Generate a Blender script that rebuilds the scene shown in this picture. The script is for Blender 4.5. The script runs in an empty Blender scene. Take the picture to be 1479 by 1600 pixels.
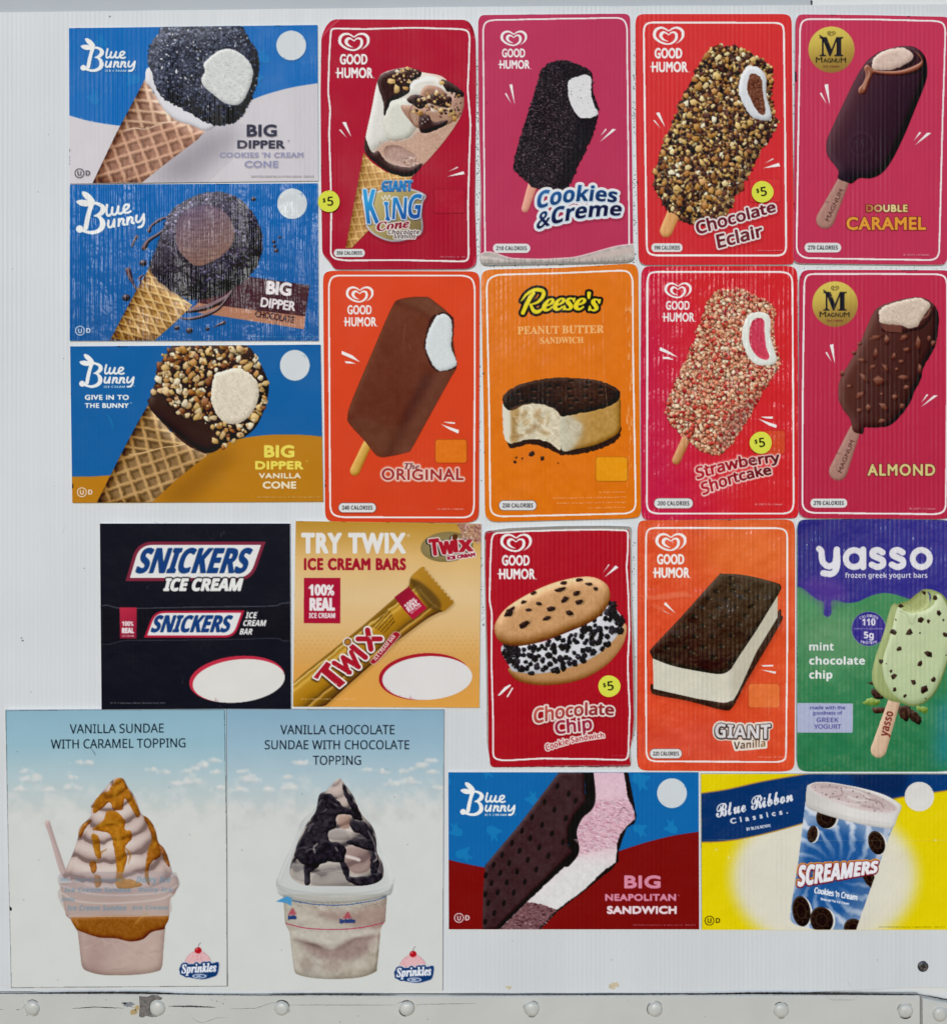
import bpy, bmesh, math, random
import numpy as np
# ---------------------------------------------------------------- camera, sky, sun, exposure
S = 0.0005                     # metres per print unit
def W3(px, py, d=0.0): return ((px-739.5)*S, -d, 1.5+(800-py)*S)     # a spot on the truck side; d = how far it stands proud
sc = bpy.context.scene
cam_d = bpy.data.cameras.new('camera'); cam = bpy.data.objects.new('camera', cam_d); sc.collection.objects.link(cam); sc.camera = cam
DIST = 1.05
cam.location = (0, -DIST, 1.5); cam.rotation_euler = (math.radians(90), 0, 0)
cam_d.sensor_fit = 'VERTICAL'; cam_d.sensor_height = 24; cam_d.lens = 24*DIST/(1600*S); cam_d.clip_start = .05; cam_d.clip_end = 2000
SUN_EL, SUN_ROT = math.radians(14), math.radians(187)
w = bpy.data.worlds.new('World'); sc.world = w; w.use_nodes = True
nt = w.node_tree; sky = nt.nodes.new('ShaderNodeTexSky'); sky.sky_type = 'NISHITA'; sky.sun_disc = False; sky.sun_elevation = SUN_EL; sky.sun_rotation = SUN_ROT; sky.air_density = 1.0; sky.dust_density = .3; sky.ozone_density = 2.6
nt.links.new(sky.outputs[0], nt.nodes['Background'].inputs[0]); nt.nodes['Background'].inputs[1].default_value = .1
sl = bpy.data.lights.new('sun', 'SUN'); sl.energy = 1.4; sl.angle = math.radians(11); sl.color = (1, .988, .975)
so = bpy.data.objects.new('sun', sl); sc.collection.objects.link(so)
d = (math.sin(SUN_ROT)*math.cos(SUN_EL), math.cos(SUN_ROT)*math.cos(SUN_EL), math.sin(SUN_EL))
import mathutils
so.rotation_euler = mathutils.Vector(d).to_track_quat('Z', 'Y').to_euler(); so.location = (d[0]*3, d[1]*3, 1.5+d[2]*3)
sc.view_settings.view_transform = 'Standard'; sc.view_settings.look = 'None'; sc.view_settings.gamma = 1; sc.view_settings.exposure = 0.3
GAIN = .93                     # print colours: sRGB value as seen / GAIN = reflectance
TINT = np.array([1, 1, 1.])
SPEC0 = .010                   # surface gloss already adds this much light, so it is taken out of the ink
# ---------------------------------------------------------------- print studio: flat prints are drawn with numpy and laid down as fine coloured sheets
C = 2   # drawing samples per print unit (1 unit = 0.5 mm)
R = 4   # mask samples per print unit
rng = np.random.default_rng(7)
PRINTS = []

def A_(p): return np.asarray(p, dtype=float)
def Zm(ox, oy, s):
    def f(*p):
        if len(p) == 2 and not hasattr(p[0], '__len__'): return (ox+p[0]/s, oy+p[1]/s)
        a = A_(p[0]); return np.column_stack([ox+a[:, 0]/s, oy+a[:, 1]/s])
    f.s = s
    return f

class Msk:   # bool mask at R samples per unit, origin in whole units
    def __init__(s, x0, y0, b): s.x0, s.y0, s.b = x0, y0, b
    def dil(s, r):
        k = int(round(abs(r)*R))
        if k == 0: return s
        b = s.b if r > 0 else ~s.b
        pad = (k//R+2) if r > 0 else 0
        p = np.pad(b, pad*R) if pad else b
        out = np.zeros_like(p); H, W = p.shape
        cs = np.concatenate([np.zeros((H, 1), np.int32), np.cumsum(p, 1, dtype=np.int32)], 1)
        ix = np.arange(W)
        for dy in range(-k, k+1):
            w = int((k*k-dy*dy)**.5+.5)
            hz = (cs[:, np.minimum(ix+w+1, W)]-cs[:, np.maximum(ix-w, 0)]) > 0
            if dy >= 0: out[dy:] |= hz[:H-dy]
            else: out[:dy] |= hz[-dy:]
        if r < 0: out = ~out
        return Msk(s.x0-pad, s.y0-pad, out)
    def mv(s, dx, dy):   # shift by multiples of 1/R unit
        ux, uy = int(round(dx*R)), int(round(dy*R)); pad = max(abs(ux), abs(uy))//R+1
        p = np.pad(s.b, pad*R)
        return Msk(s.x0-pad, s.y0-pad, np.roll(np.roll(p, ux, 1), uy, 0))
    def soft(s, sig=0):
        h, w = s.b.shape; q = R//C
        a = s.b.reshape(h//q, q, w//q, q).mean((1, 3)).astype(np.float32)
        if sig:
            pad = int(sig*2.2)+1; a = np.pad(a, pad*C); a = blur(a, sig*C)
            return Alp(s.x0-pad, s.y0-pad, a)
        return Alp(s.x0, s.y0, a)
    def win(s, x0, y0, x1, y1):
        o = np.zeros(((y1-y0)*R, (x1-x0)*R), bool)
        sh, sw = s.b.shape[0]//R, s.b.shape[1]//R
        ax, ay, bx, by = max(x0, s.x0), max(y0, s.y0), min(x1, s.x0+sw), min(y1, s.y0+sh)
        if bx > ax and by > ay:
            o[(ay-y0)*R:(by-y0)*R, (ax-x0)*R:(bx-x0)*R] = s.b[(ay-s.y0)*R:(by-s.y0)*R, (ax-s.x0)*R:(bx-s.x0)*R]
        return o
    def box(s): return s.x0, s.y0, s.x0+s.b.shape[1]//R, s.y0+s.b.shape[0]//R
    def _op(s, o, f):
        a, b = s.box(), o.box(); u = (min(a[0], b[0]), min(a[1], b[1]), max(a[2], b[2]), max(a[3], b[3]))
        return Msk(u[0], u[1], f(s.win(*u), o.win(*u)))
    def __or__(s, o): return s._op(o, np.logical_or)
    def __and__(s, o): return s._op(o, np.logical_and)
    def __sub__(s, o): return s._op(o, lambda p, q: p & ~q)

class Alp:
    def __init__(s, x0, y0, a): s.x0, s.y0, s.a = x0, y0, a
    def soft(s, sig=0): return s
    def __mul__(s, k): return Alp(s.x0, s.y0, s.a*k)

def blur(a, sig):
    for _ in range(3):
        k = max(1, int(round(sig)));
        for ax in (0, 1):
            p = np.pad(a, [(k+1, k) if i == ax else (0, 0) for i in (0, 1)], mode='edge')
            cs = np.cumsum(p, ax, dtype=np.float64); n = 2*k+1
            a = ((cs[n:]-cs[:-n]) if ax == 0 else (cs[:, n:]-cs[:, :-n]))/n
    return a.astype(np.float32)

def raster(cons, evenodd=False):
    allp = np.concatenate(cons); x0, y0 = np.floor(allp.min(0)).astype(int)-1; x1, y1 = np.ceil(allp.max(0)).astype(int)+2
    W, H = (x1-x0)*R, (y1-y0)*R
    wd = np.zeros((H, W+1), np.int32)
    P = np.concatenate(cons); Q = np.concatenate([np.roll(c, -1, 0) for c in cons])
    P = (P-(x0, y0))*R-.5; Q = (Q-(x0, y0))*R-.5
    dr = np.where(P[:, 1] < Q[:, 1], 1, -1); sw = P[:, 1] > Q[:, 1]
    a = np.where(sw[:, None], Q, P); b = np.where(sw[:, None], P, Q)
    r0 = np.ceil(a[:, 1]).astype(int); r1 = np.ceil(b[:, 1]).astype(int); n = r1-r0
    k = n > 0; a, b, dr, r0, n = a[k], b[k], dr[k], r0[k], n[k]
    if len(n):
        idx = np.repeat(np.arange(len(n)), n); row = r0[idx]+np.arange(n.sum())-np.repeat(np.cumsum(n)-n, n)
        x = a[idx, 0]+(row-a[idx, 1])*(b[idx, 0]-a[idx, 0])/(b[idx, 1]-a[idx, 1])
        np.add.at(wd, (row, np.clip(np.ceil(x).astype(int), 0, W)), dr[idx])
    wd = np.cumsum(wd, 1)[:, :W]
    return Msk(x0, y0, (wd % 2 == 1) if evenodd else wd != 0)

def spl(pts, closed=True, n=6):
    p = A_(pts); m = len(p)
    if closed: P = np.vstack([p[-1], p, p[:2]]); segs = m
    else: P = np.vstack([2*p[0]-p[1], p, 2*p[-1]-p[-2]]); segs = m-1
    t = np.linspace(0, 1, n, endpoint=False)[:, None]; out = []
    for i in range(segs):
        a, b, c, d = P[i:i+4]
        out.append(.5*((2*b)+(-a+c)*t+(2*a-5*b+4*c-d)*t*t+(-a+3*b-3*c+d)*t**3))
    o = np.concatenate(out)
    return o if closed else np.vstack([o, p[-1]])
def roundc(pts, r=6, n=5):   # round every corner of an outline
    p = A_(pts); o = []; N = len(p)
    for i in range(N):
        a, v, b = p[i-1], p[i], p[(i+1) % N]; da, db = math.hypot(*(a-v)), math.hypot(*(b-v))
        if da < 1e-6 or db < 1e-6: continue
        q, w = v+(a-v)*min(r/da, .5), v+(b-v)*min(r/db, .5)
        for t in np.linspace(0, 1, n): o.append(q*(1-t)**2+2*v*t*(1-t)+w*t*t)
    return A_(o)
def poly(pts): return raster([A_(pts)])
def blobm(pts, n=6): return raster([spl(pts, True, n)])
def rough(pts, amp, step=1.2, seed=1, smooth=True):   # outline with a ragged edge
    p = spl(pts) if smooth else A_(pts); q = np.vstack([p, p[:1]]); L = np.r_[0, np.cumsum(np.hypot(*np.diff(q, axis=0).T))]
    n = max(8, int(L[-1]/step)); t = np.linspace(0, L[-1], n, endpoint=False)
    o = np.column_stack([np.interp(t, L, q[:, 0]), np.interp(t, L, q[:, 1])])
    g = np.random.default_rng(seed); d = np.roll(o, -1, 0)-np.roll(o, 1, 0); d /= np.hypot(*d.T)[:, None]+1e-6
    w = g.normal(0, amp, n); w = .6*w+.4*np.roll(w, 1)
    return raster([o+np.column_stack([-d[:, 1], d[:, 0]])*w[:, None]])
def ell(cx, cy, rx, ry=None, rot=0, n=64):
    ry = rx if ry is None else ry; t = np.linspace(0, 2*np.pi, n, endpoint=False); c, s = math.cos(math.radians(rot)), math.sin(math.radians(rot))
    x, y = rx*np.cos(t), ry*np.sin(t); return raster([np.column_stack([cx+x*c-y*s, cy+x*s+y*c])])
def rrect(x0, y0, x1, y1, r, rot=0):
    o = []
    for cx, cy, a in ((x1-r, y0+r, -90), (x1-r, y1-r, 0), (x0+r, y1-r, 90), (x0+r, y0+r, 180)):
        for k in range(9): t = math.radians(a+k*11.25); o.append((cx+r*math.cos(t), cy+r*math.sin(t)))
    return A_(o) if not rot else rotp(A_(o), ((x0+x1)/2, (y0+y1)/2), rot)
def rotp(p, c, deg):
    a = math.radians(deg); d = A_(p)-c; return np.column_stack([d[:, 0]*math.cos(a)-d[:, 1]*math.sin(a), d[:, 0]*math.sin(a)+d[:, 1]*math.cos(a)])+c
def stroke(pts, w, closed=False, smooth=True, cap=True):
    # w: width or list of widths at the control points
    p = A_(pts); ww = np.full(len(p), w, float) if np.isscalar(w) else A_(w)
    if smooth:
        q = spl(np.column_stack([p, ww]), closed, 8); p, ww = q[:, :2], np.maximum(q[:, 2], .05)
    if closed: p = np.vstack([p, p[:1]]); ww = np.r_[ww, ww[:1]]
    cons = []; c8 = np.linspace(0, 2*np.pi, 14, endpoint=False); circ = np.column_stack([np.cos(c8), np.sin(c8)])
    for i in range(len(p)-1):
        d = p[i+1]-p[i]; L = math.hypot(*d)
        if L < 1e-6: continue
        nrm = A_([-d[1], d[0]])/L
        cons.append(np.array([p[i]+nrm*ww[i]/2, p[i+1]+nrm*ww[i+1]/2, p[i+1]-nrm*ww[i+1]/2, p[i]-nrm*ww[i]/2])[::-1])
        if cap or i > 0: cons.append(p[i]+circ*ww[i]/2)
    if cap: cons.append(p[-1]+circ*ww[-1]/2)
    cons = [c if np.sum(c[:, 0]*np.roll(c[:, 1], -1)-np.roll(c[:, 0], -1)*c[:, 1]) > 0 else c[::-1] for c in cons]
    return raster(cons)

STY = {'b': (0x1D5D4, 0x1D5EE, 0x1D7EC), 'bi': (0x1D63C, 0x1D656, 0x1D7EC), 's': (0x1D400, 0x1D41A, 0x1D7CE), 'si': (0x1D468, 0x1D482, 0x1D7CE),
       'sc': (0x1D4D0, 0x1D4EA, None), 'n': (0x1D5A0, 0x1D5BA, 0x1D7E2), 'm': (0x1D670, 0x1D68A, 0x1D7F6)}
def tr(s, sty):
    if sty == 'g': return s
    U, L, D = STY[sty]; o = ''
    for ch in s:
        if 'A' <= ch <= 'Z': o += chr(U+ord(ch)-65)
        elif 'a' <= ch <= 'z': o += chr(L+ord(ch)-97)
        elif '0' <= ch <= '9' and D: o += chr(D+ord(ch)-48)
        else: o += ch
    return o
def glyphs(s, sty, track=1.0):
    cu = bpy.data.curves.new('lettering', 'FONT'); cu.body = tr(s, sty); cu.resolution_u = 4; cu.space_character = track; cu.fill_mode = 'NONE'
    ob = bpy.data.objects.new('lettering', cu); bpy.context.scene.collection.objects.link(ob)
    dg = bpy.context.evaluated_depsgraph_get(); me = ob.evaluated_get(dg).to_mesh()
    nv = len(me.vertices); V = np.empty(nv*3); me.vertices.foreach_get('co', V); V = V.reshape(-1, 3)[:, :2]
    Ed = np.empty(len(me.edges)*2, int); me.edges.foreach_get('vertices', Ed); Ed = Ed.reshape(-1, 2)
    ob.evaluated_get(dg).to_mesh_clear(); bpy.data.objects.remove(ob); bpy.data.curves.remove(cu)
    nxt = {}
    for a, b in Ed: nxt.setdefault(int(a), []).append(int(b)); nxt.setdefault(int(b), []).append(int(a))
    seen = np.zeros(nv, bool); cons = []
    for i in range(nv):
        if seen[i] or i not in nxt: continue
        loop = [i]; seen[i] = True; j = nxt[i][0] if (i+1) not in nxt[i] else i+1
        while not seen[j]:
            loop.append(j); seen[j] = True
            c = [k for k in nxt[j] if not seen[k]]
            if not c: break
            j = c[0]
        if len(loop) > 2: cons.append(V[loop]*(1, -1))
    return cons
CAP = {}
def T(s, x, y, h, w=None, sty='b', al='l', bold=0, slant=0, rot=0, track=1.0, warp=None, raw=False):
    # cap height h, baseline y, optional overall width w
    if sty not in CAP:
        c = np.concatenate(glyphs('H', sty)); CAP[sty] = c[:, 1].max()-c[:, 1].min()
    if bold > 0:
        h -= 2*bold; y -= bold; x += bold*{'l': 1, 'c': 0, 'r': -1}[al]
        if w is not None: w -= 2*bold
    cons = glyphs(s, sty, track); k = h/CAP[sty]; allp = np.concatenate(cons); lo, hi = allp[:, 0].min(), allp[:, 0].max()
    kx = k if w is None else w/(hi-lo)
    W = (hi-lo)*kx; out = []
    for c in cons:
        p = np.column_stack([(c[:, 0]-lo)*kx, c[:, 1]*k])
        p[:, 0] += -p[:, 1]*slant
        if al == 'c': p[:, 0] -= W/2
        if al == 'r': p[:, 0] -= W
        if warp is not None: p = warp(p, W)
        if rot: p = rotp(p, (0, 0), rot)
        out.append(p+(x, y))
    m = raster(out)
    return m.dil(bold) if bold else m
def arcw(R_, deg=0):   # warp: bend the baseline along a circle, R_>0 arches up
    def f(p, W):
        cx = 0
        a = (p[:, 0]-cx)/R_; r = R_-p[:, 1]
        return np.column_stack([cx+r*np.sin(a), R_-r*np.cos(a)])
    return f

def noise(w, h, sc, seed=0, octv=3):   # w,h in samples, sc in samples
    g = np.random.default_rng(seed); out = np.zeros((h, w), np.float32); amp = 1; tot = 0
    for o in range(octv):
        s = max(1.5, sc/2**o); gw, gh = int(w/s)+3, int(h/s)+3; n = g.random((gh, gw)).astype(np.float32)
        yy = np.arange(h)/s; xx = np.arange(w)/s; yi = yy.astype(int); xi = xx.astype(int); fy = (yy-yi); fx = (xx-xi)
        fy = (fy*fy*(3-2*fy))[:, None]; fx = (fx*fx*(3-2*fx))[None]
        a = n[yi][:, xi]*(1-fx)+n[yi][:, xi+1]*fx; b = n[yi+1][:, xi]*(1-fx)+n[yi+1][:, xi+1]*fx
        out += amp*(a*(1-fy)+b*fy); tot += amp; amp *= .55
    return (out/tot-.5)*2

def hexc(c):
    if isinstance(c, str): c = c.lstrip('#'); return np.array([int(c[i:i+2], 16) for i in (0, 2, 4)], np.float32)
    return np.asarray(c, np.float32)
def lin(c0, c1, p0, p1, *more):
    stops = [(0, hexc(c0)), (1, hexc(c1))] if not more else None
    p0, p1 = A_(p0), A_(p1); d = p1-p0; L2 = (d*d).sum()
    cols = [hexc(c0)]+[hexc(m) for m in more]+[hexc(c1)]; ts = np.linspace(0, 1, len(cols))
    def f(X, Y):
        t = np.clip(((X-p0[0])*d[0]+(Y-p0[1])*d[1])/L2, 0, 1)
        return np.stack([np.interp(t, ts, [c[i] for c in cols]) for i in range(3)], -1).astype(np.float32)
    return f

class Cv:
    def __init__(s, name, label, cat, outline, bg, thick=.0018, group=None, z0=0.0, flute=.5, rough=.35, edge='d8dadc', lift=0):
        s.name, s.label, s.cat, s.group, s.thick, s.z0, s.flute, s.rough_, s.edge, s.lift = name, label, cat, group, thick, z0, flute, rough, edge, lift
        s.outline = A_(outline) if len(outline) < 6 else roundc(outline, 7); s.bg = bg
        s.x0, s.y0 = np.floor(s.outline.min(0)).astype(int)-1; x1, y1 = np.ceil(s.outline.max(0)).astype(int)+1
        s.w, s.h = x1-s.x0, y1-s.y0
        s.arr = np.zeros((s.h*C, s.w*C, 3), np.float32); s.arr[:] = hexc(bg)
        s.X = s.x0+(np.arange(s.w*C)+.5)/C; s.Y = s.y0+(np.arange(s.h*C)+.5)/C
        s.layers = []; s.cur = None; s.clip = None
        s.board = raster([s.outline]); PRINTS.append(s)
        s.layer('printed_background'); s.tch[:] = s._full(s.board.dil(1).soft())
    def _full(s, al):
        o = np.zeros((s.h*C, s.w*C), np.float32); v = s._win(al)
        if v: (sy, sx), a = v; o[sy, sx] = a
        return o
    def layer(s, name, parent=None, label=None, kind=None):
        s.close(); s.cur = (name, parent, label, kind); s.tch = np.zeros((s.h*C, s.w*C), np.float32)
    def close(s):
        if s.cur:
            t = s.tch*(1 if s.clip is None else 1)
            if t.max() > .05:
                ys, xs = np.where(t > .05); a, b, c, d = ys.min()//C, ys.max()//C+1, xs.min()//C, xs.max()//C+1
                s.layers.append((s.cur, a, b, c, d, t[a*C:b*C, c*C:d*C].copy(), s.arr.copy() if (b-a)*(d-c) > .5*s.w*s.h else s.arr[max(0, a-1)*C:(b+1)*C, max(0, c-1)*C:(d+1)*C].copy(), (b-a)*(d-c) > .5*s.w*s.h))
        s.cur = None
    def _win(s, al):
        ah, aw = al.a.shape; ax, ay = (al.x0-s.x0)*C, (al.y0-s.y0)*C
        x0, y0, x1, y1 = max(0, ax), max(0, ay), min(s.w*C, ax+aw), min(s.h*C, ay+ah)
        if x1 <= x0 or y1 <= y0: return None
        return (slice(y0, y1), slice(x0, x1)), al.a[y0-ay:y1-ay, x0-ax:x1-ax]
    def fill(s, m, col, op=1.0, soft=0, mode=None):
        al = m.soft(soft); v = s._win(al)
        if not v: return
        (sy, sx), a = v
        if s.clip is not None: a = a*s.clip[sy, sx]
        a = a*op; A3 = a[..., None]; dst = s.arr[sy, sx]
        c = col(s.X[sx][None, :], s.Y[sy][:, None]) if callable(col) else hexc(col)
        if mode == 'mul': s.arr[sy, sx] = dst*(1-A3)+dst*c/255*A3
        elif mode == 'add': s.arr[sy, sx] = np.clip(dst+c*A3, 0, 255)
        else: s.arr[sy, sx] = dst*(1-A3)+c*A3
        s.tch[sy, sx] = np.maximum(s.tch[sy, sx], a if soft == 0 else a*(a > .08))
    def setclip(s, m):
        s.clip = None if m is None else s._full(m.soft())
    def shade(s, m, sig, lx=-.5, ly=-.8, k=120, dark=0, seed=None):
        # rounded look of a printed photograph: light from the blurred outline
        al = m.soft(sig); v = s._win(al)
        if not v: return
        (sy, sx), b = v; crisp = s._full(m.soft())[sy, sx]
        gy, gx = np.gradient(b); g = (gx*lx+gy*ly)*sig*C*2
        if s.clip is not None: crisp = crisp*s.clip[sy, sx]
        d = np.clip(1-(b-.5)*2, 0, 1)
        s.arr[sy, sx] = np.clip(s.arr[sy, sx]+((-g*k)*crisp)[..., None]*1.0-(d*d*dark*crisp)[..., None], 0, 255)
    def grain(s, m, amp, sc=1.5, seed=0, octv=2, tint=(1, 1, 1), stretch=None):
        al = m.soft(); v = s._win(al)
        if not v: return
        (sy, sx), a = v
        if s.clip is not None: a = a*s.clip[sy, sx]
        h, w = a.shape
        if stretch:
            n = noise(w, max(4, int(h/stretch))+2, sc*C, seed, octv); n = np.repeat(n, int(stretch)+1, 0)[:h] if stretch > 1 else noise(max(4, int(w*stretch))+2, h, sc*C, seed, octv).repeat(int(1/stretch)+1, 1)[:, :w]
        else: n = noise(w, h, sc*C, seed, octv)
        s.arr[sy, sx] = np.clip(s.arr[sy, sx]+(n*a*amp)[..., None]*np.array(tint, np.float32), 0, 255)
    def chip(s, cx, cy, rx, ry, ang, col, k=6, lt=45, g=rng, round_=False, shadow=.0):
        pad = max(rx, ry)*1.5+1
        x0, x1 = int((cx-pad-s.x0)*C), int((cx+pad-s.x0)*C)+1; y0, y1 = int((cy-pad-s.y0)*C), int((cy+pad-s.y0)*C)+1
        x0, y0 = max(0, x0), max(0, y0); x1, y1 = min(s.w*C, x1), min(s.h*C, y1)
        if x1-x0 < 2 or y1-y0 < 2: return
        X = s.X[x0:x1][None]-cx; Y = s.Y[y0:y1][:, None]-cy; ca, sa = math.cos(ang), math.sin(ang)
        U = (X*ca+Y*sa)/rx; V = (-X*sa+Y*ca)/ry
        if round_: d = np.sqrt(U*U+V*V)
        else:
            th = np.arange(k)*2*np.pi/k+g.uniform(-.35, .35, k); off = g.uniform(.75, 1.1, k)
            d = np.max([(U*math.cos(t)+V*math.sin(t))/o for t, o in zip(th, off)], 0)
        a = np.clip((1-d)*min(rx, ry)*C+.5, 0, 1)
        if s.clip is not None: a = a*s.clip[y0:y1, x0:x1]
        dst = s.arr[y0:y1, x0:x1]
        if shadow:
            sh = np.clip((1.35-np.sqrt((U-.25/1)**2+(V-.3)**2))*1.5, 0, 1)*shadow
            if s.clip is not None: sh = sh*s.clip[y0:y1, x0:x1]
            dst = dst*(1-sh[..., None])+dst*.25*sh[..., None]
        L = (-(X*.5+Y*.85)/max(rx, ry)); c = np.clip(hexc(col)+(L*lt)[..., None]-(np.clip(d, 0, 1)**4*lt*.5)[..., None], 0, 255)
        s.arr[y0:y1, x0:x1] = dst*(1-a[..., None])+c*a[..., None]
        s.tch[y0:y1, x0:x1] = np.maximum(s.tch[y0:y1, x0:x1], a)
    def scatter(s, m, n, r, cols, seed=0, lt=45, k=6, asp=(.6, 1), clip=True, round_=False, shadow=.35, wts=None, ang=None):
        g = np.random.default_rng(seed); ys, xs = np.where(m.b)
        if len(ys) == 0: return
        old = s.clip
        if clip is True: s.setclip(m)
        elif clip is not False: s.setclip(clip)
        sp = math.sqrt(len(ys)/R/R/n); x0, y0, x1, y1 = m.box()
        gx, gy = np.meshgrid(np.arange(x0, x1, sp), np.arange(y0, y1, sp*.95)); gx[1::2] += sp/2
        P = np.column_stack([gx.ravel(), gy.ravel()])+g.uniform(-.42*sp, .42*sp, (gx.size, 2))
        ii = np.clip(((P-(x0, y0))*R).astype(int), 0, np.array(m.b.shape[::-1])-1); P = P[m.b[ii[:, 1], ii[:, 0]]]; P = P[g.permutation(len(P))]; n = len(P)
        ci = g.choice(len(cols), n, p=wts)
        for (px, py), c in zip(P, ci):
            rr = g.uniform(*r); s.chip(px, py, rr, rr*g.uniform(*asp), g.uniform(0, 3.14) if ang is None else g.uniform(*ang), hexc(cols[c])+g.uniform(-14, 14), k=k, lt=lt, g=g, round_=round_, shadow=shadow)
        s.clip = old

def grow(m, r): return m.dil(r)
def want(n): return ONLY is None or n in ONLY
if 'ONLY' not in globals(): ONLY = None
WH = 'eeeeed'
HEART = [(505,525),(600,460),(668,365),(668,250),(605,180),(520,158),(430,180),(350,228),(270,182),(185,158),(90,185),(33,260),(33,365),(110,450),(220,508),(340,530),(430,503),(505,435),(528,350),(510,285),(460,262),(400,275),(350,318),(295,280),(240,262),(190,290),(172,345),(205,405),(275,448),(345,468)]
HW = [4,28,55,68,62,48,38,30,40,50,62,70,66,54,46,40,46,60,66,58,46,34,24,34,52,74,74,56,30,6]
def HM(cx, cy, w):
    p = (A_(HEART)-(350, 342))*(w/710)+(cx, cy); return stroke(p, A_(HW)*w/710)
def GH(cv, cx, cy, hw, col=WH, dot=True):
    u = hw/190; cv.layer('heart_logo'); cv.fill(HM(cx, cy, hw), col)
    cv.layer('brand_lettering')
    def cond(s, x, b, w): cv.fill(T(s, cx+x*u, cy+b*u, 64*u, w*u, 'g', track=1.06, bold=.5 if hw < 44 else .68), col)
    cond('GOOD', -86, 138, 168); cond('HUMOR', -103, 221, 218)
    cv.fill(stroke([(cx-110*u, cy+188*u), (cx-95*u, cy+188*u)], 7*u), col)
    cv.fill(ell(cx+122*u, cy+220*u, 3*u), col)
def marks(cv, *polys):
    for p in polys: cv.layer('accent_mark'); cv.fill(poly(p), WH)
def cal(cv, x0, y0, x1, y1, s, border=None):
    cv.layer('calorie_badge'); m = poly(rrect(x0, y0, x1, y1, (y1-y0)*.47))
    if border: cv.fill(m.dil(.7), border)
    cv.fill(m, 'dcdddd'); h = (y1-y0)*.43
    cv.fill(T(s, (x0+x1)/2, (y0+y1)/2+h*.5, h, (x1-x0)*.82, 'b' if border or 1 else 'n', 'c'), '1d1d22')
def fine(cv, s, x, y, h, w=None, col=WH, al='l', rot=0, sty='n', name='small_print', op=.8):
    cv.layer(name); cv.fill(T(s, x, y, h, w, sty, al, rot=rot), col, op)
def frame(cv, pts, w=2.6, col=WH):
    cv.layer('white_border'); cv.fill(stroke(roundc(pts, 7), w, closed=True, smooth=False), col)
def pbox(cv, x0, y0, x1, y1, fillc, line, op=1):
    cv.layer('price_box'); m = poly(rrect(x0, y0, x1, y1, 4.5)); cv.fill(m.dil(.5), line, op); cv.fill(m.dil(-.3) if 0 else m, fillc)
    cv.grain(m, 6, 4, 3)
def BB(cv, tx, ty, k=1.0, rot=0, ice=True, lrot=0, col=WH):
    cv.layer('brand_logo'); S = k/13.445
    def q(p, sub=False):
        a = A_(p)*S
        if sub and lrot: a = rotp(a, (600*S, 700*S), lrot)
        if rot: a = rotp(a, (0, 0), rot)
        return a+(tx, ty)
    f = lambda m: cv.fill(m, col)
    st = lambda p, w, sub=False: f(stroke(q(p, sub), A_(w)*S if not np.isscalar(w) else w*S))
    f(blobm(q([(205,150),(270,160),(340,210),(390,270),(412,330),(350,360),(285,305),(225,240),(198,190)])))
    f(blobm(q([(103,320),(160,290),(240,290),(320,322),(345,370),(300,395),(220,397),(150,372)])))
    st([(360,350),(325,460),(290,600),(262,750)], [90,76,80,80]); f(ell(*q([(160,772)])[0], 62*S))
    st([(340,345),(440,350),(530,395),(548,450),(520,505),(455,545),(400,556)], [50,52,70,92,80,52,20])
    st([(430,545),(500,590),(538,660),(530,740),(470,800),(370,832),(260,815),(190,780)], [24,60,88,90,72,60,50,60])
    L = lambda p, w=41: st(p, w, True)
    L([(668,378),(645,470),(640,535),(665,562),(715,535)]); L([(748,440),(728,515),(745,558),(800,540),(848,440)]); L([(848,440),(830,525),(855,562),(910,545)])
    L([(915,525),(985,500),(1022,455),(1000,432),(955,440),(925,490),(935,550),(985,568),(1035,552)], 38)
    L([(648,640),(628,715),(645,752),(695,735),(745,640)]); L([(745,640),(725,755)]); L([(822,645),(796,755)]); L([(809,705),(858,650),(894,668),(874,735),(902,752)])
    L([(965,645),(942,755)]); L([(955,705),(1004,650),(1040,668),(1020,735),(1048,752)]); L([(1118,638),(1098,712),(1118,748),(1168,730),(1238,638)], 40); L([(1238,638),(1218,760),(1175,825),(1115,835)], 42)
    if ice:
        p = q([(612, 858)])[0]; cv.fill(T('ICE CREAM', p[0], p[1], 46*S, 450*S, 'b'), col)
    if not lrot: fine(cv, '®', *q([(1240, 838)])[0], 30*S, name='brand_logo')
def kosher(cv, cx, cy, r, col):
    cv.layer('kosher_symbol'); cv.fill(ell(cx, cy, r)-ell(cx, cy, r-1.35), col); cv.fill(T('U', cx, cy+r*.5, r*.95, None, 'b', 'c'), col); cv.fill(T('D', cx+r*1.3, cy+r*.5, r*1.05, None, 'b'), col)
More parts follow.
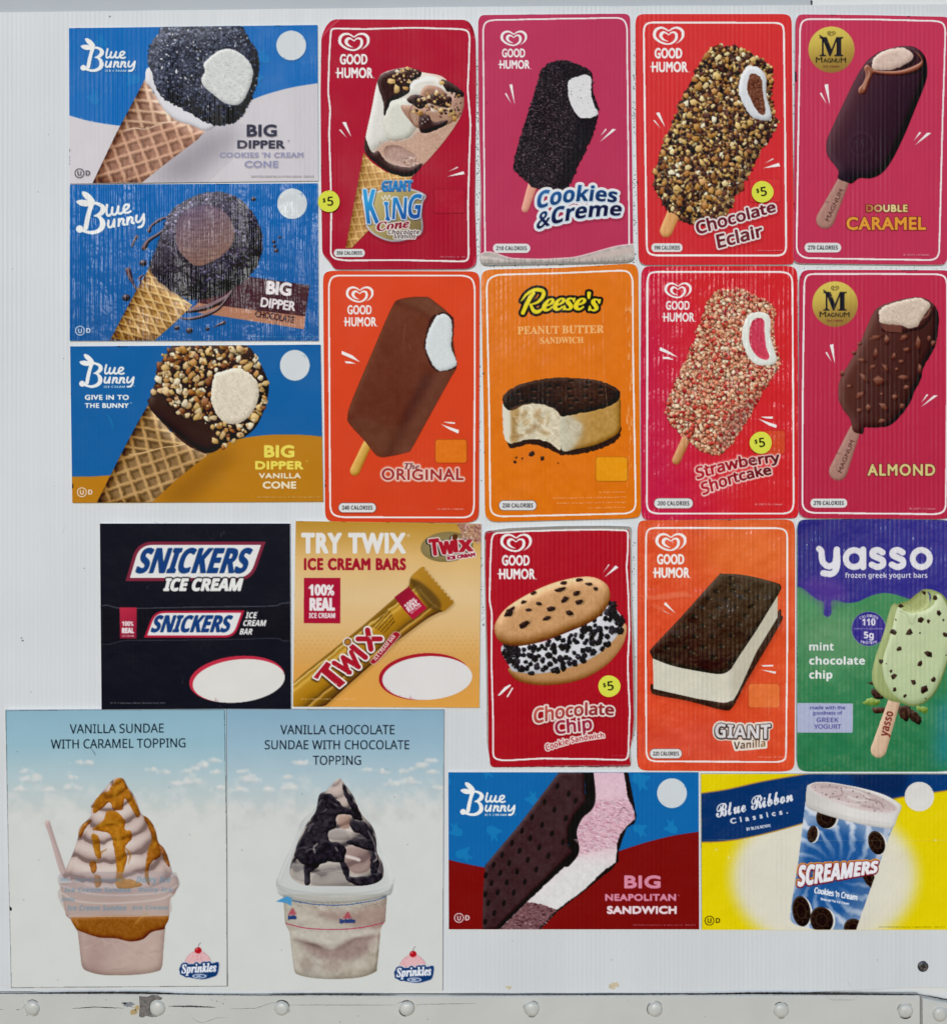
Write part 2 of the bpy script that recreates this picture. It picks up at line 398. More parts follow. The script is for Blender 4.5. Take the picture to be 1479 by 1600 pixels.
def waffle(cv, m, p0, e1, e2, base, ridge, pit, wv=.16, soft=1, curve=0):
    p0, e1, e2 = A_(p0), A_(e1), A_(e2); inv = np.linalg.inv(np.column_stack([e1, e2]))
    base, ridge, pit = hexc(base), hexc(ridge), hexc(pit)
    def f(X, Y):
        dx, dy = X-p0[0], Y-p0[1]; a = inv[0, 0]*dx+inv[0, 1]*dy; b = inv[1, 0]*dx+inv[1, 1]*dy
        b = b+curve*a*a
        n = noise(X.shape[1], Y.shape[0], 9, 5, 3); a = a+.09*n; b = b-.08*n[::-1, ::-1]
        fa, fb = a-np.round(a), b-np.round(b)
        rg = np.maximum(np.exp(-(fa/wv)**2), np.exp(-(fb/wv)**2)); sh = np.maximum(np.exp(-((fa-.24)/.13)**2), np.exp(-((fb-.24)/.13)**2))*(1-rg)
        hi = np.exp(-((fa+.05)/.07)**2)+np.exp(-((fb+.05)/.07)**2)
        c = base+(ridge-base)*rg[..., None]+(pit-base)*sh[..., None]; return np.clip(c+(hi*10+n*11)[..., None], 0, 255)
    cv.fill(m, f)
def spots(cv, m, n, r, col, seed, op=.6):
    g = np.random.default_rng(seed); ys, xs = np.where(m.b)
    for i in g.integers(0, len(ys), n): cv.fill(ell(m.x0+xs[i]/R, m.y0+ys[i]/R, g.uniform(*r), g.uniform(*r), g.uniform(0, 180), n=8), col, op)
def icecream(cv, m, col, dark, seed, amp=14, dirn=None, sig=2):
    cv.fill(m, col); cv.grain(m, amp, 3, seed, 3); cv.shade(m, sig, k=60, dark=0)
    g = np.random.default_rng(seed); ys, xs = np.where(m.b); old = cv.clip; cv.setclip(m)
    for i in g.integers(0, len(ys), max(6, int(m.b.sum()/R/R/38))):
        x, y = m.x0+xs[i]/R, m.y0+ys[i]/R; L = g.uniform(3, 9); a = (dirn if dirn is not None else g.uniform(-.4, .4))+g.uniform(-.3, .3)
        p = [(x, y), (x+L*.5*math.cos(a), y+L*.5*math.sin(a)+g.uniform(-1, 1)), (x+L*math.cos(a), y+L*math.sin(a))]
        cv.fill(stroke(p, [.2, g.uniform(.5, 1), .2]), dark, g.uniform(.15, .5))
    cv.clip = old
BUNNY = [(0,-9),(2,-3),(5,0),(9,1),(12,5),(11,11),(4,13),(-3,12),(-9,12),(-10,9),(-6,6),(-5,1),(-9,-3),(-8,-6),(-3,-3)]
def ghosts(cv, lst, col, op):
    for x, y, k, r in lst: cv.layer('bunny_print'); cv.fill(blobm(rotp(A_(BUNNY)*k, (0, 0), r)+(x, y)), col, op)
def rect(z, *c): return z([*c])
# ---- cookies and cream cone
if want('1'):
    z = Zm(100, 30, 3.607)
    cv = Cv('ice_cream_sign', 'cone sign with black crumb ball and pale grey swoosh, topmost at left', 'sign', z([(33,55),(1430,37),(1434,914),(37,930)]), '076cb8', group=None, flute=1.0, rough=.33)
    m = poly(np.vstack([spl(z([(20,542),(150,578),(330,605),(600,620),(900,520),(1050,462),(1150,425),(1290,388),(1450,362)]), False), z([(1500,960),(0,960)])]))
    cv.fill(m, lin('d4cfd4', 'cdc9cf', z(100, 600), z(1400, 900)))
    ghosts(cv, [(160,62,.9,20),(205,120,1.1,-20),(150,150,1,40),(412,86,1,10),(400,130,1.1,200)], '5f9ccb', .22)
    cv.setclip(m); cv.fill(poly(z([(430,920),(800,640),(1050,620),(720,930)])), '6f6a75', .55, soft=14); cv.clip = None
    cv.layer('cone_picture')
    cone = blobm(z([(462,345),(560,500),(650,570),(800,625),(770,690),(600,790),(430,922),(165,926),(220,800),(300,640),(370,510)]), 4)
    cone = poly(z([(462,340),(560,500),(650,575),(805,625),(760,680),(600,800),(430,935),(162,935),(300,645),(372,510)]))
    cv.setclip(cv.board)
    waffle(cv, cone, z(420, 520), (4.5, 17), (23, 1.5), '9c735f', 'cfa98d', '74503f', .13)
    wrap = cone & blobm(z([(350,625),(450,615),(560,590),(640,580),(720,590),(820,620),(800,700),(430,950),(120,950),(280,680)]))
    waffle(cv, wrap, z(350, 700), (6.5, 17.5), (19.5, -6), 'a17561', 'cda084', '7d5847', .13)
    cv.fill(stroke(z([(350,632),(400,618),(470,622),(560,590),(640,582)]), [1.4,2,1.2,2,1]), 'dcbfa6')
    cv.shade(cone, 7, .6, -.4, k=150, dark=30); cv.grain(cone, 9, 1.2, 4)
    cream = rough(z([(478,275),(540,340),(580,400),(640,440),(760,500),(862,590),(850,612),(800,635),(740,610),(640,575),(560,505),(500,400),(462,352)]), .5, 1.5, 3)
    cv.layer('cream_picture', 'cone_picture'); cv.fill(cream, 'dcdbe0'); cv.shade(cream, 3, k=60, dark=30)
    ball = rough(z([(478,230),(492,150),(540,85),(600,30),(960,30),(1040,110),(1092,190),(1102,300),(1085,390),(1045,480),(1000,560),(930,598),(850,602),(760,562),(640,492),(545,432),(505,330)]), .9, 2, 5)
    cv.layer('ball_picture', 'cone_picture'); cv.fill(ball, '2c3040'); cv.scatter(ball, 1600, (.8, 2.8), ['3c4152', '2b2f3e', '4d5366', '1d202c', '626980'], 3, 40, clip=cv.board, shadow=.5)
    cv.scatter(ball, 420, (.5, 2.2), ['c9ccd2', '8a909e', '6f7686', '5c6478'], 5, 25, clip=ball, asp=(.2, .6)); cv.grain(ball, 22, 8, 9, tint=(.9, .95, 1.15)); cv.scatter(ball, 26, (1.4, 3.6), ['d8d9dc', 'b8bcc4'], 15, 20, clip=ball, asp=(.25, .5), k=5); cv.shade(ball, 16, k=90, dark=10)
    bite = rough(z([(860,195),(920,172),(985,192),(1040,240),(1066,300),(1055,370),(1010,465),(960,487),(900,470),(850,430),(800,390),(778,345),(800,300),(790,260),(820,225)]), .35, 1.5, 8)
    cv.layer('ice_cream_picture', 'cone_picture'); cv.fill(bite.dil(.8), '8d9097'); icecream(cv, bite, 'd2d5d3', '858a8a', 3, 14, .15); cv.grain(bite, 9, 1.2, 12); spots(cv, bite, 6, (.5, 1.2), '50535e', 4)
    cv.clip = None
    BB(cv, 120, 50)
    cv.layer('flavour_lettering')
    cv.fill(T('BIG', *z(1032, 668), 19.5, 171/3.607, 'g', bold=1.25, track=1.06), '38384a'); cv.fill(T('DIPPER', *z(980, 735), 13.5, 268/3.607, 'g', bold=1.0, track=1.08), '38384a')
    cv.fill(T('COOKIES \'N CREAM', *z(880, 786), 8.6, 472/3.607, 'g', bold=.5, track=1.1), '8f8fae'); cv.fill(T('CONE', *z(1020, 842), 11, 190/3.607, 'g', bold=.72, track=1.08), '8f8fae')
    fine(cv, '®', *z(1262, 695), 3, col='38384a', name='flavour_lettering')
    cv.layer('price_circle'); cv.fill(ell(*z(1283, 154), 23.2), 'd0d6da')
    kosher(cv, *z(93, 872), 7.6, '2b2b35'); fine(cv, '©2018 Wells Enterprises, Inc. All rights reserved.   4808-4/18', *z(1058, 892), 1.9, 350/3.607, '33333d')
# ---- chocolate cone
if want('2'):
    z = Zm(100, 280, 3.607)
    cv = Cv('ice_cream_sign', 'glossy blue cone sign with dark chocolate ball and brown ribbon, second at left', 'sign', z([(37,34),(1432,26),(1437,912),(37,912)]), '0669b3', flute=1.6, rough=.24)
    cv.fill(cv.board, lin('0568b4', '025a9c', z(0, 30), z(0, 900)))
    cv.layer('ribbon_picture'); cv.fill(poly(z([(930,535),(1387,600),(1362,778),(740,700)])), '45262f'); cv.fill(poly(z([(760,700),(1362,776),(1355,848),(700,745)])), 'b27c62')
    cv.setclip(cv.board); cv.layer('splash_picture', kind='stuff')
    g = np.random.default_rng(4)
    for p, w in (([(590,215),(540,235),(495,270),(485,295)], [3,5,4,6]), ([(600,260),(540,310),(480,350),(455,390)], [3,5,6,9]), ([(415,325),(400,350),(387,385)], [5,4,2.5]), ([(365,515),(380,560),(400,600),(425,640)], [9,7,3,5]), ([(450,545),(430,560),(440,580)], [3,4,3]),
                 ([(1040,560),(1030,610),(1000,670)], [3,2.5,1.5]), ([(960,600),(930,660),(820,720),(700,745),(640,740)], [2,7,9,7,4]), ([(930,665),(870,735),(780,775),(700,790),(650,780)], [4,5,6,4,2]), ([(905,810),(870,825),(845,838)], [6,3,1])):
        m = stroke(z(p), w); cv.fill(m, '4a3036'); cv.shade(m, 1.6, k=120); cv.fill(stroke(z(p)-(.6, .8), A_(w)*.22), 'a99a9e', .6)
    for x, y, r in ((450,475,6), (355,670,6.5), (640,840,4.5), (710,855,5.5), (812,845,3.5), (1070,115,4), (1185,355,3), (1198,405,4), (1190,380,3), (1218,330,2.6)):
        m = ell(*z(x, y), r, r*.85); cv.fill(m, '35272e'); cv.shade(m, 2, k=90); cv.fill(ell(*(A_(z(x, y))-(r*.3, r*.4)), r*.25), 'b9b4bb', .7)
    cv.layer('cone_picture')
    cone = poly(z([(492,490),(540,570),(640,650),(728,712),(640,800),(500,925),(255,925),(400,650)]))
    waffle(cv, cone, z(420, 620), (6.5, 14), (16.5, 4.5), 'b5874a', 'd8b273', '7c5731', .12)
    cv.fill(blobm(z([(490,485),(560,600),(650,650),(730,700),(700,640),(600,560)])).dil(3) & cone, '4a3529', .75, soft=3)
    cv.shade(cone, 8, .5, -.4, k=170, dark=35); cv.grain(cone, 9, 1.2, 4)
    cv.fill(poly(z([(400,910),(500,870),(540,880),(490,925),(400,925)])), '6b4526', .5, soft=1)
    ball = rough(z([(545,330),(600,195),(720,108),(850,72),(960,98),(1060,185),(1115,300),(1115,430),(1065,530),(960,615),(870,660),(800,675),(720,680),(620,640),(540,575),(490,500),(515,415)]), .9, 2, 5)
    cv.layer('ball_picture', 'cone_picture'); cv.fill(ball, '2e2a38'); cv.scatter(ball, 1700, (.9, 2.8), ['443e54', '2e2b3a', '5c5470', '1f1d28', '7a7290'], 3, 55, clip=cv.board, shadow=.5, asp=(.3, .8)); cv.grain(ball, 26, 7, 8, tint=(1, .9, 1.15)); cv.shade(ball, 16, k=90, dark=10)
    rim = blobm(z([(515,415),(560,330),(640,420),(740,500),(800,620),(720,680),(620,640),(540,575),(490,500)])); cv.fill(rim, '241c22', .45, soft=4)
    bite = rough(z([(640,250),(700,180),(800,150),(900,180),(955,260),(960,340),(910,420),(820,475),(750,490),(690,450),(640,380)]), .5, 1.5, 8)
    cv.layer('ice_cream_picture', 'cone_picture'); cv.fill(bite, lin('6e5f78', '8a6652', z(700, 170), z(820, 480))); cv.scatter(bite, 450, (.8, 2), ['7c6474', '846468', '665060', '977a80'], 6, 30, asp=(.2, .4), shadow=.45, ang=(-.5, .3)); [cv.fill(stroke(z([(640+g.uniform(-10, 20), y), (740, y+g.uniform(10, 30)), (860, y+g.uniform(-5, 15)), (950, y-20)]), [.3, g.uniform(.8, 1.6), g.uniform(.8, 1.6), .3]), ['4a3a4c', '9a8088'][k % 2], .45, soft=.3) for k, y in enumerate(range(190, 460, 13))] if not cv.setclip(bite) else 0; cv.setclip(cv.board); cv.grain(bite, 12, 3, 4); cv.fill((bite.dil(.5)-bite.dil(-.6)), '3a3040', .35, soft=.5)
    cv.clip = None
    BB(cv, 110.9, 285.8, 1.27, 0, False, -10)
    cv.layer('flavour_lettering')
    cv.fill(T('BIG', *z(1140, 650), 21, 142/3.607, 'g', bold=1.2, rot=5, track=1), 'e6dfe2'); cv.fill(T('DIPPER', *z(1108, 722), 15.5, 198/3.607, 'g', bold=.85, rot=7.5), 'e6dfe2')
    cv.fill(T('CHOCOLATE', *z(1078, 778), 10.5, 222/3.607, 'g', bold=.4, rot=9.5), '3a2228')
    cv.layer('price_circle'); cv.fill(ell(*z(1288, 142), 23.2, 23.8), 'd0d6da')
    kosher(cv, *z(96, 856), 7.6, 'dbe4ee'); fine(cv, '©2024 Wells Enterprises, Inc. All rights reserved.  F143-6/24', *z(1058, 893), 1.9, 355/3.607, 'a8c8e6')
# ---- vanilla cone with nuts
if want('3'):
    z = Zm(100, 530, 3.607)
    cv = Cv('ice_cream_sign', 'blue and mustard cone sign with a nut covered ball', 'sign', z([(40,42),(1447,32),(1462,916),(52,922)]), '0561a2', flute=.12, rough=.42)
    m = poly(np.vstack([z([(30,775),(150,775),(300,765)]), spl(z([(600,700),(850,610),(980,565),(1120,543),(1250,538),(1380,542),(1500,556)]), False), z([(1500,960),(0,960)])]))
    cv.fill(m, 'b97c20')
    cv.setclip(m); cv.fill(poly(z([(500,920),(880,610),(1000,640),(700,940)])), '6d430c', .45, soft=12); cv.clip = None
    cv.setclip(cv.board); cv.layer('cone_picture')
    cone = poly(z([(490,350),(600,520),(700,575),(830,640),(640,790),(480,940),(180,940),(330,640),(420,470)]))
    waffle(cv, cone, z(450, 500), (3.5, 17), (22.5, 3), '80623e', 'bb935c', '5b4327', .13)
    wrap = cone & blobm(z([(330,665),(400,650),(480,635),(560,610),(640,600),(700,590),(860,630),(800,720),(430,960),(120,960),(280,700)]))
    waffle(cv, wrap, z(360, 740), (6.5, 18), (19.5, -6.5), '8a6b46', 'bb935e', '614829', .13)
    cv.fill(stroke(z([(370,652),(450,640),(560,612),(640,602),(700,588)]), [1.4,2,1.4,1.8,1]), 'd6b27c')
    cv.shade(cone, 7, .6, -.4, k=150, dark=30); cv.grain(cone, 9, 1.2, 4)
    cv.fill(stroke(z([(490,350),(560,450),(700,580),(800,630)]), 9), '33201b')
    choc = blobm(z([(500,300),(540,230),(700,200),(860,330),(960,520),(900,600),(830,642),(760,620),(690,570),(600,500),(520,430),(480,370)]))
    cv.layer('ball_picture', 'cone_picture'); cv.fill(choc, '33201b'); cv.shade(choc, 5, k=70, dark=10)
    ball = blobm(z([(520,240),(540,150),(600,60),(650,30),(1000,30),(1090,110),(1150,230),(1155,300),(1130,400),(1080,500),(1000,560),(900,560),(820,480),(700,340),(560,290)]))
    cv.fill(ball, '2e1d19'); cv.shade(ball, 10, k=60)
    nuts = ['d9c197', 'c9a86c', 'b98a4e', 'e4d6b8', 'a8703a', '8c5a38', 'd0b080']
    zone = blobm(z([(520,240),(545,140),(620,40),(1000,35),(1100,120),(1150,260),(1150,330),(1100,470),(990,545),(900,560),(840,500),(720,440),(660,420),(560,310)])) - blobm(z([(850,200),(980,170),(1090,220),(1100,330),(1050,440),(950,475),(860,440),(830,330)]))
    cv.scatter(zone, 150, (3.2, 8), nuts, 12, 60, k=6, clip=cv.board, asp=(.5, .85), shadow=.75)
    cv.scatter(zone, 110, (1.2, 3), nuts, 13, 50, k=5, clip=cv.board, shadow=.6)
    for x, y, r in ((510,300,6), (600,345,5), (610,300,5.5), (575,165,7), (750,380,6), (670,405,6), (750,440,6.5), (700,430,5), (855,575,6), (910,600,5), (960,575,5), (640,240,6), (900,610,4), (535,230,7)):
        cv.chip(*z(x, y), r, r*.7, x, nuts[x % 7], lt=60, shadow=.7, g=rng)
    bite = rough(z([(850,210),(900,180),(980,165),(1040,190),(1090,240),(1102,310),(1080,390),(1030,450),(970,478),(900,465),(850,400),(832,320)]), .6, 1.5, 8)
    cv.layer('ice_cream_picture', 'cone_picture'); icecream(cv, bite, 'ddd3bf', 'a9997c', 3, 15, 1.2, 3); cv.grain(bite, 14, 1.2, 9)
    cv.clip = None
    BB(cv, 118, 542.5)
    cv.layer('slogan'); cv.fill(T('GIVE IN TO', *z(123, 344), 8.2, 248/3.607, 'g', bold=.5, track=1.1), WH); cv.fill(T('THE BUNNY', *z(123, 390), 8.2, 248/3.607, 'g', bold=.5, track=1.1), WH); cv.fill(T('TM', *z(375, 364), 1.6, None, 'b'), WH)
    cv.layer('flavour_lettering')
    cv.fill(T('BIG', *z(1130, 668), 19.5, 171/3.607, 'g', bold=1.25, track=1.06), 'e9d95c'); cv.fill(T('DIPPER', *z(1080, 736), 13.5, 272/3.607, 'g', bold=1.0, track=1.08), 'e9d95c')
    cv.fill(T('VANILLA', *z(1100, 786), 9, 238/3.607, 'g', bold=.62, track=1.1), 'eadfc2'); cv.fill(T('CONE', *z(1122, 843), 11.5, 190/3.607, 'g', bold=.8, track=1.06), 'eadfc2'); cv.fill(T('®', *z(1366, 694), 3, None, 'n'), 'e9d95c')
    cv.layer('price_circle'); cv.fill(ell(*z(1303, 149), 23.2, 24), 'd0d6da')
    cv.layer('scratch', kind='stuff'); cv.fill(stroke(z([(240,410),(270,460),(290,530)]), [.5,3,.5]), '6fa3cc', .3, soft=.8)
    kosher(cv, *z(107, 863), 7.6, 'efe3d0'); fine(cv, '©2018 Wells Enterprises, Inc. All rights reserved. 9049-10/18', *z(1090, 893), 1.9, 350/3.607, 'ecdcb8')
# ---- neapolitan sandwich
if want('19'):
    z = Zm(690, 1195, 3.607)
    cv = Cv('ice_cream_sign', 'blue and dark red sign with a bitten ice cream sandwich beside pink BIG lettering', 'sign', z([(37,40),(1443,40),(1446,922),(40,922)]), '0468ac', flute=.5, rough=.36)
    ghosts(cv, [(759,1207,1.1,180),(833,1243,1,30),(712,1292,1,10),(770,1305,1.1,200),(727,1338,1.1,160),(1000,1225,1.3,190),(1000,1300,1,180),(1048,1287,1,20),(695,1212,1,20)], '4f97c9', .38)
    m = poly(np.vstack([spl(z([(20,525),(130,552),(300,580),(600,590),(850,530),(990,483),(1150,432),(1300,395),(1460,370)]), False), z([(1480,960),(0,960)])])); cv.fill(m, '7c1519')
    cv.setclip(cv.board); cv.layer('sandwich_picture')
    back = rough(z([(1018,30),(1045,30),(1062,110),(1095,290),(1080,330),(1040,350),(1015,420),(995,480),(992,540),(960,580),(800,710),(660,815),(545,930),(300,935),(600,600)]), .4, 2, 4, False); cv.fill(back, '211a1b')
    ic = rough(z([(828,30),(1022,30),(1045,180),(1082,260),(1085,300),(1040,340),(1000,390),(985,440),(978,540),(900,600),(800,700),(640,815),(535,930),(312,930),(480,765),(600,650),(745,520),(755,470),(748,400),(760,330),(830,240),(850,210)]), .5, 2, 6, False)
    cv.fill(ic, lin('dcb9c8', 'dfd0d4', z(940, 40), z(900, 520)))
    cv.setclip(ic)
    pk = poly(z([(700,200),(1100,180),(1100,430),(700,520)])); cv.fill(pk, 'd9a9ba', .55, soft=6)
    cv.scatter(ic & pk, 420, (1.2, 4.5), ['d9a5b7', 'dfb6c6', 'd096ab', 'e3c3d0'], 4, 26, clip=ic, asp=(.15, .4), shadow=.22, ang=(-.1, .7)); cv.grain(ic & pk, 12, 1.3, 9)
    wh = poly(z([(600,660),(740,525),(1000,560),(820,720),(650,830),(470,770)])); cv.fill(wh, 'dcdcdb', .95, soft=6)
    ch = rough(z([(480,768),(560,780),(650,815),(560,930),(300,940)]), .7, 1.5, 4, False); cv.fill(ch, '7b565a'); cv.scatter(ch, 160, (1, 3.2), ['8a666a', '6a464b', '5a3b40', '9c7a7d'], 5, 40, clip=ch, asp=(.2, .5), shadow=.5, ang=(-.2, .6))
    cv.grain(ic, 7, 1.5, 3); cv.grain(ic, 8, 5, 4, stretch=None)
    cv.fill(stroke(z([(945,310),(990,280),(1020,235),(1045,260),(1060,290)]), [.5,1,1.2,.8,.4]), '6b4650', .7)
    cv.setclip(cv.board); cv.fill(stroke(z([(825,20),(835,205),(770,280),(732,370),(745,480),(700,545)]), 15), '15151a')
    side = rough(z([(800,30),(835,30),(845,140),(848,205),(790,270),(755,340),(748,430),(762,490),(700,560),(480,768),(330,915),(260,935),(500,700),(740,480),(705,440),(715,370),(745,290),(810,215)]), .4, 2, 3, False); cv.fill(side, '15151a')
    top = poly(z([(660,36),(802,30),(805,150),(815,205),(750,280),(712,360),(708,450),(740,490),(640,590),(300,930),(228,930),(232,700),(245,560),(430,340)]))
    cv.layer('wafer_picture', 'sandwich_picture'); cv.fill(top, '3f2a2d'); cv.grain(top, 7, 1.6, 5); cv.grain(top, 7, 8, 6); cv.shade(top, 2.5, k=50, dark=16)
    for x, y in ((650,118),(714,160),(578,208),(752,200),(508,293),(633,250),(698,298),(452,368),(565,335),(620,383),(682,432),(395,437),(498,410),(548,462),(340,505),(438,480),(600,508),(292,560),(380,550),(484,532),(532,585),(248,618),(330,605),(424,598),(280,662),(366,658),(467,655),(246,725),(314,715),(405,716),(262,775),(350,776),(296,832),(245,880)):
        e = ell(*z(x, y), 3.1, 5.2, 12); cv.fill(e.mv(.5, .75), '57403f', .7, soft=.5); cv.fill(e, '161015', .9, soft=.6)
    cv.clip = None
    BB(cv, 711.5, 1210); cv.layer('flavour_lettering')
    cv.fill(T('BIG', *z(1024, 692), 20.5, 206/3.607, 'g', bold=1.35, track=1.06), 'd98ba4'); cv.fill(T('NEAPOLITAN', *z(918, 762), 11, 398/3.607, 'g', bold=.7, track=1.1), 'd98ba4')
    cv.fill(T('SANDWICH', *z(928, 835), 12.5, 392/3.607, 'g', bold=.95, track=1.06), 'e8d5dc'); cv.fill(T('®', *z(1325, 736), 3, None, 'n'), 'd98ba4')
    cv.layer('price_circle'); cv.fill(ell(*z(1293, 156), 23.2), 'ced5da')
    kosher(cv, *z(97, 857), 7.6, 'ead6da'); fine(cv, '©2018 Wells Enterprises, Inc. All rights reserved.    6043-4/18', *z(1074, 900), 1.9, 350/3.607, 'd8b9bb')
def lumpy(cv, m, n, r, cols, seed, wts=None, edge=None, lt=50, k=6, asp=(.6,1), shadow=.5, under=None, round_=False, oc=0):
    cv.fill(m, under); cv.scatter(m.dil(oc) if oc else m, n, r, cols, seed, lt, k, asp, cv.board, round_, shadow, wts)
def ribbon(cv, lst, cols, outl='e6e2df', ow=2.2, halo=None, hw=3.2, shadow=None):
    # lst: lettering masks, dark letter colour with pale outline, optional outer halo
    u = lst[0]
    for m in lst[1:]: u = u | m
    if shadow: cv.fill(u.dil(ow+.6).mv(1, 1), shadow, .6, soft=1)
    if halo: cv.fill(u.dil(hw), halo)
    cv.fill(u.dil(ow), outl)
    for m, c in zip(lst, cols): cv.fill(m, c)
# ---- giant king cone
if want('4'):
    z = Zm(495, 20, 3.95)
    cv = Cv('ice_cream_sign', 'crimson cone sign with clipped corners, a wavy white border and a shield crest', 'sign', z([(100,47),(925,50),(960,90),(978,160),(982,400),(975,1200),(985,1530),(975,1565),(930,1585),(110,1588),(80,1540),(35,1490),(28,1000),(25,500),(30,155),(60,85)]), 'b02138', flute=.5, thick=.0022, rough=.4)
    cv.fill(cv.board, lin('b3223a', 'a71d33', z(0, 0), z(400, 1500)))
    cv.layer('folded_corner'); cv.fill(poly(z([(28,150),(55,85),(100,48),(140,50),(75,110),(30,162)])), 'bd3046'); cv.fill(stroke(z([(140,50),(75,110),(30,162)]), .9), 'd98090', .8); cv.layer('folded_corner'); cv.fill(poly(z([(925,50),(960,90),(978,165),(950,120)])), '93182c')
    cv.layer('folded_corner'); cv.fill(poly(z([(30,1480),(85,1530),(112,1590),(60,1590)])), 'b94a55', .8); cv.layer('folded_corner'); cv.fill(poly(z([(975,1500),(985,1560),(930,1590),(960,1560)])), 'c23b50', .9)
    frame(cv, z([(100,105),(300,108),(600,100),(890,108),(930,118),(942,150),(938,300),(930,480),(948,690),(940,900),(932,1200),(936,1510),(925,1536),(880,1538),(500,1530),(180,1533),(110,1522),(88,1495),(92,1200),(85,950),(78,750),(85,600),(72,500),(78,300),(86,160),(90,115)]), 2.7)
    GH(cv, *z(231, 187), 192/3.95)
    marks(cv, z([(158,683),(182,680),(216,776)]), z([(138,728),(150,726),(190,782)]), z([(803,990),(868,955),(872,962)]), z([(800,1018),(905,983),(911,1002)]))
    pbox(cv, *z(722, 1094), *z(912, 1240), 'ae2137', '6d1020', .8)
    cv.layer('cone_picture')
    cone = poly(z([(290,870),(340,930),(430,990),(590,1015),(565,1060),(420,1250),(300,1370),(215,1458),(180,1456)])); cv.fill(cone, 'c79b5e'); 
    waffle(cv, cone, z(300, 950), (3.2, 11), (11, -1), 'c29457', 'd6b071', 'a87c45', .1); cv.shade(cone, 5, .5, -.3, k=120, dark=20); cv.fill(stroke(z([(300,930),(330,940),(300,1100),(230,1380)]), 1), '8d6032', .6)
    body = blobm(z([(375,430),(420,375),(560,345),(640,372),(760,395),(820,440),(895,490),(908,570),(880,660),(800,780),(700,900),(640,960),(590,1015),(520,1010),(430,975),(330,900),(295,850),(305,760),(340,600)]), 5)
    cv.layer('ice_cream_picture', 'cone_picture'); cv.fill(body, lin('e4e0da', 'bf9c88', z(420, 600), z(740, 800))); cv.shade(body, 6, .5, -.5, k=90, dark=30)
    cv.setclip(body)
    tan = blobm(z([(400,790),(560,780),(640,740),(830,690),(900,600),(920,700),(700,980),(520,960),(360,860)])); cv.fill(tan, 'c4a08c', .9, soft=2); cv.grain(tan, 14, 1.2, 3)
    W = blobm(z([(345,560),(380,440),(440,560),(560,540),(600,700),(570,780),(430,800),(345,860),(300,780)])); cv.fill(W, 'dcdbd4', soft=1); cv.grain(W, 7, 1.5, 4); cv.shade(W, 5, k=50)
    W2 = blobm(z([(440,560),(520,545),(590,600),(620,700),(560,780),(440,790),(410,700)])); cv.fill(W2, 'd6d6cb', .9, soft=1.2); cv.shade(W2, 4, k=60, dark=15); cv.grain(W2, 8, 1, 6)
    sw = blobm(z([(560,480),(600,430),(700,400),(770,430),(800,500),(700,520),(600,520)])); cv.fill(sw, 'e0ddd6'); cv.shade(sw, 4, k=60)
    sw = blobm(z([(640,500),(680,455),(760,470),(800,520),(720,560),(640,560)])); cv.fill(sw, '9c7460'); cv.shade(sw, 3, k=100)
    tn = blobm(z([(830,530),(900,480),(910,580),(870,660),(820,640)])); cv.fill(tn, 'b08a78'); cv.shade(tn, 3, k=70)
    mo = blobm(z([(520,580),(640,590),(760,610),(860,640),(800,700),(640,720),(580,680)])); cv.fill(mo, 'ac8672'); cv.grain(mo, 12, 1.5, 4); cv.shade(mo, 3, k=90, dark=20)
    mo = blobm(z([(430,830),(520,830),(620,900),(600,960),(500,950),(420,890)])); cv.fill(mo, 'b6958a'); cv.shade(mo, 3, k=-60); cv.grain(mo, 16, 1.5, 8)
    g = np.random.default_rng(6)
    for p, w, c, o in (([(370,470),(350,560),(335,680),(330,780)], 2.5, 'f0eeea', .5), ([(440,600),(500,570),(560,575)], 2, 'f0eee8', .6), ([(430,660),(420,720),(450,780)], 2, 'b8b2a8', .5), ([(590,600),(605,680),(580,750)], 2.5, 'b4a698', .6), ([(640,420),(700,405),(760,440),(790,490)], 2.2, 'f2efe9', .6), ([(600,460),(650,440),(720,440)], 1.6, 'b7aea4', .6), ([(660,760),(760,720),(840,660)], 2, 'd8bba8', .6), ([(640,800),(740,760),(820,700)], 1.8, 'a58470', .5), ([(700,850),(760,780)], 2, 'a58470', .4), ([(560,830),(640,810),(700,830)], 1.5, 'd8bba8', .5), ([(640,560),(720,600),(800,620)], 2, '8a6452', .6), ([(690,470),(740,480),(770,510)], 1.4, 'c8a48c', .7)): cv.fill(stroke(z(p), w), c, o, soft=.8)
    cv.scatter(tan, 240, (.5, 1.6), ['cfae9a', 'b08c78', 'd8bca8'], 31, 18, asp=(.3, .7), shadow=.15, clip=body); cv.scatter(blobm(z([(540,900),(620,910),(610,950),(560,950)])), 30, (1, 2.6), ['c9a898', 'a88474', 'dcc2b4'], 32, 30, clip=body)
    cv.grain(body, 7, 1.3, 12)
    cv.clip = cv._full(cv.board.soft())
    cv.layer('chocolate_picture', 'cone_picture')
    for p in ([(375,430),(430,375),(560,348),(640,370),(640,400),(580,440),(570,500),(500,540),(455,560),(420,645),(410,560)], [(770,420),(830,440),(900,495),(900,530),(850,500),(800,490)], [(690,520),(730,500),(790,520),(830,530),(820,590),(740,580),(690,560)], [(555,545),(590,515),(650,520),(680,570),(640,600),(600,580)], [(630,650),(690,640),(720,680),(805,670),(780,710),(650,750)], [(300,770),(320,830),(350,870),(380,860),(440,930),(560,960),(655,935),(590,1012),(500,1010),(420,975),(330,905),(295,850)]):
        m = rough(z(p), .4, 2, 4); cv.fill(m, '35211f'); cv.shade(m, 3, k=110, dark=8); cv.grain(m, 12, 2, 5)
    for p in ([(600,570),(580,600),(570,640),(600,700)], [(700,560),(760,590)]): cv.fill(stroke(z(p), 2), '7d5244', .7)
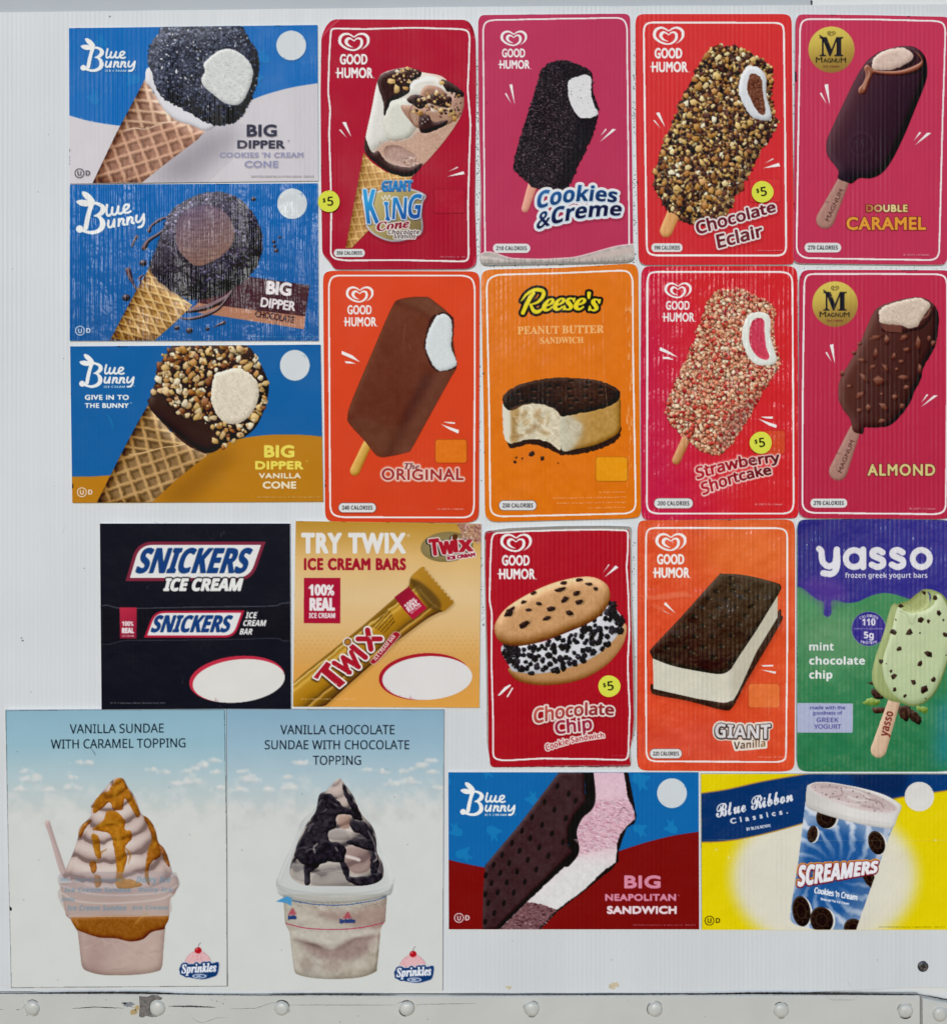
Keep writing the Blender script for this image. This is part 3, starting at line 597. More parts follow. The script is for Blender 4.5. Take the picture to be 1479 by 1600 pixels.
    for i, (x, y, r) in enumerate(((465,430,6.5), (495,480,7.5), (550,475,4.5), (575,435,3.5), (500,370,4), (560,352,4), (530,365,4), (635,625,6), (660,540,4), (720,605,7), (770,610,5), (830,620,7), (850,660,5), (690,530,4), (740,500,4), (770,440,5), (600,620,4), (870,520,4), (520,370,3))):
        cv.chip(*z(x, y), r, r*.7, x, ['d8b67c', 'cfae77', 'b98c50', 'e2c9a0', 'e5cfc0'][i % 5], lt=55, shadow=.6)
    cv.scatter(blobm(z([(480,370),(600,350),(640,400),(560,440),(480,420)])), 26, (1, 2.6), ['d8b67c', '5a3a30', 'c9a890', '6e4c3e'], 34, 45, clip=cv.board); cv.scatter(blobm(z([(620,520),(860,500),(880,640),(700,640),(600,600)])), 60, (1, 3), ['d8b67c', 'c09660', '2e1c1a', '5a3a30', '7c5544'], 35, 50, clip=cv.board)
    for x, y in ((655,665), (668,680), (685,665), (630,540), (650,690)): cv.fill(ell(*z(x, y), 1, 1.4), 'c9c3c4', .8)
    cv.clip = None
    cv.layer('flavour_crest')
    sh = poly(np.vstack([spl(z([(300,1125),(400,1100),(480,1070),(580,1090),(672,1130),(655,1180),(650,1260),(655,1340),(620,1385),(480,1418),(370,1385),(310,1330),(300,1270),(285,1180),(278,1140)]))])); cv.fill(sh.dil(1.2).mv(.5,.75), '5a1020', .5, soft=1)
    cv.fill(sh, lin('e6e6e6', '8e9298', z(300, 1100), z(640, 1400))); cv.fill(sh.dil(-2.6), lin('c9b779', '7a6a45', z(320, 1150), z(620, 1380)))
    k = [T('K', *z(310, 1308), 54, 20, 'b', slant=-.12, bold=.6), T('I', *z(426, 1290), 30, 7, 'b', bold=.8, slant=-.1), T('N', *z(465, 1280), 34, 22, 'b', slant=.05), T('G', *z(556, 1275), 38, 20, 'b', slant=.12)]
    u = k[0] | k[1] | k[2] | k[3]; cv.fill(u.dil(1.8).mv(.75,1), '2b3550'); cv.fill(u.dil(1.5), 'dfe3ea'); cv.fill(u, lin('2f9ad6', '14509c', z(400, 1130), z(480, 1310)))
    cv.fill(stroke(z([(402,1140),(412,1160),(424,1132),(436,1158),(448,1130),(460,1158),(472,1145)]), 1.1, smooth=False), 'e8eaee')
    g = T('GIANT', *z(402, 1108), 16.5, 186/3.95, 'b', slant=.05, bold=.3, rot=-1); cv.fill(g.dil(1.2), 'dfe3ea'); cv.fill(g.dil(.8).mv(0, .5), '1c3f80'); cv.fill(g, '2f86c6')
    cv.layer('flavour_lettering')
    c = T('Cone', *z(372, 1355), 14, 204/3.95, 'si', rot=-7, bold=.5); cv.fill(c.dil(1.5), 'e6e1dd'); cv.fill(c, '8c1e30')
    a = T('Chocolate', *z(440, 1372), 7, 195/3.95, 'bi'); b = T('&Vanilla', *z(476, 1398), 7, 134/3.95, 'bi'); cv.fill((a | b).dil(1.4), 'e6e1dd'); cv.fill(a | b, '3c2426')
    cal(cv, *z(108, 1462), *z(298, 1513), '350 CALORIES'); fine(cv, '©2018 Unilever  BC-7308', *z(760, 1515), 1.9, 155/3.95)
# ---- cookies and creme bar
if want('5'):
    z = Zm(740, 15, 3.904)
    cv = Cv('ice_cream_sign', 'raspberry pink sign with black crumb bar, lower edge torn to bare board', 'sign', z([(60,42),(925,34),(950,50),(958,700),(968,1440),(978,1500),(970,1530),(930,1545),(70,1562),(42,1550),(34,1510),(38,1000),(24,500),(26,75),(40,48)]), 'b8b2ac', flute=.3, thick=.003, rough=.45)
    cv.grain(cv.board, 22, 1.5, 3); cv.grain(cv.board, 14, 6, 4)
    face = poly(z([(60,42),(925,34),(950,50),(955,500),(962,900),(968,1435),(860,1450),(700,1492),(600,1515),(420,1525),(230,1520),(130,1490),(75,1482),(42,1498),(45,1100),(30,600),(26,75),(40,48)]))
    cv.fill(face, lin('bb3d60', 'b8395a', z(0, 0), z(500, 1500)))
    cv.fill(stroke(z([(42,1498),(75,1484),(130,1490),(230,1522),(420,1527),(600,1517),(700,1494),(860,1450),(968,1435)]), 1.6), 'e9c9cf')
    cv.fill(stroke(z([(600,1540),(700,1520),(850,1490),(965,1470)]), [1,6,9,9]), 'cdb8b2', .7, soft=1); cv.fill(stroke(z([(45,1515),(130,1525),(220,1540)]), [5,4,1]), 'dccdc8', .8, soft=.6)
    g = np.random.default_rng(3)
    for x in range(50, 960, 33): x2 = x+g.uniform(-12, 12); cv.fill(stroke(z([(x2, 1525-g.uniform(0, 14)), (x2+3, 1555)]), [.5, 1.1]), '5a5450', .6)
    cv.fill(stroke(z([(45,1556),(400,1550),(700,1546),(960,1536)]), 2.5), '6e6a66', .6, soft=.6)
    fr = z([(100,75),(880,60),(915,75),(930,110),(934,500),(942,1452),(700,1490),(230,1518),(130,1488),(72,1482),(70,1300),(60,600),(57,130),(70,90)])
    cv.setclip(face); cv.layer('white_border'); cv.fill(stroke(roundc(z([(72,1620),(66,1300),(60,600),(57,120),(70,88),(105,74),(500,66),(880,60),(912,72),(930,110),(934,500),(946,1620)]), 7), 2.4, closed=True, smooth=False), WH); cv.clip = None
    GH(cv, *z(243, 185), 160/3.904)
    marks(cv, z([(216,467),(234,463),(250,594)]), z([(187,520),(198,518),(230,586)]), z([(803,730),(805,742),(765,784)]), z([(842,736),(866,738),(762,818)]))
    cv.layer('stick_picture'); st = stroke(z([(355,1085),(311,1222)]), [15,11.5]); cv.fill(st, 'e0a08c'); cv.shade(st, 2, k=50, dark=15); cv.grain(st, 6, 2, 3)
    body = rough(z([(395,420),(425,360),(480,328),(560,318),(640,350),(715,390),(720,500),(755,600),(755,650),(720,780),(650,930),(560,1110),(480,1110),(370,1095),(300,1040),(240,975),(245,930),(270,830),(330,640)]), .8, 2, 3)
    cv.layer('bar_picture'); cv.fill(body, '1f1a21'); cv.scatter(body, 2600, (.9, 2.1), ['3b3036', '352b33', '463a40', '2a222a', '51444a'], 5, 45, clip=cv.board, shadow=.55)
    dk = poly(z([(620,640),(780,620),(740,800),(560,1130),(480,1130),(600,850)])); cv.setclip(body); cv.fill(dk, '16141b', .62, soft=5); cv.fill(poly(z([(480,320),(740,380),(700,420),(560,420)])), '16141b', .55, soft=5); cv.clip = None
    bite = rough(z([(575,445),(640,415),(680,407),(712,430),(712,520),(730,590),(752,630),(745,655),(680,672),(630,655),(590,590),(572,520)]), .5, 1.4, 4)
    cv.layer('ice_cream_picture', 'bar_picture'); cv.fill(bite, 'dcdcde'); cv.grain(bite, 16, 1.2, 3); spots(cv, bite, 70, (.25, .6), '6b6b75', 5); spots(cv, bite, 6, (.8, 1.4), '6b6b75', 6)
    cv.layer('scratch', kind='stuff'); cv.fill(stroke(z([(650,720),(655,780),(645,860)]), .5), '8a8590', .6); cv.fill(ell(*z(78, 576), .8), '5a2030')
    cv.layer('flavour_lettering')
    gr = lin('2f6cae', '0d1c3f', z(500, 1080), z(560, 1290))
    a = T('Cookies', *z(378, 1225), 27, 488/3.904, 'b', bold=.5, slant=.12, warp=lambda p, W: np.column_stack([p[:, 0], p[:, 1]*(1-.2*p[:, 0]/W)-10*p[:, 0]/W-7*np.sin(p[:, 0]/W*3.1)]))
    b = T('&Creme', *z(378, 1350), 26, 515/3.904, 'b', bold=.5, slant=.12, warp=lambda p, W: np.column_stack([p[:, 0], p[:, 1]*(1.05-.25*p[:, 0]/W)-22*(1-(1-np.clip(p[:, 0]/W, 0, 1))**2.2)]))
    u = a | b; cv.fill(u.dil(4.5).mv(.75, 1.25), '6b1f38', .7, soft=1); cv.fill(u.dil(4.2), 'e8e6e8'); cv.fill(u.dil(1.9), 'a9cbe4'); cv.fill(u.dil(1.5).mv(-.25, -.5), 'dfe5ea'); cv.fill(u, gr)
    cal(cv, *z(116, 1434), *z(342, 1490), '210 CALORIES')
# ---- chocolate eclair
if want('6'):
    z = Zm(985, 15, 3.904)
    cv = Cv('ice_cream_sign', 'bright red sign with a bar coated in tan and brown crumbs on a wooden stick', 'sign', z([(60,34),(940,34),(968,48),(976,80),(982,700),(992,1540),(975,1558),(80,1562),(52,1545),(45,1510),(30,800),(26,80),(35,48)]), 'd0343a', flute=.6, rough=.38, thick=.002)
    cv.fill(cv.board, lin('d63a3a', 'cb2f36', z(0, 0), z(600, 1500)))
    frame(cv, np.vstack([z([(110,86),(890,88),(920,100),(928,130),(935,700),(942,1460),(932,1490),(905,1504),(140,1503),(105,1490),(95,1460),(85,800),(76,130),(86,100)])]), 3)
    GH(cv, *z(228, 167), 190/3.904)
    marks(cv, z([(150,637),(172,632),(208,726)]), z([(133,682),(143,680),(183,735)]), z([(803,948),(862,912),(866,918)]), z([(797,974),(898,940),(905,962)]))
    cv.layer('stick_picture'); st = stroke(z([(278,1200),(212,1355)]), [21,20]); cv.fill(st, 'd9a066'); cv.shade(st, 2.5, k=50, dark=15); cv.grain(st, 8, 2, 3); cv.fill(stroke(z([(235,1180),(310,1225)]), 4), '7a3f20', .6, soft=1.5)
    body = rough(z([(470,265),(500,235),(580,230),(680,250),(760,290),(840,345),(855,420),(850,560),(865,640),(885,700),(850,780),(780,880),(700,1030),(620,1180),(560,1260),(480,1300),(380,1315),(310,1290),(200,1190),(150,1090),(135,1040),(170,900),(250,700),(340,500),(430,320)]), 1.3, 3, 3)
    cv.layer('bar_picture'); cols = ['dcc896', 'c9a565', 'b98a4a', 'a07048', '6b4030', '452a26', '36201f', 'e6dcba', 'd3b070']
    lumpy(cv, body, 2300, (1.5, 4.2), cols, 8, [.10,.13,.14,.13,.12,.14,.10,.04,.10], under='3b2622', lt=45, oc=.5)
    cv.scatter(body, 420, (2.2, 5), ['3a2420', '452a26', '5a3428', '2c1c1a'], 32, 40, 7, (.5, .9), cv.board, shadow=.6); cv.grain(body, 26, 9, 14, tint=(1, .92, .75)); cv.scatter(body, 200, (2.6, 6), ['e0cc9a', 'cfae6c', 'd8b878', 'ece2c4', 'b98a4c', 'c09058', 'a87440', '8a5a34'], 33, 46, 5, (.5, .9), cv.board, shadow=.75)
    dk = poly(z([(760,800),(880,700),(860,780),(600,1250),(500,1300),(640,1050)])); cv.setclip(body); cv.fill(dk, '2a1c1c', .35, soft=5); cv.clip = None
    wt = rough(z([(690,370),(720,350),(780,365),(820,420),(820,520),(850,640),(840,680),(800,682),(740,665),(690,600),(655,520),(660,430)]), .5, 1.6, 3)
    cv.layer('ice_cream_picture', 'bar_picture'); cv.fill(wt.dil(.6), '5a3b2c', .7); cv.fill(wt, 'd6d9de'); cv.grain(wt, 9, 2, 4); cv.shade(wt, 3, k=70, dark=15)
    co = rough(z([(720,410),(750,398),(790,430),(800,520),(815,620),(800,650),(760,620),(730,560),(705,490)]), .5, 1.6, 5); cv.fill(co, '6d3f2e'); cv.scatter(co, 80, (.8, 2.2), ['7c4b38', '5c3324', '8c5c48'], 4, 40, clip=co)
    pbox(cv, *z(722, 1037), *z(907, 1180), 'd0383a', '7d1420', .8)
    cv.layer('flavour_lettering')
    a = T('Chocolate', *z(402, 1378), 21, 500/3.904, 'n', bold=.9, slant=.06, rot=-16.5, warp=lambda p, W: np.column_stack([p[:, 0], p[:, 1]*(1-.22*p[:, 0]/W)]))
    b = T('Eclair', *z(528, 1462), 22, 285/3.904, 'n', bold=.9, slant=.08, rot=-15, warp=lambda p, W: np.column_stack([p[:, 0], p[:, 1]*(1-.15*p[:, 0]/W)]))
    cv.fill((a|b).dil(3.3).mv(.75, 1), '8a1a22', .6, soft=1); ribbon(cv, [a, b], [lin('6b1f2a', '5a1822', (0, 0), (1, 1)), '6b1f2a'], 'e6e2df', 1.5, 'd9686a', 2.0); ribbon(cv, [a, b], ['6b1f2a', '6b1f2a'], 'e8e4e2', 2.3)
    cal(cv, *z(122, 1430), *z(312, 1484), '190 CALORIES'); fine(cv, '©2020 Unilever  BP18188', *z(765, 1478), 1.9, 152/3.904)
# ---- original bar
if want('8'):
    z = Zm(500, 410, 3.904)
    cv = Cv('ice_cream_sign', 'orange red sign with a smooth milk chocolate bar bitten at its top right', 'sign', z([(60,55),(930,58),(962,70),(972,100),(970,800),(968,1540),(950,1575),(900,1588),(80,1582),(45,1570),(33,1540),(28,900),(20,100),(30,68)]), 'd04525', flute=.25, rough=.42, thick=.002)
    cv.fill(cv.board, lin('dc4a2a', 'd24426', z(0, 0), z(700, 1500)))
    frame(cv, z([(100,84),(880,84),(925,100),(942,145),(942,800),(938,1500),(925,1540),(890,1556),(130,1554),(80,1540),(64,1500),(60,900),(56,140),(70,98)]), 2.7)
    GH(cv, *z(244, 199), 167/3.904)
    marks(cv, z([(135,542),(132,562),(248,612),(200,570)]), z([(155,604),(156,617),(222,622),(190,608)]), z([(750,974),(823,976),(822,986),(785,984)]), z([(733,985),(760,996),(847,1024),(843,1046),(790,1022)]))
    cv.layer('stick_picture'); st = stroke(z([(290,1110),(214,1272)]), [14,15.5]); cv.fill(st, 'd2a450'); cv.shade(st, 2.5, k=60, dark=20); cv.grain(st, 8, 2, 3)
    body = poly(np.vstack([spl(z([(400,360),(445,265),(475,232),(560,215),(645,213),(670,220)]), False), z([(760,290),(815,345)]), z([(812,480),(832,620),(832,650)]), spl(z([(800,700),(640,990),(560,1135),(530,1160),(400,1188),(350,1180),(320,1150)]), False), spl(z([(270,1085),(180,985),(170,940),(190,860),(290,620)]), False)]))
    cv.layer('bar_picture'); cv.fill(body, lin('6b3827', '623022', z(380, 300), z(560, 900)))
    cv.setclip(body)
    cv.fill(poly(z([(640,700),(860,620),(560,1180),(400,1190)])), '6a3f30', .8, soft=3); cv.fill(poly(z([(640,690),(700,660),(430,1190),(380,1190)])), '3d1b1a', .75, soft=5)
    cv.fill(poly(z([(445,230),(660,205),(830,340),(700,340),(520,260)])), '6f4534', .9, soft=4); cv.fill(stroke(z([(450,250),(520,262),(640,320),(700,380)]), 5), '4a231d', .5, soft=3)
    cv.fill(stroke(z([(440,280),(380,400),(180,900)]), 6), '7b5038', .7, soft=3); cv.fill(poly(z([(170,960),(560,1000),(420,1200),(320,1160)])), '6a4330', .6, soft=9)
    cv.clip = None; cv.fill(body-body.dil(-.8), '3b1c18', .4); cv.grain(body, 5, 10, 3); cv.grain(body, 4, 1.2, 7); spots(cv, body, 40, (.3, .8), '7a4f3e', 3, .35)
    cv.fill(stroke(z([(522,372),(515,420),(508,500)]), .45), '9a7466', .7); cv.fill(stroke(z([(545,500),(552,540)]), .5), '9a7466', .6)
    rim = rough(z([(665,370),(700,325),(760,308),(812,340),(815,420),(805,480),(815,560),(834,620),(815,655),(740,668),(690,655),(660,600),(640,540),(632,500)]), .8, 2, 3); cv.layer('ice_cream_picture', 'bar_picture'); cv.fill(rim, '3a1f1b'); cv.grain(rim, 25, 1.5, 2)
    bite = rough(z([(690,365),(720,325),(765,320),(800,355),(805,430),(800,520),(825,590),(832,625),(800,650),(735,665),(690,630),(660,570),(645,530),(655,440)]), .5, 1.6, 3); cv.fill(bite, 'd3dadb'); cv.grain(bite, 10, 1.3, 3); cv.shade(bite, 2.5, k=40, dark=10)
    pbox(cv, *z(704, 1081), *z(894, 1223), 'df7522', '7d2a10')
    cv.layer('flavour_lettering')
    a = T('The', *z(512, 1262), 9.5, 95/3.904, 'si', bold=.2, rot=1); b = T('ORIGINAL', *z(376, 1330), 17.5, 500/3.904, 'g', bold=.85, track=1.1, warp=lambda p, W: np.column_stack([p[:, 0], p[:, 1]*(1.12-.4*np.sin(p[:, 0]/W*3.14)**2*.3)]))
    u = a | b; cv.fill(u.dil(2.6), 'e9a98f', .8, soft=1); cv.fill(u.dil(1.5), 'ead8d0'); cv.fill(b, 'a3332f'); cv.fill(a, '7c2a28')
    cal(cv, *z(116, 1468), *z(342, 1525), '240 CALORIES', '3a1512'); fine(cv, '© 2023 Unilever', *z(716, 1510), 2.7, 163/3.904, WH, op=.9)
# ---- strawberry shortcake
if want('10'):
    z = Zm(990, 410, 3.904)
    cv = Cv('ice_cream_sign', 'red sign with a bar coated in pink and cream crumbs around a strawberry centre', 'sign', z([(80,27),(950,25),(985,45),(992,90),(995,800),(998,1530),(985,1560),(80,1572),(50,1560),(42,1520),(38,800),(42,70),(55,38)]), 'cc2e3c', flute=1.3, rough=.27, thick=.002)
    cv.fill(cv.board, lin('c4244a', 'd02c33', z(40, 700), z(500, 600)))  # purplish left side has the glare there mixed into the ink
    frame(cv, z([(120,62),(905,62),(945,75),(960,110),(964,700),(968,1480),(955,1518),(920,1532),(130,1532),(90,1520),(75,1485),(78,700),(78,110),(90,72)]), 2.8)
    GH(cv, *z(265, 174), 164/3.904)
    marks(cv, z([(156,518),(152,540),(268,584),(215,548)]), z([(175,578),(173,590),(240,597),(210,580)]), z([(765,943),(842,942),(840,955),(800,953)]), z([(748,953),(780,965),(865,993),(862,1012),(815,995)]))
    cv.layer('stick_picture'); st = stroke(z([(318,1070),(254,1208)]), [14,13.5]); cv.fill(st, 'c98f5e'); cv.shade(st, 2.5, k=60, dark=20); cv.grain(st, 8, 2, 3)
    body = rough(z([(470,210),(540,175),(620,165),(700,190),(800,235),(850,290),(845,450),(875,560),(880,620),(850,680),(750,840),(660,1000),(560,1140),(500,1170),(430,1160),(340,1090),(250,1010),(200,930),(195,890),(240,750),(350,520),(410,340)]), 1.2, 3, 3)
    cv.layer('bar_picture'); cols = ['e8b28c', 'ebc29e', 'e09c7c', 'f0d2b2', 'd47c62', 'c23e38', 'd25e48', 'e2a98a']
    lumpy(cv, body, 2500, (1.7, 3.4), cols, 8, [.18,.12,.18,.07,.12,.1,.1,.13], under='8a3a30', lt=55, oc=.5, k=8, asp=(.7, 1), shadow=.6); cv.scatter(body, 330, (2.4, 4.3), ['edbb98', 'f0ccaa', 'cf5044', 'e08c6c', 'e6a684', 'f1d6b8'], 41, 50, 8, (.65, 1), cv.board, shadow=.7); cv.scatter(body, 90, (2.2, 3.6), ['b02f30', 'c0403a', 'a8282e'], 42, 50, 6, (.6, .9), cv.board, shadow=.6)
    cv.setclip(body); cv.fill(poly(z([(760,800),(880,640),(860,780),(560,1150),(500,1170),(560,950)])), '5a2a3a', .3, soft=6); cv.clip = None
    wt = rough(z([(680,340),(720,310),(790,310),(825,345),(825,440),(850,540),(865,600),(830,628),(750,628),(700,590),(665,520),(652,430)]), .4, 1.6, 3)
    cv.layer('ice_cream_picture', 'bar_picture'); cv.fill(wt.dil(.6), 'b5563f', .6); cv.fill(wt, 'dfe2da'); cv.grain(wt, 8, 1.3, 4); cv.shade(wt, 2, k=40, dark=8)
    co = rough(z([(712,370),(745,342),(785,355),(790,430),(800,520),(820,580),(790,598),(740,570),(705,510),(697,440)]), .35, 1.6, 5); cv.fill(co, 'c93f58'); cv.grain(co, 18, 1.8, 3); cv.shade(co, 2, k=-40)
    pbox(cv, *z(732, 1027), *z(914, 1170), 'd14a30', '8a1a22', .8)
    cv.layer('flavour_lettering')
    a = T('Strawberry', *z(378, 1325), 19, 520/3.904, 'n', bold=.9, slant=.05, rot=-13, warp=lambda p, W: np.column_stack([p[:, 0], p[:, 1]*(1.05-.25*p[:, 0]/W)-4*np.sin(p[:, 0]/W*3.1)+p[:, 0]*.02]))
    b = T('Shortcake', *z(415, 1422), 19, 440/3.904, 'n', bold=.9, slant=.05, rot=-17, warp=lambda p, W: np.column_stack([p[:, 0], p[:, 1]*(1.05-.25*p[:, 0]/W)-4*np.sin(p[:, 0]/W*3.1)]))
    u = a | b; cv.fill(u.dil(2.6), 'ef8c84', .6, soft=1.0); cv.fill(u.dil(1.5).mv(.25,.25), 'f0d6ce'); gr = lin('c03040', '3c1220', z(450, 1250), z(560, 1330), 'a02838', '5a1824'); cv.fill(u, lin('b0202e', '4a1420', z(500, 1200), z(900, 1300)))
    cal(cv, *z(120, 1440), *z(354, 1500), '200 CALORIES', '5a1520'); fine(cv, '© 2023 Unilever', *z(730, 1481), 2.7, 172/3.904, WH, op=.9)
# ---- chocolate chip cookie sandwich
if want('14'):
    z = Zm(745, 810, 4.0)
    cv = Cv('ice_cream_sign', 'dark red sign with a chocolate chip cookie sandwich and worn grey edges', 'sign', z([(45,80),(200,60),(500,48),(800,45),(965,50),(960,110),(965,500),(985,900),(988,1300),(955,1420),(960,1548),(700,1545),(300,1548),(82,1550),(78,1490),(62,1400),(58,1000),(48,400)]), 'a09a94', flute=.9, rough=.35, thick=.003)
    cv.grain(cv.board, 18, 1.5, 3); face = poly(z([(55,80),(300,78),(700,75),(945,72),(952,140),(955,500),(968,900),(975,1250),(962,1400),(940,1460),(958,1535),(500,1540),(85,1548),(72,1480),(70,1200),(66,900),(58,600),(52,300)]))
    cv.fill(face, lin('b0152c', 'a80f27', z(0, 0), z(500, 1500))); cv.fill(stroke(z([(85,1550),(500,1545),(958,1540)]), 1.3), '7a0f1e'); cv.setclip(cv.board)
    cv.layer('worn_edge'); cv.fill(stroke(z([(45,90),(250,72),(500,58),(800,52),(960,55)]), [1,3,4,3,1]), '8c8a86', .9); cv.fill(stroke(z([(40,95),(50,130),(60,80),(100,90)]), 1), '7e0f20'); cv.fill(stroke(z([(962,110),(968,500),(985,900),(985,1300),(955,1400)]), [1,1.5,2.5,2.5,1]), 'b9b4ae', .8); cv.clip = None
    frame(cv, z([(105,92),(300,80),(560,72),(780,70),(925,74),(940,85),(938,200),(930,300),(940,450),(948,700),(938,880),(940,1000),(950,1200),(940,1480),(925,1505),(700,1498),(400,1495),(170,1508),(120,1500),(100,1480),(100,1250),(90,900),(92,580),(78,520),(82,300),(90,130)]), 2.6)
    GH(cv, *z(243, 152), 195/4.0)
    marks(cv, z([(818,285),(825,288),(778,348)]), z([(862,292),(880,305),(790,368)]), z([(170,1052),(205,1033),(212,1040),(140,1104),(127,1104)]), z([(218,1052),(226,1056),(192,1113),(182,1112)]))
    cv.layer('cookie_sandwich_picture')
    cv.setclip(cv.board)
    low = blobm(z([(200,930),(220,985),(280,1020),(400,1038),(560,1025),(700,980),(820,900),(900,800),(928,720),(925,660),(880,680),(600,880),(350,920)])); cv.fill(low, 'b98a5c'); cv.grain(low, 10, 1.5, 4); cv.shade(low, 4, .2, -.6, k=120, dark=20)
    mid = blobm(z([(158,790),(200,920),(240,955),(400,965),(600,920),(760,840),(880,720),(910,640),(860,560),(820,540),(700,640),(400,770)])); cv.layer('ice_cream_picture', 'cookie_sandwich_picture'); cv.fill(mid, 'd9dae0'); cv.shade(mid, 5, .1, -.5, k=60, dark=20)
    cv.scatter(mid, 100, (3.6, 6.6), ['1c1a1f', '27232a', '151419'], 21, 22, 9, (.75, 1), cv.board, False, .15); cv.scatter(mid, 40, (.4, .9), ['a0a0aa', '77777f'], 23, 5, shadow=0)
    cv.scatter(poly(z([(800,520),(860,510),(880,600),(930,630),(880,680),(840,600)])), 50, (1.5, 3.5), ['1c1a1f', '2a262c'], 3, 40, clip=cv.board)
    cv.scatter(poly(z([(160,800),(200,790),(270,850),(230,900),(300,960),(230,940)])), 30, (2, 4), ['1c1a1f', '2a262c'], 3, 40, clip=cv.board)
    top = blobm(z([(108,700),(120,640),(180,560),(300,480),(450,410),(600,370),(720,365),(800,405),(826,460),(820,520),(780,590),(700,650),(560,710),(440,755),(330,785),(220,795),(140,765)]))
    cv.layer('cookie_picture', 'cookie_sandwich_picture'); cv.fill(top, 'c9996a'); cv.grain(top, 10, 6, 3); cv.grain(top, 12, 1.4, 4); cv.shade(top, 7, -.2, -.7, k=150, dark=34); spots(cv, top, 60, (.3, .9), '9a6a40', 3, .5)
    for i, (x, y, rx, ry, a) in enumerate(((198,590,8,5,-.7), (292,660,9,4.5,-.6), (290,520,4.5,2.5,-.3), (350,465,5,2.8,-.3), (385,530,4.5,2.6,.2), (320,570,5,2.2,0), (460,562,6.5,4,-.2), (435,620,6,3.2,-.3), (520,443,8,3.3,-.3), (538,402,5,3,-.2), (545,505,6.5,4,-.6), (575,590,6,4,.2), (618,466,6,3.8,-.3), (635,520,7,4,-.3), (636,382,5,3,-.1), (697,410,5.5,2.4,0), (738,438,3.6,3,0), (215,565,6,2.6,-.6))):
        cv.chip(*z(x, y), rx, ry, a, '2e1d1b', k=6, lt=35, shadow=.35); cv.fill(ell(*(A_(z(x, y))-(rx*.3, ry*.3)), rx*.2, .6), '9a7a70', .5)
    cv.clip = None
    pbox(cv, *z(725, 972), *z(895, 1100), 'ae132b', '85101f', .5)
    cv.layer('flavour_lettering')
    a = T('Chocolate', *z(352, 1280), 23, 502/4, 'n', bold=.9, slant=.05, rot=-3, warp=lambda p, W: np.column_stack([p[:, 0], p[:, 1]*(1.05-.3*p[:, 0]/W)-9*np.sin(p[:, 0]/W*2.3)]))
    b = T('Chip', *z(487, 1345), 21, 232/4, 'n', bold=.9, slant=.05, rot=-7)
    c = T('Cookie Sandwich', *z(430, 1448), 9.5, 372/4, 'b', slant=.05, rot=-13, warp=lambda p, W: np.column_stack([p[:, 0], p[:, 1]*(1.1-.3*p[:, 0]/W)-3*np.sin(p[:, 0]/W*3.1)]))
    cv.fill((a|b).dil(3.2).mv(.5, 1), '6d0a18', .5, soft=1); ribbon(cv, [a, b], [lin('c25a50', '8a2a30', z(500, 1150), z(560, 1300)), '9a2a44'], 'ecdfd8', 2.3); ribbon(cv, [c], ['a82030'], 'ecdfd8', 1.7)
    fine(cv, '©2020 Unilever', *z(835, 1480), 1.7, 95/4, op=.5)
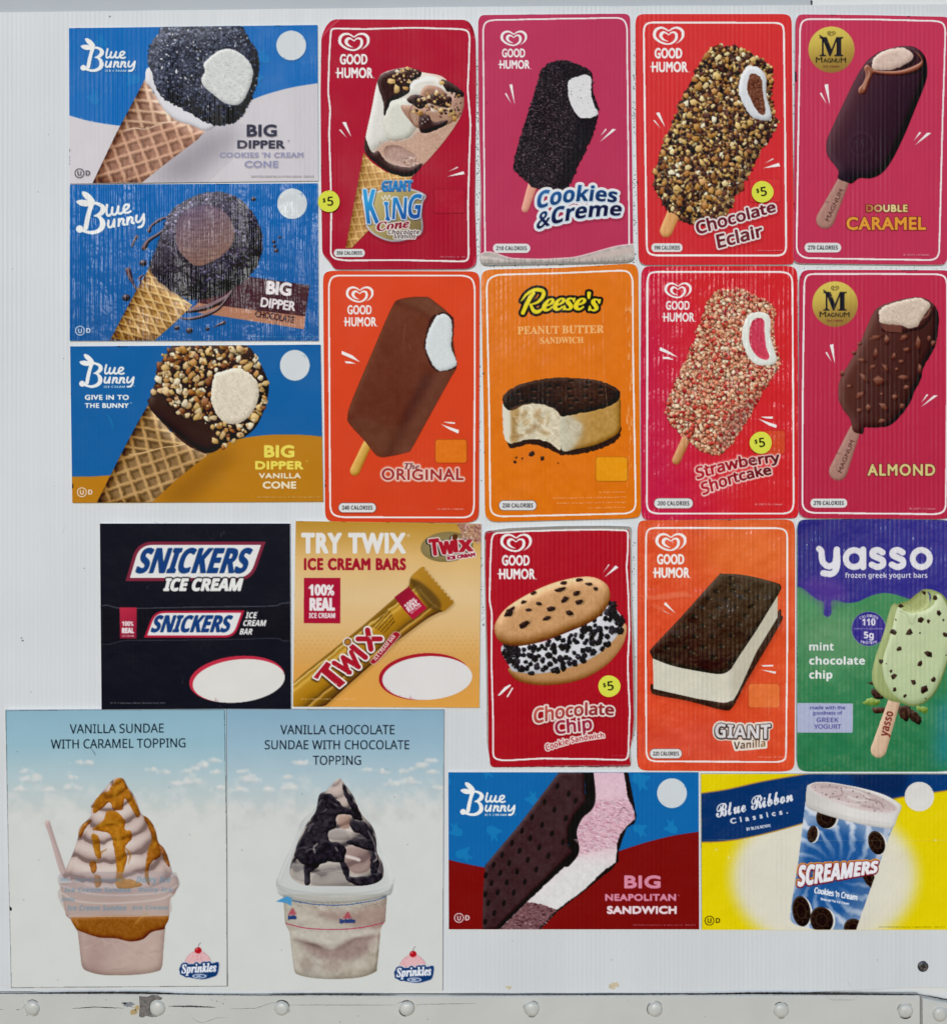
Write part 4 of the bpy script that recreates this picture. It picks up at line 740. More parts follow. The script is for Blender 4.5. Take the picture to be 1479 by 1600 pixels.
# ---- giant vanilla sandwich
if want('15'):
    z = Zm(985, 800, 3.902)
    cv = Cv('ice_cream_sign', 'orange sign with scuffs and painted glare over a rectangular vanilla sandwich between dark wafers', 'sign', z([(70,50),(950,45),(988,60),(995,110),(995,900),(992,1540),(975,1570),(920,1578),(75,1572),(42,1555),(35,1500),(38,600),(38,100),(48,62)]), 'dc4e30', flute=1.5, rough=.22, thick=.002)
    cv.fill(cv.board, lin('db4a2e', 'dd5a33', z(0, 900), z(800, 100))); cv.fill(ell(*z(700, 250), 75, 50), 'e47a38', .6, soft=18); cv.fill(ell(*z(400, 1400), 110, 30), 'd6564a', .5, soft=14); cv.grain(cv.board, 8, 20, 3)  # soft orange patch towards the top is glare painted into the ink
    frame(cv, z([(130,97),(895,98),(935,108),(948,140),(948,800),(940,1480),(930,1510),(895,1520),(140,1516),(105,1505),(92,1470),(88,800),(90,140),(100,108)]), 2.7)
    GH(cv, *z(241, 183), 187/3.902)
    marks(cv, z([(207,546),(198,562),(274,620)]), z([(192,597),(197,604),(254,630)]), z([(790,932),(862,928),(862,938),(800,940)]), z([(780,957),(800,960),(880,970),(875,984)]))
    cv.layer('sandwich_picture'); cv.fill(poly(z([(120,1060),(560,1160),(910,620),(915,680),(640,1170),(590,1205),(130,1110)])), '8a2418', .5, soft=4)
    bot = blobm(z([(118,1050),(140,1050),(400,1110),(560,1160),(640,1080),(880,620),(910,630),(905,680),(700,1030),(620,1180),(560,1205),(350,1150),(160,1115),(122,1095)]), 4); cv.fill(bot, '33221f'); cv.grain(bot, 8, 1.5, 3)
    wh = poly(np.vstack([z([(130,870),(890,480),(888,640)]), spl(z([(760,850),(640,1110),(600,1150),(560,1160)]), False), z([(400,1135),(135,1075)])])); cv.layer('ice_cream_picture', 'sandwich_picture'); cv.fill(wh, 'd3d0c0'); cv.grain(wh, 8, 1.4, 3)
    cv.setclip(wh); cv.fill(poly(z([(590,960),(900,460),(900,640),(600,1170)])), 'b9b4a0', .7, soft=2); cv.fill(stroke(z([(600,970),(600,1150)]), 5), 'dcdad0', .6, soft=3); cv.clip = None
    top = poly(np.vstack([spl(z([(112,850),(130,820),(300,640),(520,395),(560,375),(700,385),(880,430),(910,455),(900,490)]), False), spl(z([(760,720),(640,900),(600,960),(540,985),(420,970),(250,935),(130,890)]), False)]))
    cv.layer('wafer_picture', 'sandwich_picture'); cv.fill(top, lin('2e1512', '3a2f26', z(250, 900), z(800, 450))); cv.grain(top, 5, 1.5, 3); cv.grain(top, 5, 14, 5, 1); cv.shade(top, 3, k=60, dark=16)
    for i, (x, y) in enumerate(((215,825),(330,820),(435,820),(545,815),(365,855),(498,882),(275,755),(385,755),(490,755),(605,748),(325,695),(430,690),(540,688),(650,682),(380,635),(485,635),(580,632),(695,628),(425,580),(530,578),(630,575),(730,572),(470,525),(578,525),(670,520),(765,520),(515,480),(615,478),(705,480),(600,400),(610,440),(600,915))):
        e = ell(*z(x, y), 4.2, 3.0); cv.fill(e, '070404', 1, soft=.6); cv.fill(ell(*(A_(z(x, y))+(3.8, 1)), 1.5, 1.1), '9a8a74', .85, soft=.25)
    pbox(cv, *z(712, 1044), *z(900, 1188), 'e4733f', '8a3a20')
    cv.layer('flavour_lettering')
    a = T('GIANT', *z(508, 1372), 23, 336/3.902, 'b', bold=.3, rot=1, warp=lambda p, W: np.column_stack([p[:, 0], p[:, 1]*(1.0-.12*np.sin(p[:, 0]/W*3.1))]))
    b = T('Vanilla', *z(622, 1443), 11.5, 192/3.902, 'b', rot=-5, slant=.1)
    cv.fill(a.dil(4.2) | b.dil(3.2), 'e6dcd2'); cv.fill(a.dil(1.9).mv(.25, .75), '3a2a28'); cv.fill(a.dil(1.2), '4a3a36'); cv.fill(a, 'd9d6da'); cv.fill(b, lin('3a2018', '8a6030', z(630, 1400), z(800, 1430)))
    cal(cv, *z(114, 1440), *z(306, 1497), '220 CALORIES', '5a2018'); fine(cv, '©2020 Unilever  BP18180', *z(765, 1493), 1.9, 152/3.902)
    cv.layer('scuff_and_glare', kind='stuff'); g = np.random.default_rng(9)
    for i in range(26):
        x = g.uniform(100, 940); y = g.uniform(950, 1500); cv.fill(stroke(z([(x, y), (x+g.uniform(-6, 6), y+g.uniform(30, 150))]), [.2, g.uniform(.6, 1.2), ]), 'efc9b8', g.uniform(.15, .45), soft=.4)  # pale upright streaks: glare on the flutes, painted into the print
    for p in ([(40,510),(150,520),(300,500),(380,515)], [(110,560),(190,590)]): cv.fill(stroke(z(p), [1,6,8,1][:len(p)]), 'f0a890', .35, soft=2)
def emblem(cv, cx, cy, r, sub):
    cv.layer('gold_emblem'); cv.fill(ell(cx, cy, r), lin('d8c55c', '8f7038', (cx-r*.2, cy-r), (cx+r*.2, cy+r), 'c9b154', 'a88a42')); k = r/36
    cv.fill(HM(cx, cy-25*k, 12.5*k), '4a3a20'); m = T('M', cx, cy+10.5*k, 30*k, 37*k, 's', 'c', bold=.5*k); cv.fill(m, '23222a')
    cv.fill(stroke([(cx-18*k, cy-22*k), (cx-12*k, cy-17*k)], 2*k), '23222a')
    cv.fill(T('M', cx-24.5*k, cy+20.5*k, 9*k, 10.5*k, 'g', bold=.3), '2a2620'); cv.fill(T('AGNU', cx-13*k, cy+20.5*k, 7*k, 26*k, 'g', bold=.3), '2a2620'); cv.fill(T('M', cx+14*k, cy+20.5*k, 8*k, 9*k, 'g', bold=.3), '2a2620')
    cv.fill(T('ice cream', cx, cy+28*k, 4.2*k, 25*k, 'n', 'c', bold=.15), sub)
def magbar(cv, z, st, label_at, rot):
    cv.layer('stick_picture'); cv.fill(st, 'a97f74'); cv.grain(st, 12, 1.2, 5); cv.shade(st, 2.5, k=40, dark=18)
    cv.fill(T('MAGNUM', *label_at, 7.2, 54, 'g', 'c', bold=.35, rot=rot), '5c3a34'); a = math.radians(rot-90)
    cv.fill(HM(label_at[0]+11*math.cos(a)-4, label_at[1]+11*math.sin(a)-2, 6), '6b4640', .8)
if want('7'):
    z = Zm(1230, 15, 3.904)
    cv = Cv('ice_cream_sign', 'pink sign with a plain dark chocolate bar, topmost at the right edge', 'sign', z([(75,37),(500,42),(950,52),(985,60),(1000,80),(975,500),(970,700),(965,1540),(940,1560),(800,1560),(60,1552),(35,1540),(28,1510),(36,800),(42,90),(52,48)]), 'bf3a58', flute=.8, rough=.38, thick=.002)
    cv.fill(cv.board, lin('c23c5a', 'bd3857', z(0, 0), z(500, 1500)))
    frame(cv, z([(115,66),(500,68),(900,78),(940,90),(953,130),(935,700),(915,1490),(900,1520),(870,1532),(300,1524),(100,1520),(60,1495),(48,1460),(60,700),(70,110),(85,78)]), 2.6)
    emblem(cv, *z(260, 252), 36, '6b4a30')
    marks(cv, z([(217,466),(240,460),(250,594)]), z([(188,518),(200,514),(232,586)]), z([(795,752),(805,758),(757,810)]), z([(842,757),(866,760),(760,840)]))
    magbar(cv, z, stroke(z([(338,1040),(222,1287)]), [18, 29]), z(288, 1205), -65)
    body = blobm(z([(465,335),(500,300),(560,262),(640,240),(700,230),(770,240),(825,290),(843,370),(832,450),(770,610),(700,780),(625,930),(565,1005),(500,1035),(430,1035),(385,1066),(350,1058),(300,1035),(300,985),(238,900),(229,820),(262,730),(400,440)]))
    cv.layer('bar_picture'); cv.fill(body, lin('4a2c34', '2a1a24', z(350, 500), z(750, 700), '3a2430')); cv.shade(body, 5, -.7, -.2, k=60, dark=15)
    cv.setclip(body); cv.fill(poly(z([(230,980),(600,1000),(500,1060),(280,1080)])), '171620', .6, soft=6); cv.fill(stroke(z([(440,420),(300,700),(250,820)]), 14), '5d3b43', .6, soft=7)
    c = ell(*z(440, 825), 18.5); cv.fill(c-c.dil(-1.2), '5a4450', .5, soft=.8); c2 = ell(*z(440, 832), 15.5); cv.fill(c2-c2.dil(-.8), '20141c', .5, soft=.7); cv.fill(T('M', *z(440, 850), 12, None, 's', 'c', rot=-15), '57414c', .7); cv.fill(T('M', *z(444, 854), 12, None, 's', 'c', rot=-15), '22161e', .5)
    cv.clip = None; cv.layer('ice_cream_picture', 'bar_picture')
    rim = blobm(z([(470,340),(520,300),(640,240),(760,240),(820,300),(800,380),(700,410),(600,410),(520,400)])); cv.fill(rim, '3a232a'); cv.shade(rim, 3, k=70)
    car = blobm(z([(458,365),(480,345),(520,375),(600,385),(700,375),(800,330),(790,290),(760,260),(800,290),(815,350),(760,390),(660,410),(560,405),(520,400),(500,430),(475,500),(455,525),(428,520),(425,490),(450,460),(468,410)])); cv.fill(car, '86503c'); cv.shade(car, 1.6, k=130); cv.fill(stroke(z([(485,375),(487,410),(470,450),(455,490)]), [1,2,1.2,2.4]), 'd9b4a0', .75, soft=.3)
    ic = rough(z([(505,350),(520,300),(570,265),(640,245),(700,243),(750,275),(752,310),(700,345),(640,370),(570,380),(515,372)]), .5, 1.4, 4); icecream(cv, ic, 'd5bdb0', 'a88a7c', 5, 14, -.7, 3)
    cv.fill(stroke(z([(680,365),(740,340),(765,300)]), 3), '1d1013', .85)
    cv.layer('flavour_lettering')
    a = T('DOUBLE', *z(470, 1240), 11.5, 253/3.904, 'g', bold=.65, track=1.14); b = T('CARAMEL', *z(350, 1350), 20.5, 485/3.904, 'g', bold=1.05, track=1.1)
    cv.fill((a|b).dil(1.0), '5a1220'); cv.fill(a, lin('b06a34', 'd9c478', z(470, 1200), z(722, 1200), 'e8d9a0')); cv.fill(b, 'e09a3c')
    cal(cv, *z(96, 1428), *z(318, 1486), '270 CALORIES'); fine(cv, '© 2021 Unilever', *z(695, 1506), 2.7, 163/3.904, WH, op=.9)
if want('11'):
    z = Zm(1235, 410, 3.902)
    cv = Cv('ice_cream_sign', 'pink sign with a chocolate bar studded with almond pieces, at the right edge', 'sign', z([(85,50),(500,50),(940,52),(975,70),(985,110),(982,900),(978,1530),(960,1558),(900,1565),(90,1560),(50,1545),(40,1500),(42,700),(45,110),(58,65)]), 'b8304e', flute=1.1, rough=.33, thick=.002)
    cv.fill(cv.board, lin('bd3450', 'b52d49', z(0, 0), z(500, 1500)))
    frame(cv, z([(110,75),(500,74),(880,76),(925,85),(942,120),(942,800),(935,1490),(920,1522),(880,1535),(120,1527),(80,1510),(64,1480),(66,800),(75,130),(85,90)]), 2.7)
    emblem(cv, *z(262, 258), 35.5, '7a4030')
    marks(cv, z([(230,506),(252,500),(262,626)]), z([(203,553),(213,548),(243,612)]), z([(818,806),(830,808),(782,862)]), z([(862,812),(888,812),(778,888)]))
    magbar(cv, z, stroke(z([(382,1025),(280,1275)]), [18, 29]), z(340, 1190), -68)
    body = rough(z([(495,310),(540,270),(640,235),(760,215),(830,235),(880,290),(892,370),(870,510),(800,640),(785,710),(740,800),(715,860),(640,960),(570,1005),(480,1008),(440,1010),(428,1048),(370,1030),(355,960),(300,880),(280,800),(300,700),(380,560),(440,430)]), .4, 3, 3)
    cv.layer('bar_picture'); cv.fill(body, lin('5e372f', '3c211e', z(350, 500), z(800, 700), '4a2926')); cv.shade(body, 5, -.6, -.3, k=70, dark=14)
    cv.setclip(cv.board)
    nb = [(510,460,10,3.5,-.2), (575,480,4.5,6,.1), (680,462,7,4,-.4), (768,500,3.5,12,0), (832,470,3,6,.1), (508,560,3.5,8,.2), (697,535,5,3.5,.2), (620,575,3.5,5.5,.3), (490,640,6,2.5,-.6), (572,650,2.5,9,-.6), (635,655,3,2.4,0), (425,600,8,2.6,.3), (440,712,2.6,9,-.7), (530,725,11,6,.2), (680,705,9,4,.2), (665,608,4,2.6,0), (775,655,3,8,.1), (350,758,4.5,2.4,-.1), (698,765,4,4,0), (415,810,8,4,-.7), (545,805,3,2,.4), (625,825,4.5,4.5,.2), (560,885,4,9,-.8), (465,890,4,6,.2), (408,905,4.5,3,-.3), (668,880,4,5.5,.2), (550,968,6,3,-.2), (410,500,4,2.5,-.3), (375,555,3,3,0), (855,500,3,5,.1), (305,680,3,4,0)]
    for x, y, rx, ry, a in nb: cv.chip(*z(x, y), rx, ry, a, '6f4235', k=5, lt=55, shadow=.3); cv.fill(stroke([A_(z(x, y))+(-rx*.5, -ry*.55), A_(z(x, y))+(rx*.4, -ry*.5)], .8), 'c08a72', .8, soft=.25)
    cv.clip = None; cv.layer('ice_cream_picture', 'bar_picture')
    rim = blobm(z([(515,290),(620,240),(770,218),(850,250),(870,300),(800,400),(720,425),(660,435),(550,425),(525,380)])); cv.fill(rim, '4a2a28'); cv.shade(rim, 3, k=60); cv.fill(poly(z([(540,378),(665,385),(668,432),(570,425),(545,400)])), '6b3f36'); cv.fill(stroke(z([(780,350),(820,330),(840,290)]), 2), '9a6a58', .7)
    ic = rough(z([(528,300),(580,262),(680,235),(770,220),(840,262),(800,330),(760,390),(720,405),(660,388),(545,375),(530,340)]), .6, 1.6, 4); icecream(cv, ic, 'd2bfae', 'a08c7a', 5, 16, .2, 2.5); cv.grain(ic, 14, 1.1, 5)
    cv.layer('flavour_lettering'); a = T('ALMOND', *z(458, 1302), 18.5, 412/3.902, 'g', bold=.85, track=1.18); cv.fill(a.dil(1), '5a1525'); cv.fill(a, 'd8c884')
    cal(cv, *z(112, 1440), *z(335, 1495), '270 CALORIES'); fine(cv, '© 2021 Unilever', *z(712, 1507), 2.7, 163/3.902, WH, op=.9)
if want('9'):
    z = Zm(745, 410, 3.904)
    cv = Cv('ice_cream_sign', 'light orange sign with a round bitten peanut butter sandwich below yellow script lettering', 'sign', z([(70,48),(500,38),(930,12),(965,20),(980,60),(985,700),(996,1530),(980,1555),(900,1562),(100,1582),(60,1565),(48,1530),(40,900),(24,120),(30,65)]), 'dd7420', flute=.25, rough=.3, thick=.0022)
    cv.fill(cv.board, lin('e07826', 'dc731c', z(0, 0), z(500, 1500))); cv.grain(cv.board, 6, 9, 3, 3)
    frame(cv, z([(120,80),(500,70),(880,54),(920,60),(945,100),(948,600),(964,1480),(950,1515),(910,1532),(500,1542),(140,1550),(95,1535),(80,1500),(74,900),(58,150),(70,105)]), 2.7)
    cv.layer('brand_lettering')
    R_ = stroke(z([(278,312),(300,262),(325,215),(345,192)]), [6,6.5,6.5,4.5]) | stroke(z([(268,240),(300,200),(350,172),(398,178),(402,208),(370,245),(325,262)]), [1.5,4,5.5,6,6,4,2]) | stroke(z([(325,262),(345,300),(372,304),(400,285)]), [4,6,5.5,3])
    e = T("eese's", *z(392, 303), 22.5, 355/3.904, 'si', bold=.7, slant=.1, track=.93, warp=lambda p, W: np.column_stack([p[:, 0], p[:, 1]*1.25-2.2*np.sin(p[:, 0]/W*3.1)]))
    u = R_ | e; cv.fill(u.dil(3.9), '1c1a16'); cv.fill(u, 'e8d62a')
    cv.layer('flavour_lettering'); cv.fill(T('PEANUT BUTTER', *z(245, 443), 12.5, 527/3.904, 's', bold=.35, rot=-1), 'f0b878'); cv.fill(T('SANDWICH', *z(383, 500), 10, 265/3.904, 's', bold=.3, rot=-1), 'f0b878')
    cv.layer('sandwich_picture')
    low = rough(z([(185,1060),(240,1060),(330,1050),(420,1060),(500,1110),(520,1120),(640,1100),(780,1040),(870,1000),(868,1060),(800,1120),(650,1165),(520,1178),(498,1172),(430,1140),(330,1110),(215,1135),(190,1115)]), .7, 1.8, 3); cv.fill(low, '2b1a15'); cv.grain(low, 20, 1.5, 3)
    side = blobm(z([(500,900),(640,900),(780,860),(866,830),(872,940),(866,1030),(800,1080),(700,1120),(600,1140),(520,1150),(500,1060)])); cv.layer('ice_cream_picture', 'sandwich_picture'); cv.fill(side, lin('c8bfa0', 'b48a48', z(520, 1000), z(700, 1000), 'b8935a')); cv.shade(side, 4, -.5, -.3, k=90, dark=34); cv.setclip(side)
    cv.fill(blobm(z([(500,950),(580,950),(640,1000),(620,1080),(560,1150),(500,1150)])), 'c4bfab', .85, soft=3); cv.grain(side, 13, 5, 4); cv.fill(stroke(z([(590,970),(630,990),(610,1030),(560,1000),(540,1040),(560,1080)]), [1,2,1.5,2,1,2]), 'e0dac8', .55, soft=.6)
    for p in ([(540,960),(560,990),(540,1040)], [(690,1000),(720,980)], [(600,1060),(640,1050)]): cv.fill(stroke(z(p), 1.2), '8f7a50', .5, soft=.5)
    cv.clip = None
    ic = rough(z([(158,860),(200,860),(300,830),(420,850),(505,900),(498,1000),(505,1145),(440,1100),(350,1080),(280,1088),(200,1105),(165,1070),(156,960)]), .5, 2, 3); cv.fill(ic, 'd6ccb2'); cv.setclip(ic)
    cv.fill(blobm(z([(205,880),(260,890),(240,990),(250,1090),(205,1100),(195,980)])), 'a9834a', .8, soft=2)
    for i, (x, y, rx, ry, a) in enumerate(((285,930,4,9,30), (300,975,5,7,50), (320,1030,7,4,-20), (365,925,5,9,25), (385,965,5,8,-30), (350,1005,8,4,15), (410,1040,9,3.5,20), (432,960,2,12,5), (260,1060,9,3,-10), (240,960,4,12,5))): cv.fill(ell(*z(x, y), rx, ry, a), ['a07640', 'b08c58', '8f6638'][i % 3], .5, soft=1.6)
    cv.grain(ic, 24, 4, 5); cv.grain(ic, 20, 1.3, 6)
    g = np.random.default_rng(5)
    for i in range(110):
        x, y = g.uniform(215, 490), g.uniform(910, 1080); L = g.uniform(2, 6); cv.fill(stroke([A_(z(x, y)), A_(z(x, y))+(L, g.uniform(-1, 1))], [.2, .8]), ['8f7a52', 'ece6d2'][i % 2], .55)
    cv.fill(blobm(z([(150,870),(195,900),(205,1000),(190,1100),(150,1050)])), 'ddd9cb', .9, soft=1.5); cv.clip = None
    top = rough(z([(155,830),(180,795),(240,755),(360,720),(480,706),(600,708),(740,725),(840,765),(870,800),(862,840),(800,880),(700,910),(600,928),(510,940),(480,905),(400,870),(300,868),(210,905),(165,880)]), .5, 2.5, 3)
    cv.layer('wafer_picture', 'sandwich_picture'); cv.fill(top, '231612'); cv.setclip(top); cv.fill(ell(*z(620, 790), 48, 22), '472c22', .8, soft=10); cv.fill(ell(*z(380, 790), 35, 14), '33211c', .8, soft=8); cv.grain(top, 12, 1.6, 3); cv.shade(top, 3, k=60, dark=14)
    cv.fill(stroke(z([(200,905),(300,872),(400,880),(480,910),(505,940)]), 3.4), '5c3a2e', .9); cv.grain(top, 12, 1.2, 6); cv.fill(stroke(z([(205,893),(300,862),(400,866),(480,895)]), .8), '8a6a58', .8)
    for x, y in ((250,795),(345,780),(440,760),(570,725),(345,820),(430,800),(490,755),(560,775),(660,765),(750,765),(570,820),(655,818),(750,800),(505,850),(600,845),(690,845),(570,880),(680,735),(265,835)): cv.fill(ell(*z(x, y), 4.2, 2.4), '070404', .95, soft=.5); cv.fill(ell(*(A_(z(x, y))+(1.5, 2)), 2.5, .7), '8a6450', .75, soft=.4)
    cv.grain(top, 12, 3, 9)
    for x, y in ((250,795),(345,780),(440,760),(570,725),(345,820),(430,800),(490,755),(560,775),(660,765),(750,765),(570,820),(655,818),(750,800),(505,850),(600,845),(690,845),(570,880),(680,735),(265,835)): cv.fill(ell(*z(x, y), 3.2, 1.8), '0a0606', .9, soft=.4); cv.fill(stroke([A_(z(x, y))+(-2.6, 2.6), A_(z(x, y))+(3, 2.4)], 1), '9a7460', .7, soft=.3)
    cv.fill(stroke(z([(170,830),(240,770),(400,728),(560,718),(740,740),(850,785)]), 1.6), '4a3026', .8, soft=.6); cv.clip = None; cv.layer('crumb_picture', 'sandwich_picture', kind='stuff')
    for x, y, r in ((332,1170,4.8), (398,1198,3.8), (238,1192,2), (230,1218,3), (275,1197,1.8), (492,1225,1.3)): cv.chip(*z(x, y), r, r*.8, x, '2a1810', lt=50)
    pbox(cv, *z(721, 1189), *z(913, 1334), 'e5961f', '5a2f10')
    cv.layer('small_print'); 
    for i, (s_, w_) in enumerate((('© 2025 Unilever', 165), ("REESE'S trademark and trade dress and the", 443), ("REESE'S Orange Color and Crown Design", 420), ('are used under license.', 235))): cv.fill(T(s_, *z(906, 1405+i*31-(i > 0)*0), 2.6, w_/3.904, 'n', 'r', rot=-1), 'f4d6b4', .8)
    cal(cv, *z(134, 1453), *z(360, 1512), '230 CALORIES', '2a1a10')
    cv.layer('scuff_and_glare', kind='stuff'); g = np.random.default_rng(8)
    for i in range(46): x, y = 930+g.normal(0, 9)+(g.random() < .25)*-25, g.uniform(200, 1250); cv.fill(stroke(z([(x, y), (x+g.uniform(-5, 5), y+g.uniform(10, 70))]), [.2, g.uniform(.6, 2), .2][:2]), 'f3c9a8', g.uniform(.3, .8), soft=.3)
    for p in ([(765,280),(765,500),(775,700),(795,950)], [(912,1380),(925,1200),(935,900)]): cv.fill(stroke(z(p), .6), 'f0c8a0', .55)
def snick(cv, P, out, inn, ink, sh=True):
    # P: outer parallelogram corners TL TR BR BL
    TL, TR, BR, BL = [A_(p) for p in P]
    o = roundc([TL, TR, BR, BL], 4); pts = [TL, TR, BR, BL]
    def rc2(q, rs):
        res = []
        for i in range(4):
            v, a, b = q[i], q[i-1], q[(i+1) % 4]; r = rs[i]; p1 = v+(a-v)/math.hypot(*(a-v))*r; p2 = v+(b-v)/math.hypot(*(b-v))*r
            for t in np.linspace(0, 1, 8): res.append(p1*(1-t)**2+2*v*t*(1-t)+p2*t*t)
        return res
    h = BL[1]-TL[1]; m = poly(rc2(pts, [h*.4, .5, h*.4, .5])); cv.fill(m, out); cv.fill(m.dil(-h*.085), inn)
    s = (BL[0]-TL[0])/(TL[1]-BL[1]); W = (TR[0]-TL[0])
    bx = BL[0]+h*.25; by = BL[1]-h*.2; t = T('SNICKERS', bx, by, h*.64, W*.86, 'b', slant=-s*0+.32, bold=h*.018)
    return t
if want('12'):
    z = Zm(150, 810, 4.771)
    cv = Cv('ice_cream_sign', 'black square sign with a chocolate bar wrapper and an empty white oval', 'sign', z([(38,38),(1449,38),(1456,1418),(50,1424)]), '1d1e27', flute=.12, rough=.4)
    cv.layer('brand_logo'); t = snick(cv, z([(315,172),(1270,172),(1168,466),(228,466)]), '7d2c40', 'e2e2e2', '163c70'); 
    sh = t.mv(-1, .5); cv.fill(sh, '4a525c', .8); cv.fill(t, '12407c'); cv.fill(T('ICE CREAM', *z(508, 540), 20, 575/4.771, 'b', slant=.25, bold=1.1).dil(2.2), '1d1e27'); cv.fill(T('ICE CREAM', *z(508, 540), 20, 575/4.771, 'b', slant=.25, bold=.9), 'e6e6e4')
    cv.layer('wrapper_picture'); wr = poly(np.vstack([spl(z([(46,645),(100,643),(170,662),(300,665),(800,655),(1300,648),(1380,630),(1450,622)]), False), spl(z([(1450,915),(1390,912),(1330,895),(900,905),(300,910),(200,915),(110,938),(46,940)]), False)]))
    cv.fill(wr, '1a1b23'); cv.setclip(wr)
    cv.fill(stroke(z([(46,645),(100,643),(170,662),(300,665),(800,655),(1300,648),(1380,630),(1450,622)]), 2.2), '6a6c76', .8, soft=.7); cv.fill(stroke(z([(1450,915),(1390,912),(1330,895),(900,905),(300,910),(200,915),(110,938),(46,940)]), 1.6), '5a5c66', .8, soft=.6)
    cv.clip = None
    for i in range(12): cv.fill(poly(z([(46,670+i*20),(60,678+i*20),(46,686+i*20)])), '3a3b45', .8)
    cv.fill(poly(z([(185,662),(312,662),(310,892),(188,892)])), lin('b93048', '8c2038', z(200, 670), z(300, 880)))
    cv.fill(T('100%', *z(202, 800), 7.5, 86/4.771, 'b', bold=.3), 'e6e0e2'); cv.fill(T('REAL', *z(202, 854), 8.5, 90/4.771, 'b', bold=.4), 'e6e0e2'); cv.fill(T('ICE CREAM', *z(204, 880), 2.6, 88/4.771, 'b', bold=.1), 'e6e0e2')
    t = snick(cv, z([(440,688),(1112,684),(1040,886),(366,886)]), 'b2243f', 'e2e2e2', '163c70'); cv.fill(t.mv(-.75, .25), '4a525c', .8); cv.fill(t, '12407c')
    for s_, x, y, w_ in (('ICE', 1118, 742, 80), ('CREAM', 1098, 800, 168), ('BAR', 1074, 864, 94)): cv.fill(T(s_, *z(x, y), 9.5, w_/4.771, 'b', slant=.25, bold=.3), 'e6e6e6')
    cv.layer('price_oval'); o = ell(*z(1056, 1195), 74.5, 36, -6); cv.fill(o, 'c03248'); cv.fill(ell(*z(1070, 1208), 72, 33.5, -6), 'dddcd8'); cv.setclip(None)
    cv.fill((o-ell(*z(1062, 1196), 74.2, 36.3, -6)) if 0 else poly(z([(1200,1010),(1320,1050),(1335,1080),(1260,1050),(1150,1030)])), 'dddcd8', .0)
    cv.layer('scratch', kind='stuff'); g = np.random.default_rng(2)
    for bx, by, n, sx in ((850,110,22,200), (830,930,6,30), (650,1200,5,12), (400,485,4,10), (860,590,3,20), (860,1395,10,140)):
        for i in range(n): x, y = bx+g.normal(0, sx/2), by+g.normal(0, 18); cv.fill(stroke(z([(x, y), (x+g.uniform(-14, 14), y+g.uniform(8, 26))]), [.3, .5]), '8a8c96', g.uniform(.15, .5))
    fine(cv, '®/TM Trademarks ©Mars, Incorporated 2023', *z(116, 1378), 2.6, 408/4.771, 'a9aab2')
def twix(cv, x, y, h, w, rot, oc=2.0, sh=True):
    a = T('T', 0, 0, h*1.12, w*.32, 'b', bold=h*.035); b = T('wix', w*.30, 0, h*.88, w*.66, 'b', bold=h*.035)
    def mk(dx=0, dy=0): return T('T', x, y, h*1.05, w*.30, 'b', bold=h*.06, rot=rot) | T('wix', x+math.cos(math.radians(rot))*w*.27, y+math.sin(math.radians(rot))*w*.27, h*.86, w*.72, 'b', bold=h*.06, rot=rot)
    m = mk(); 
    if sh: cv.fill(m.dil(oc).mv(-1, 1.75), '2a1c10', .85, soft=.8)
    cv.fill(m.dil(oc), 'e8e3e0'); cv.fill(m, 'a8202f')
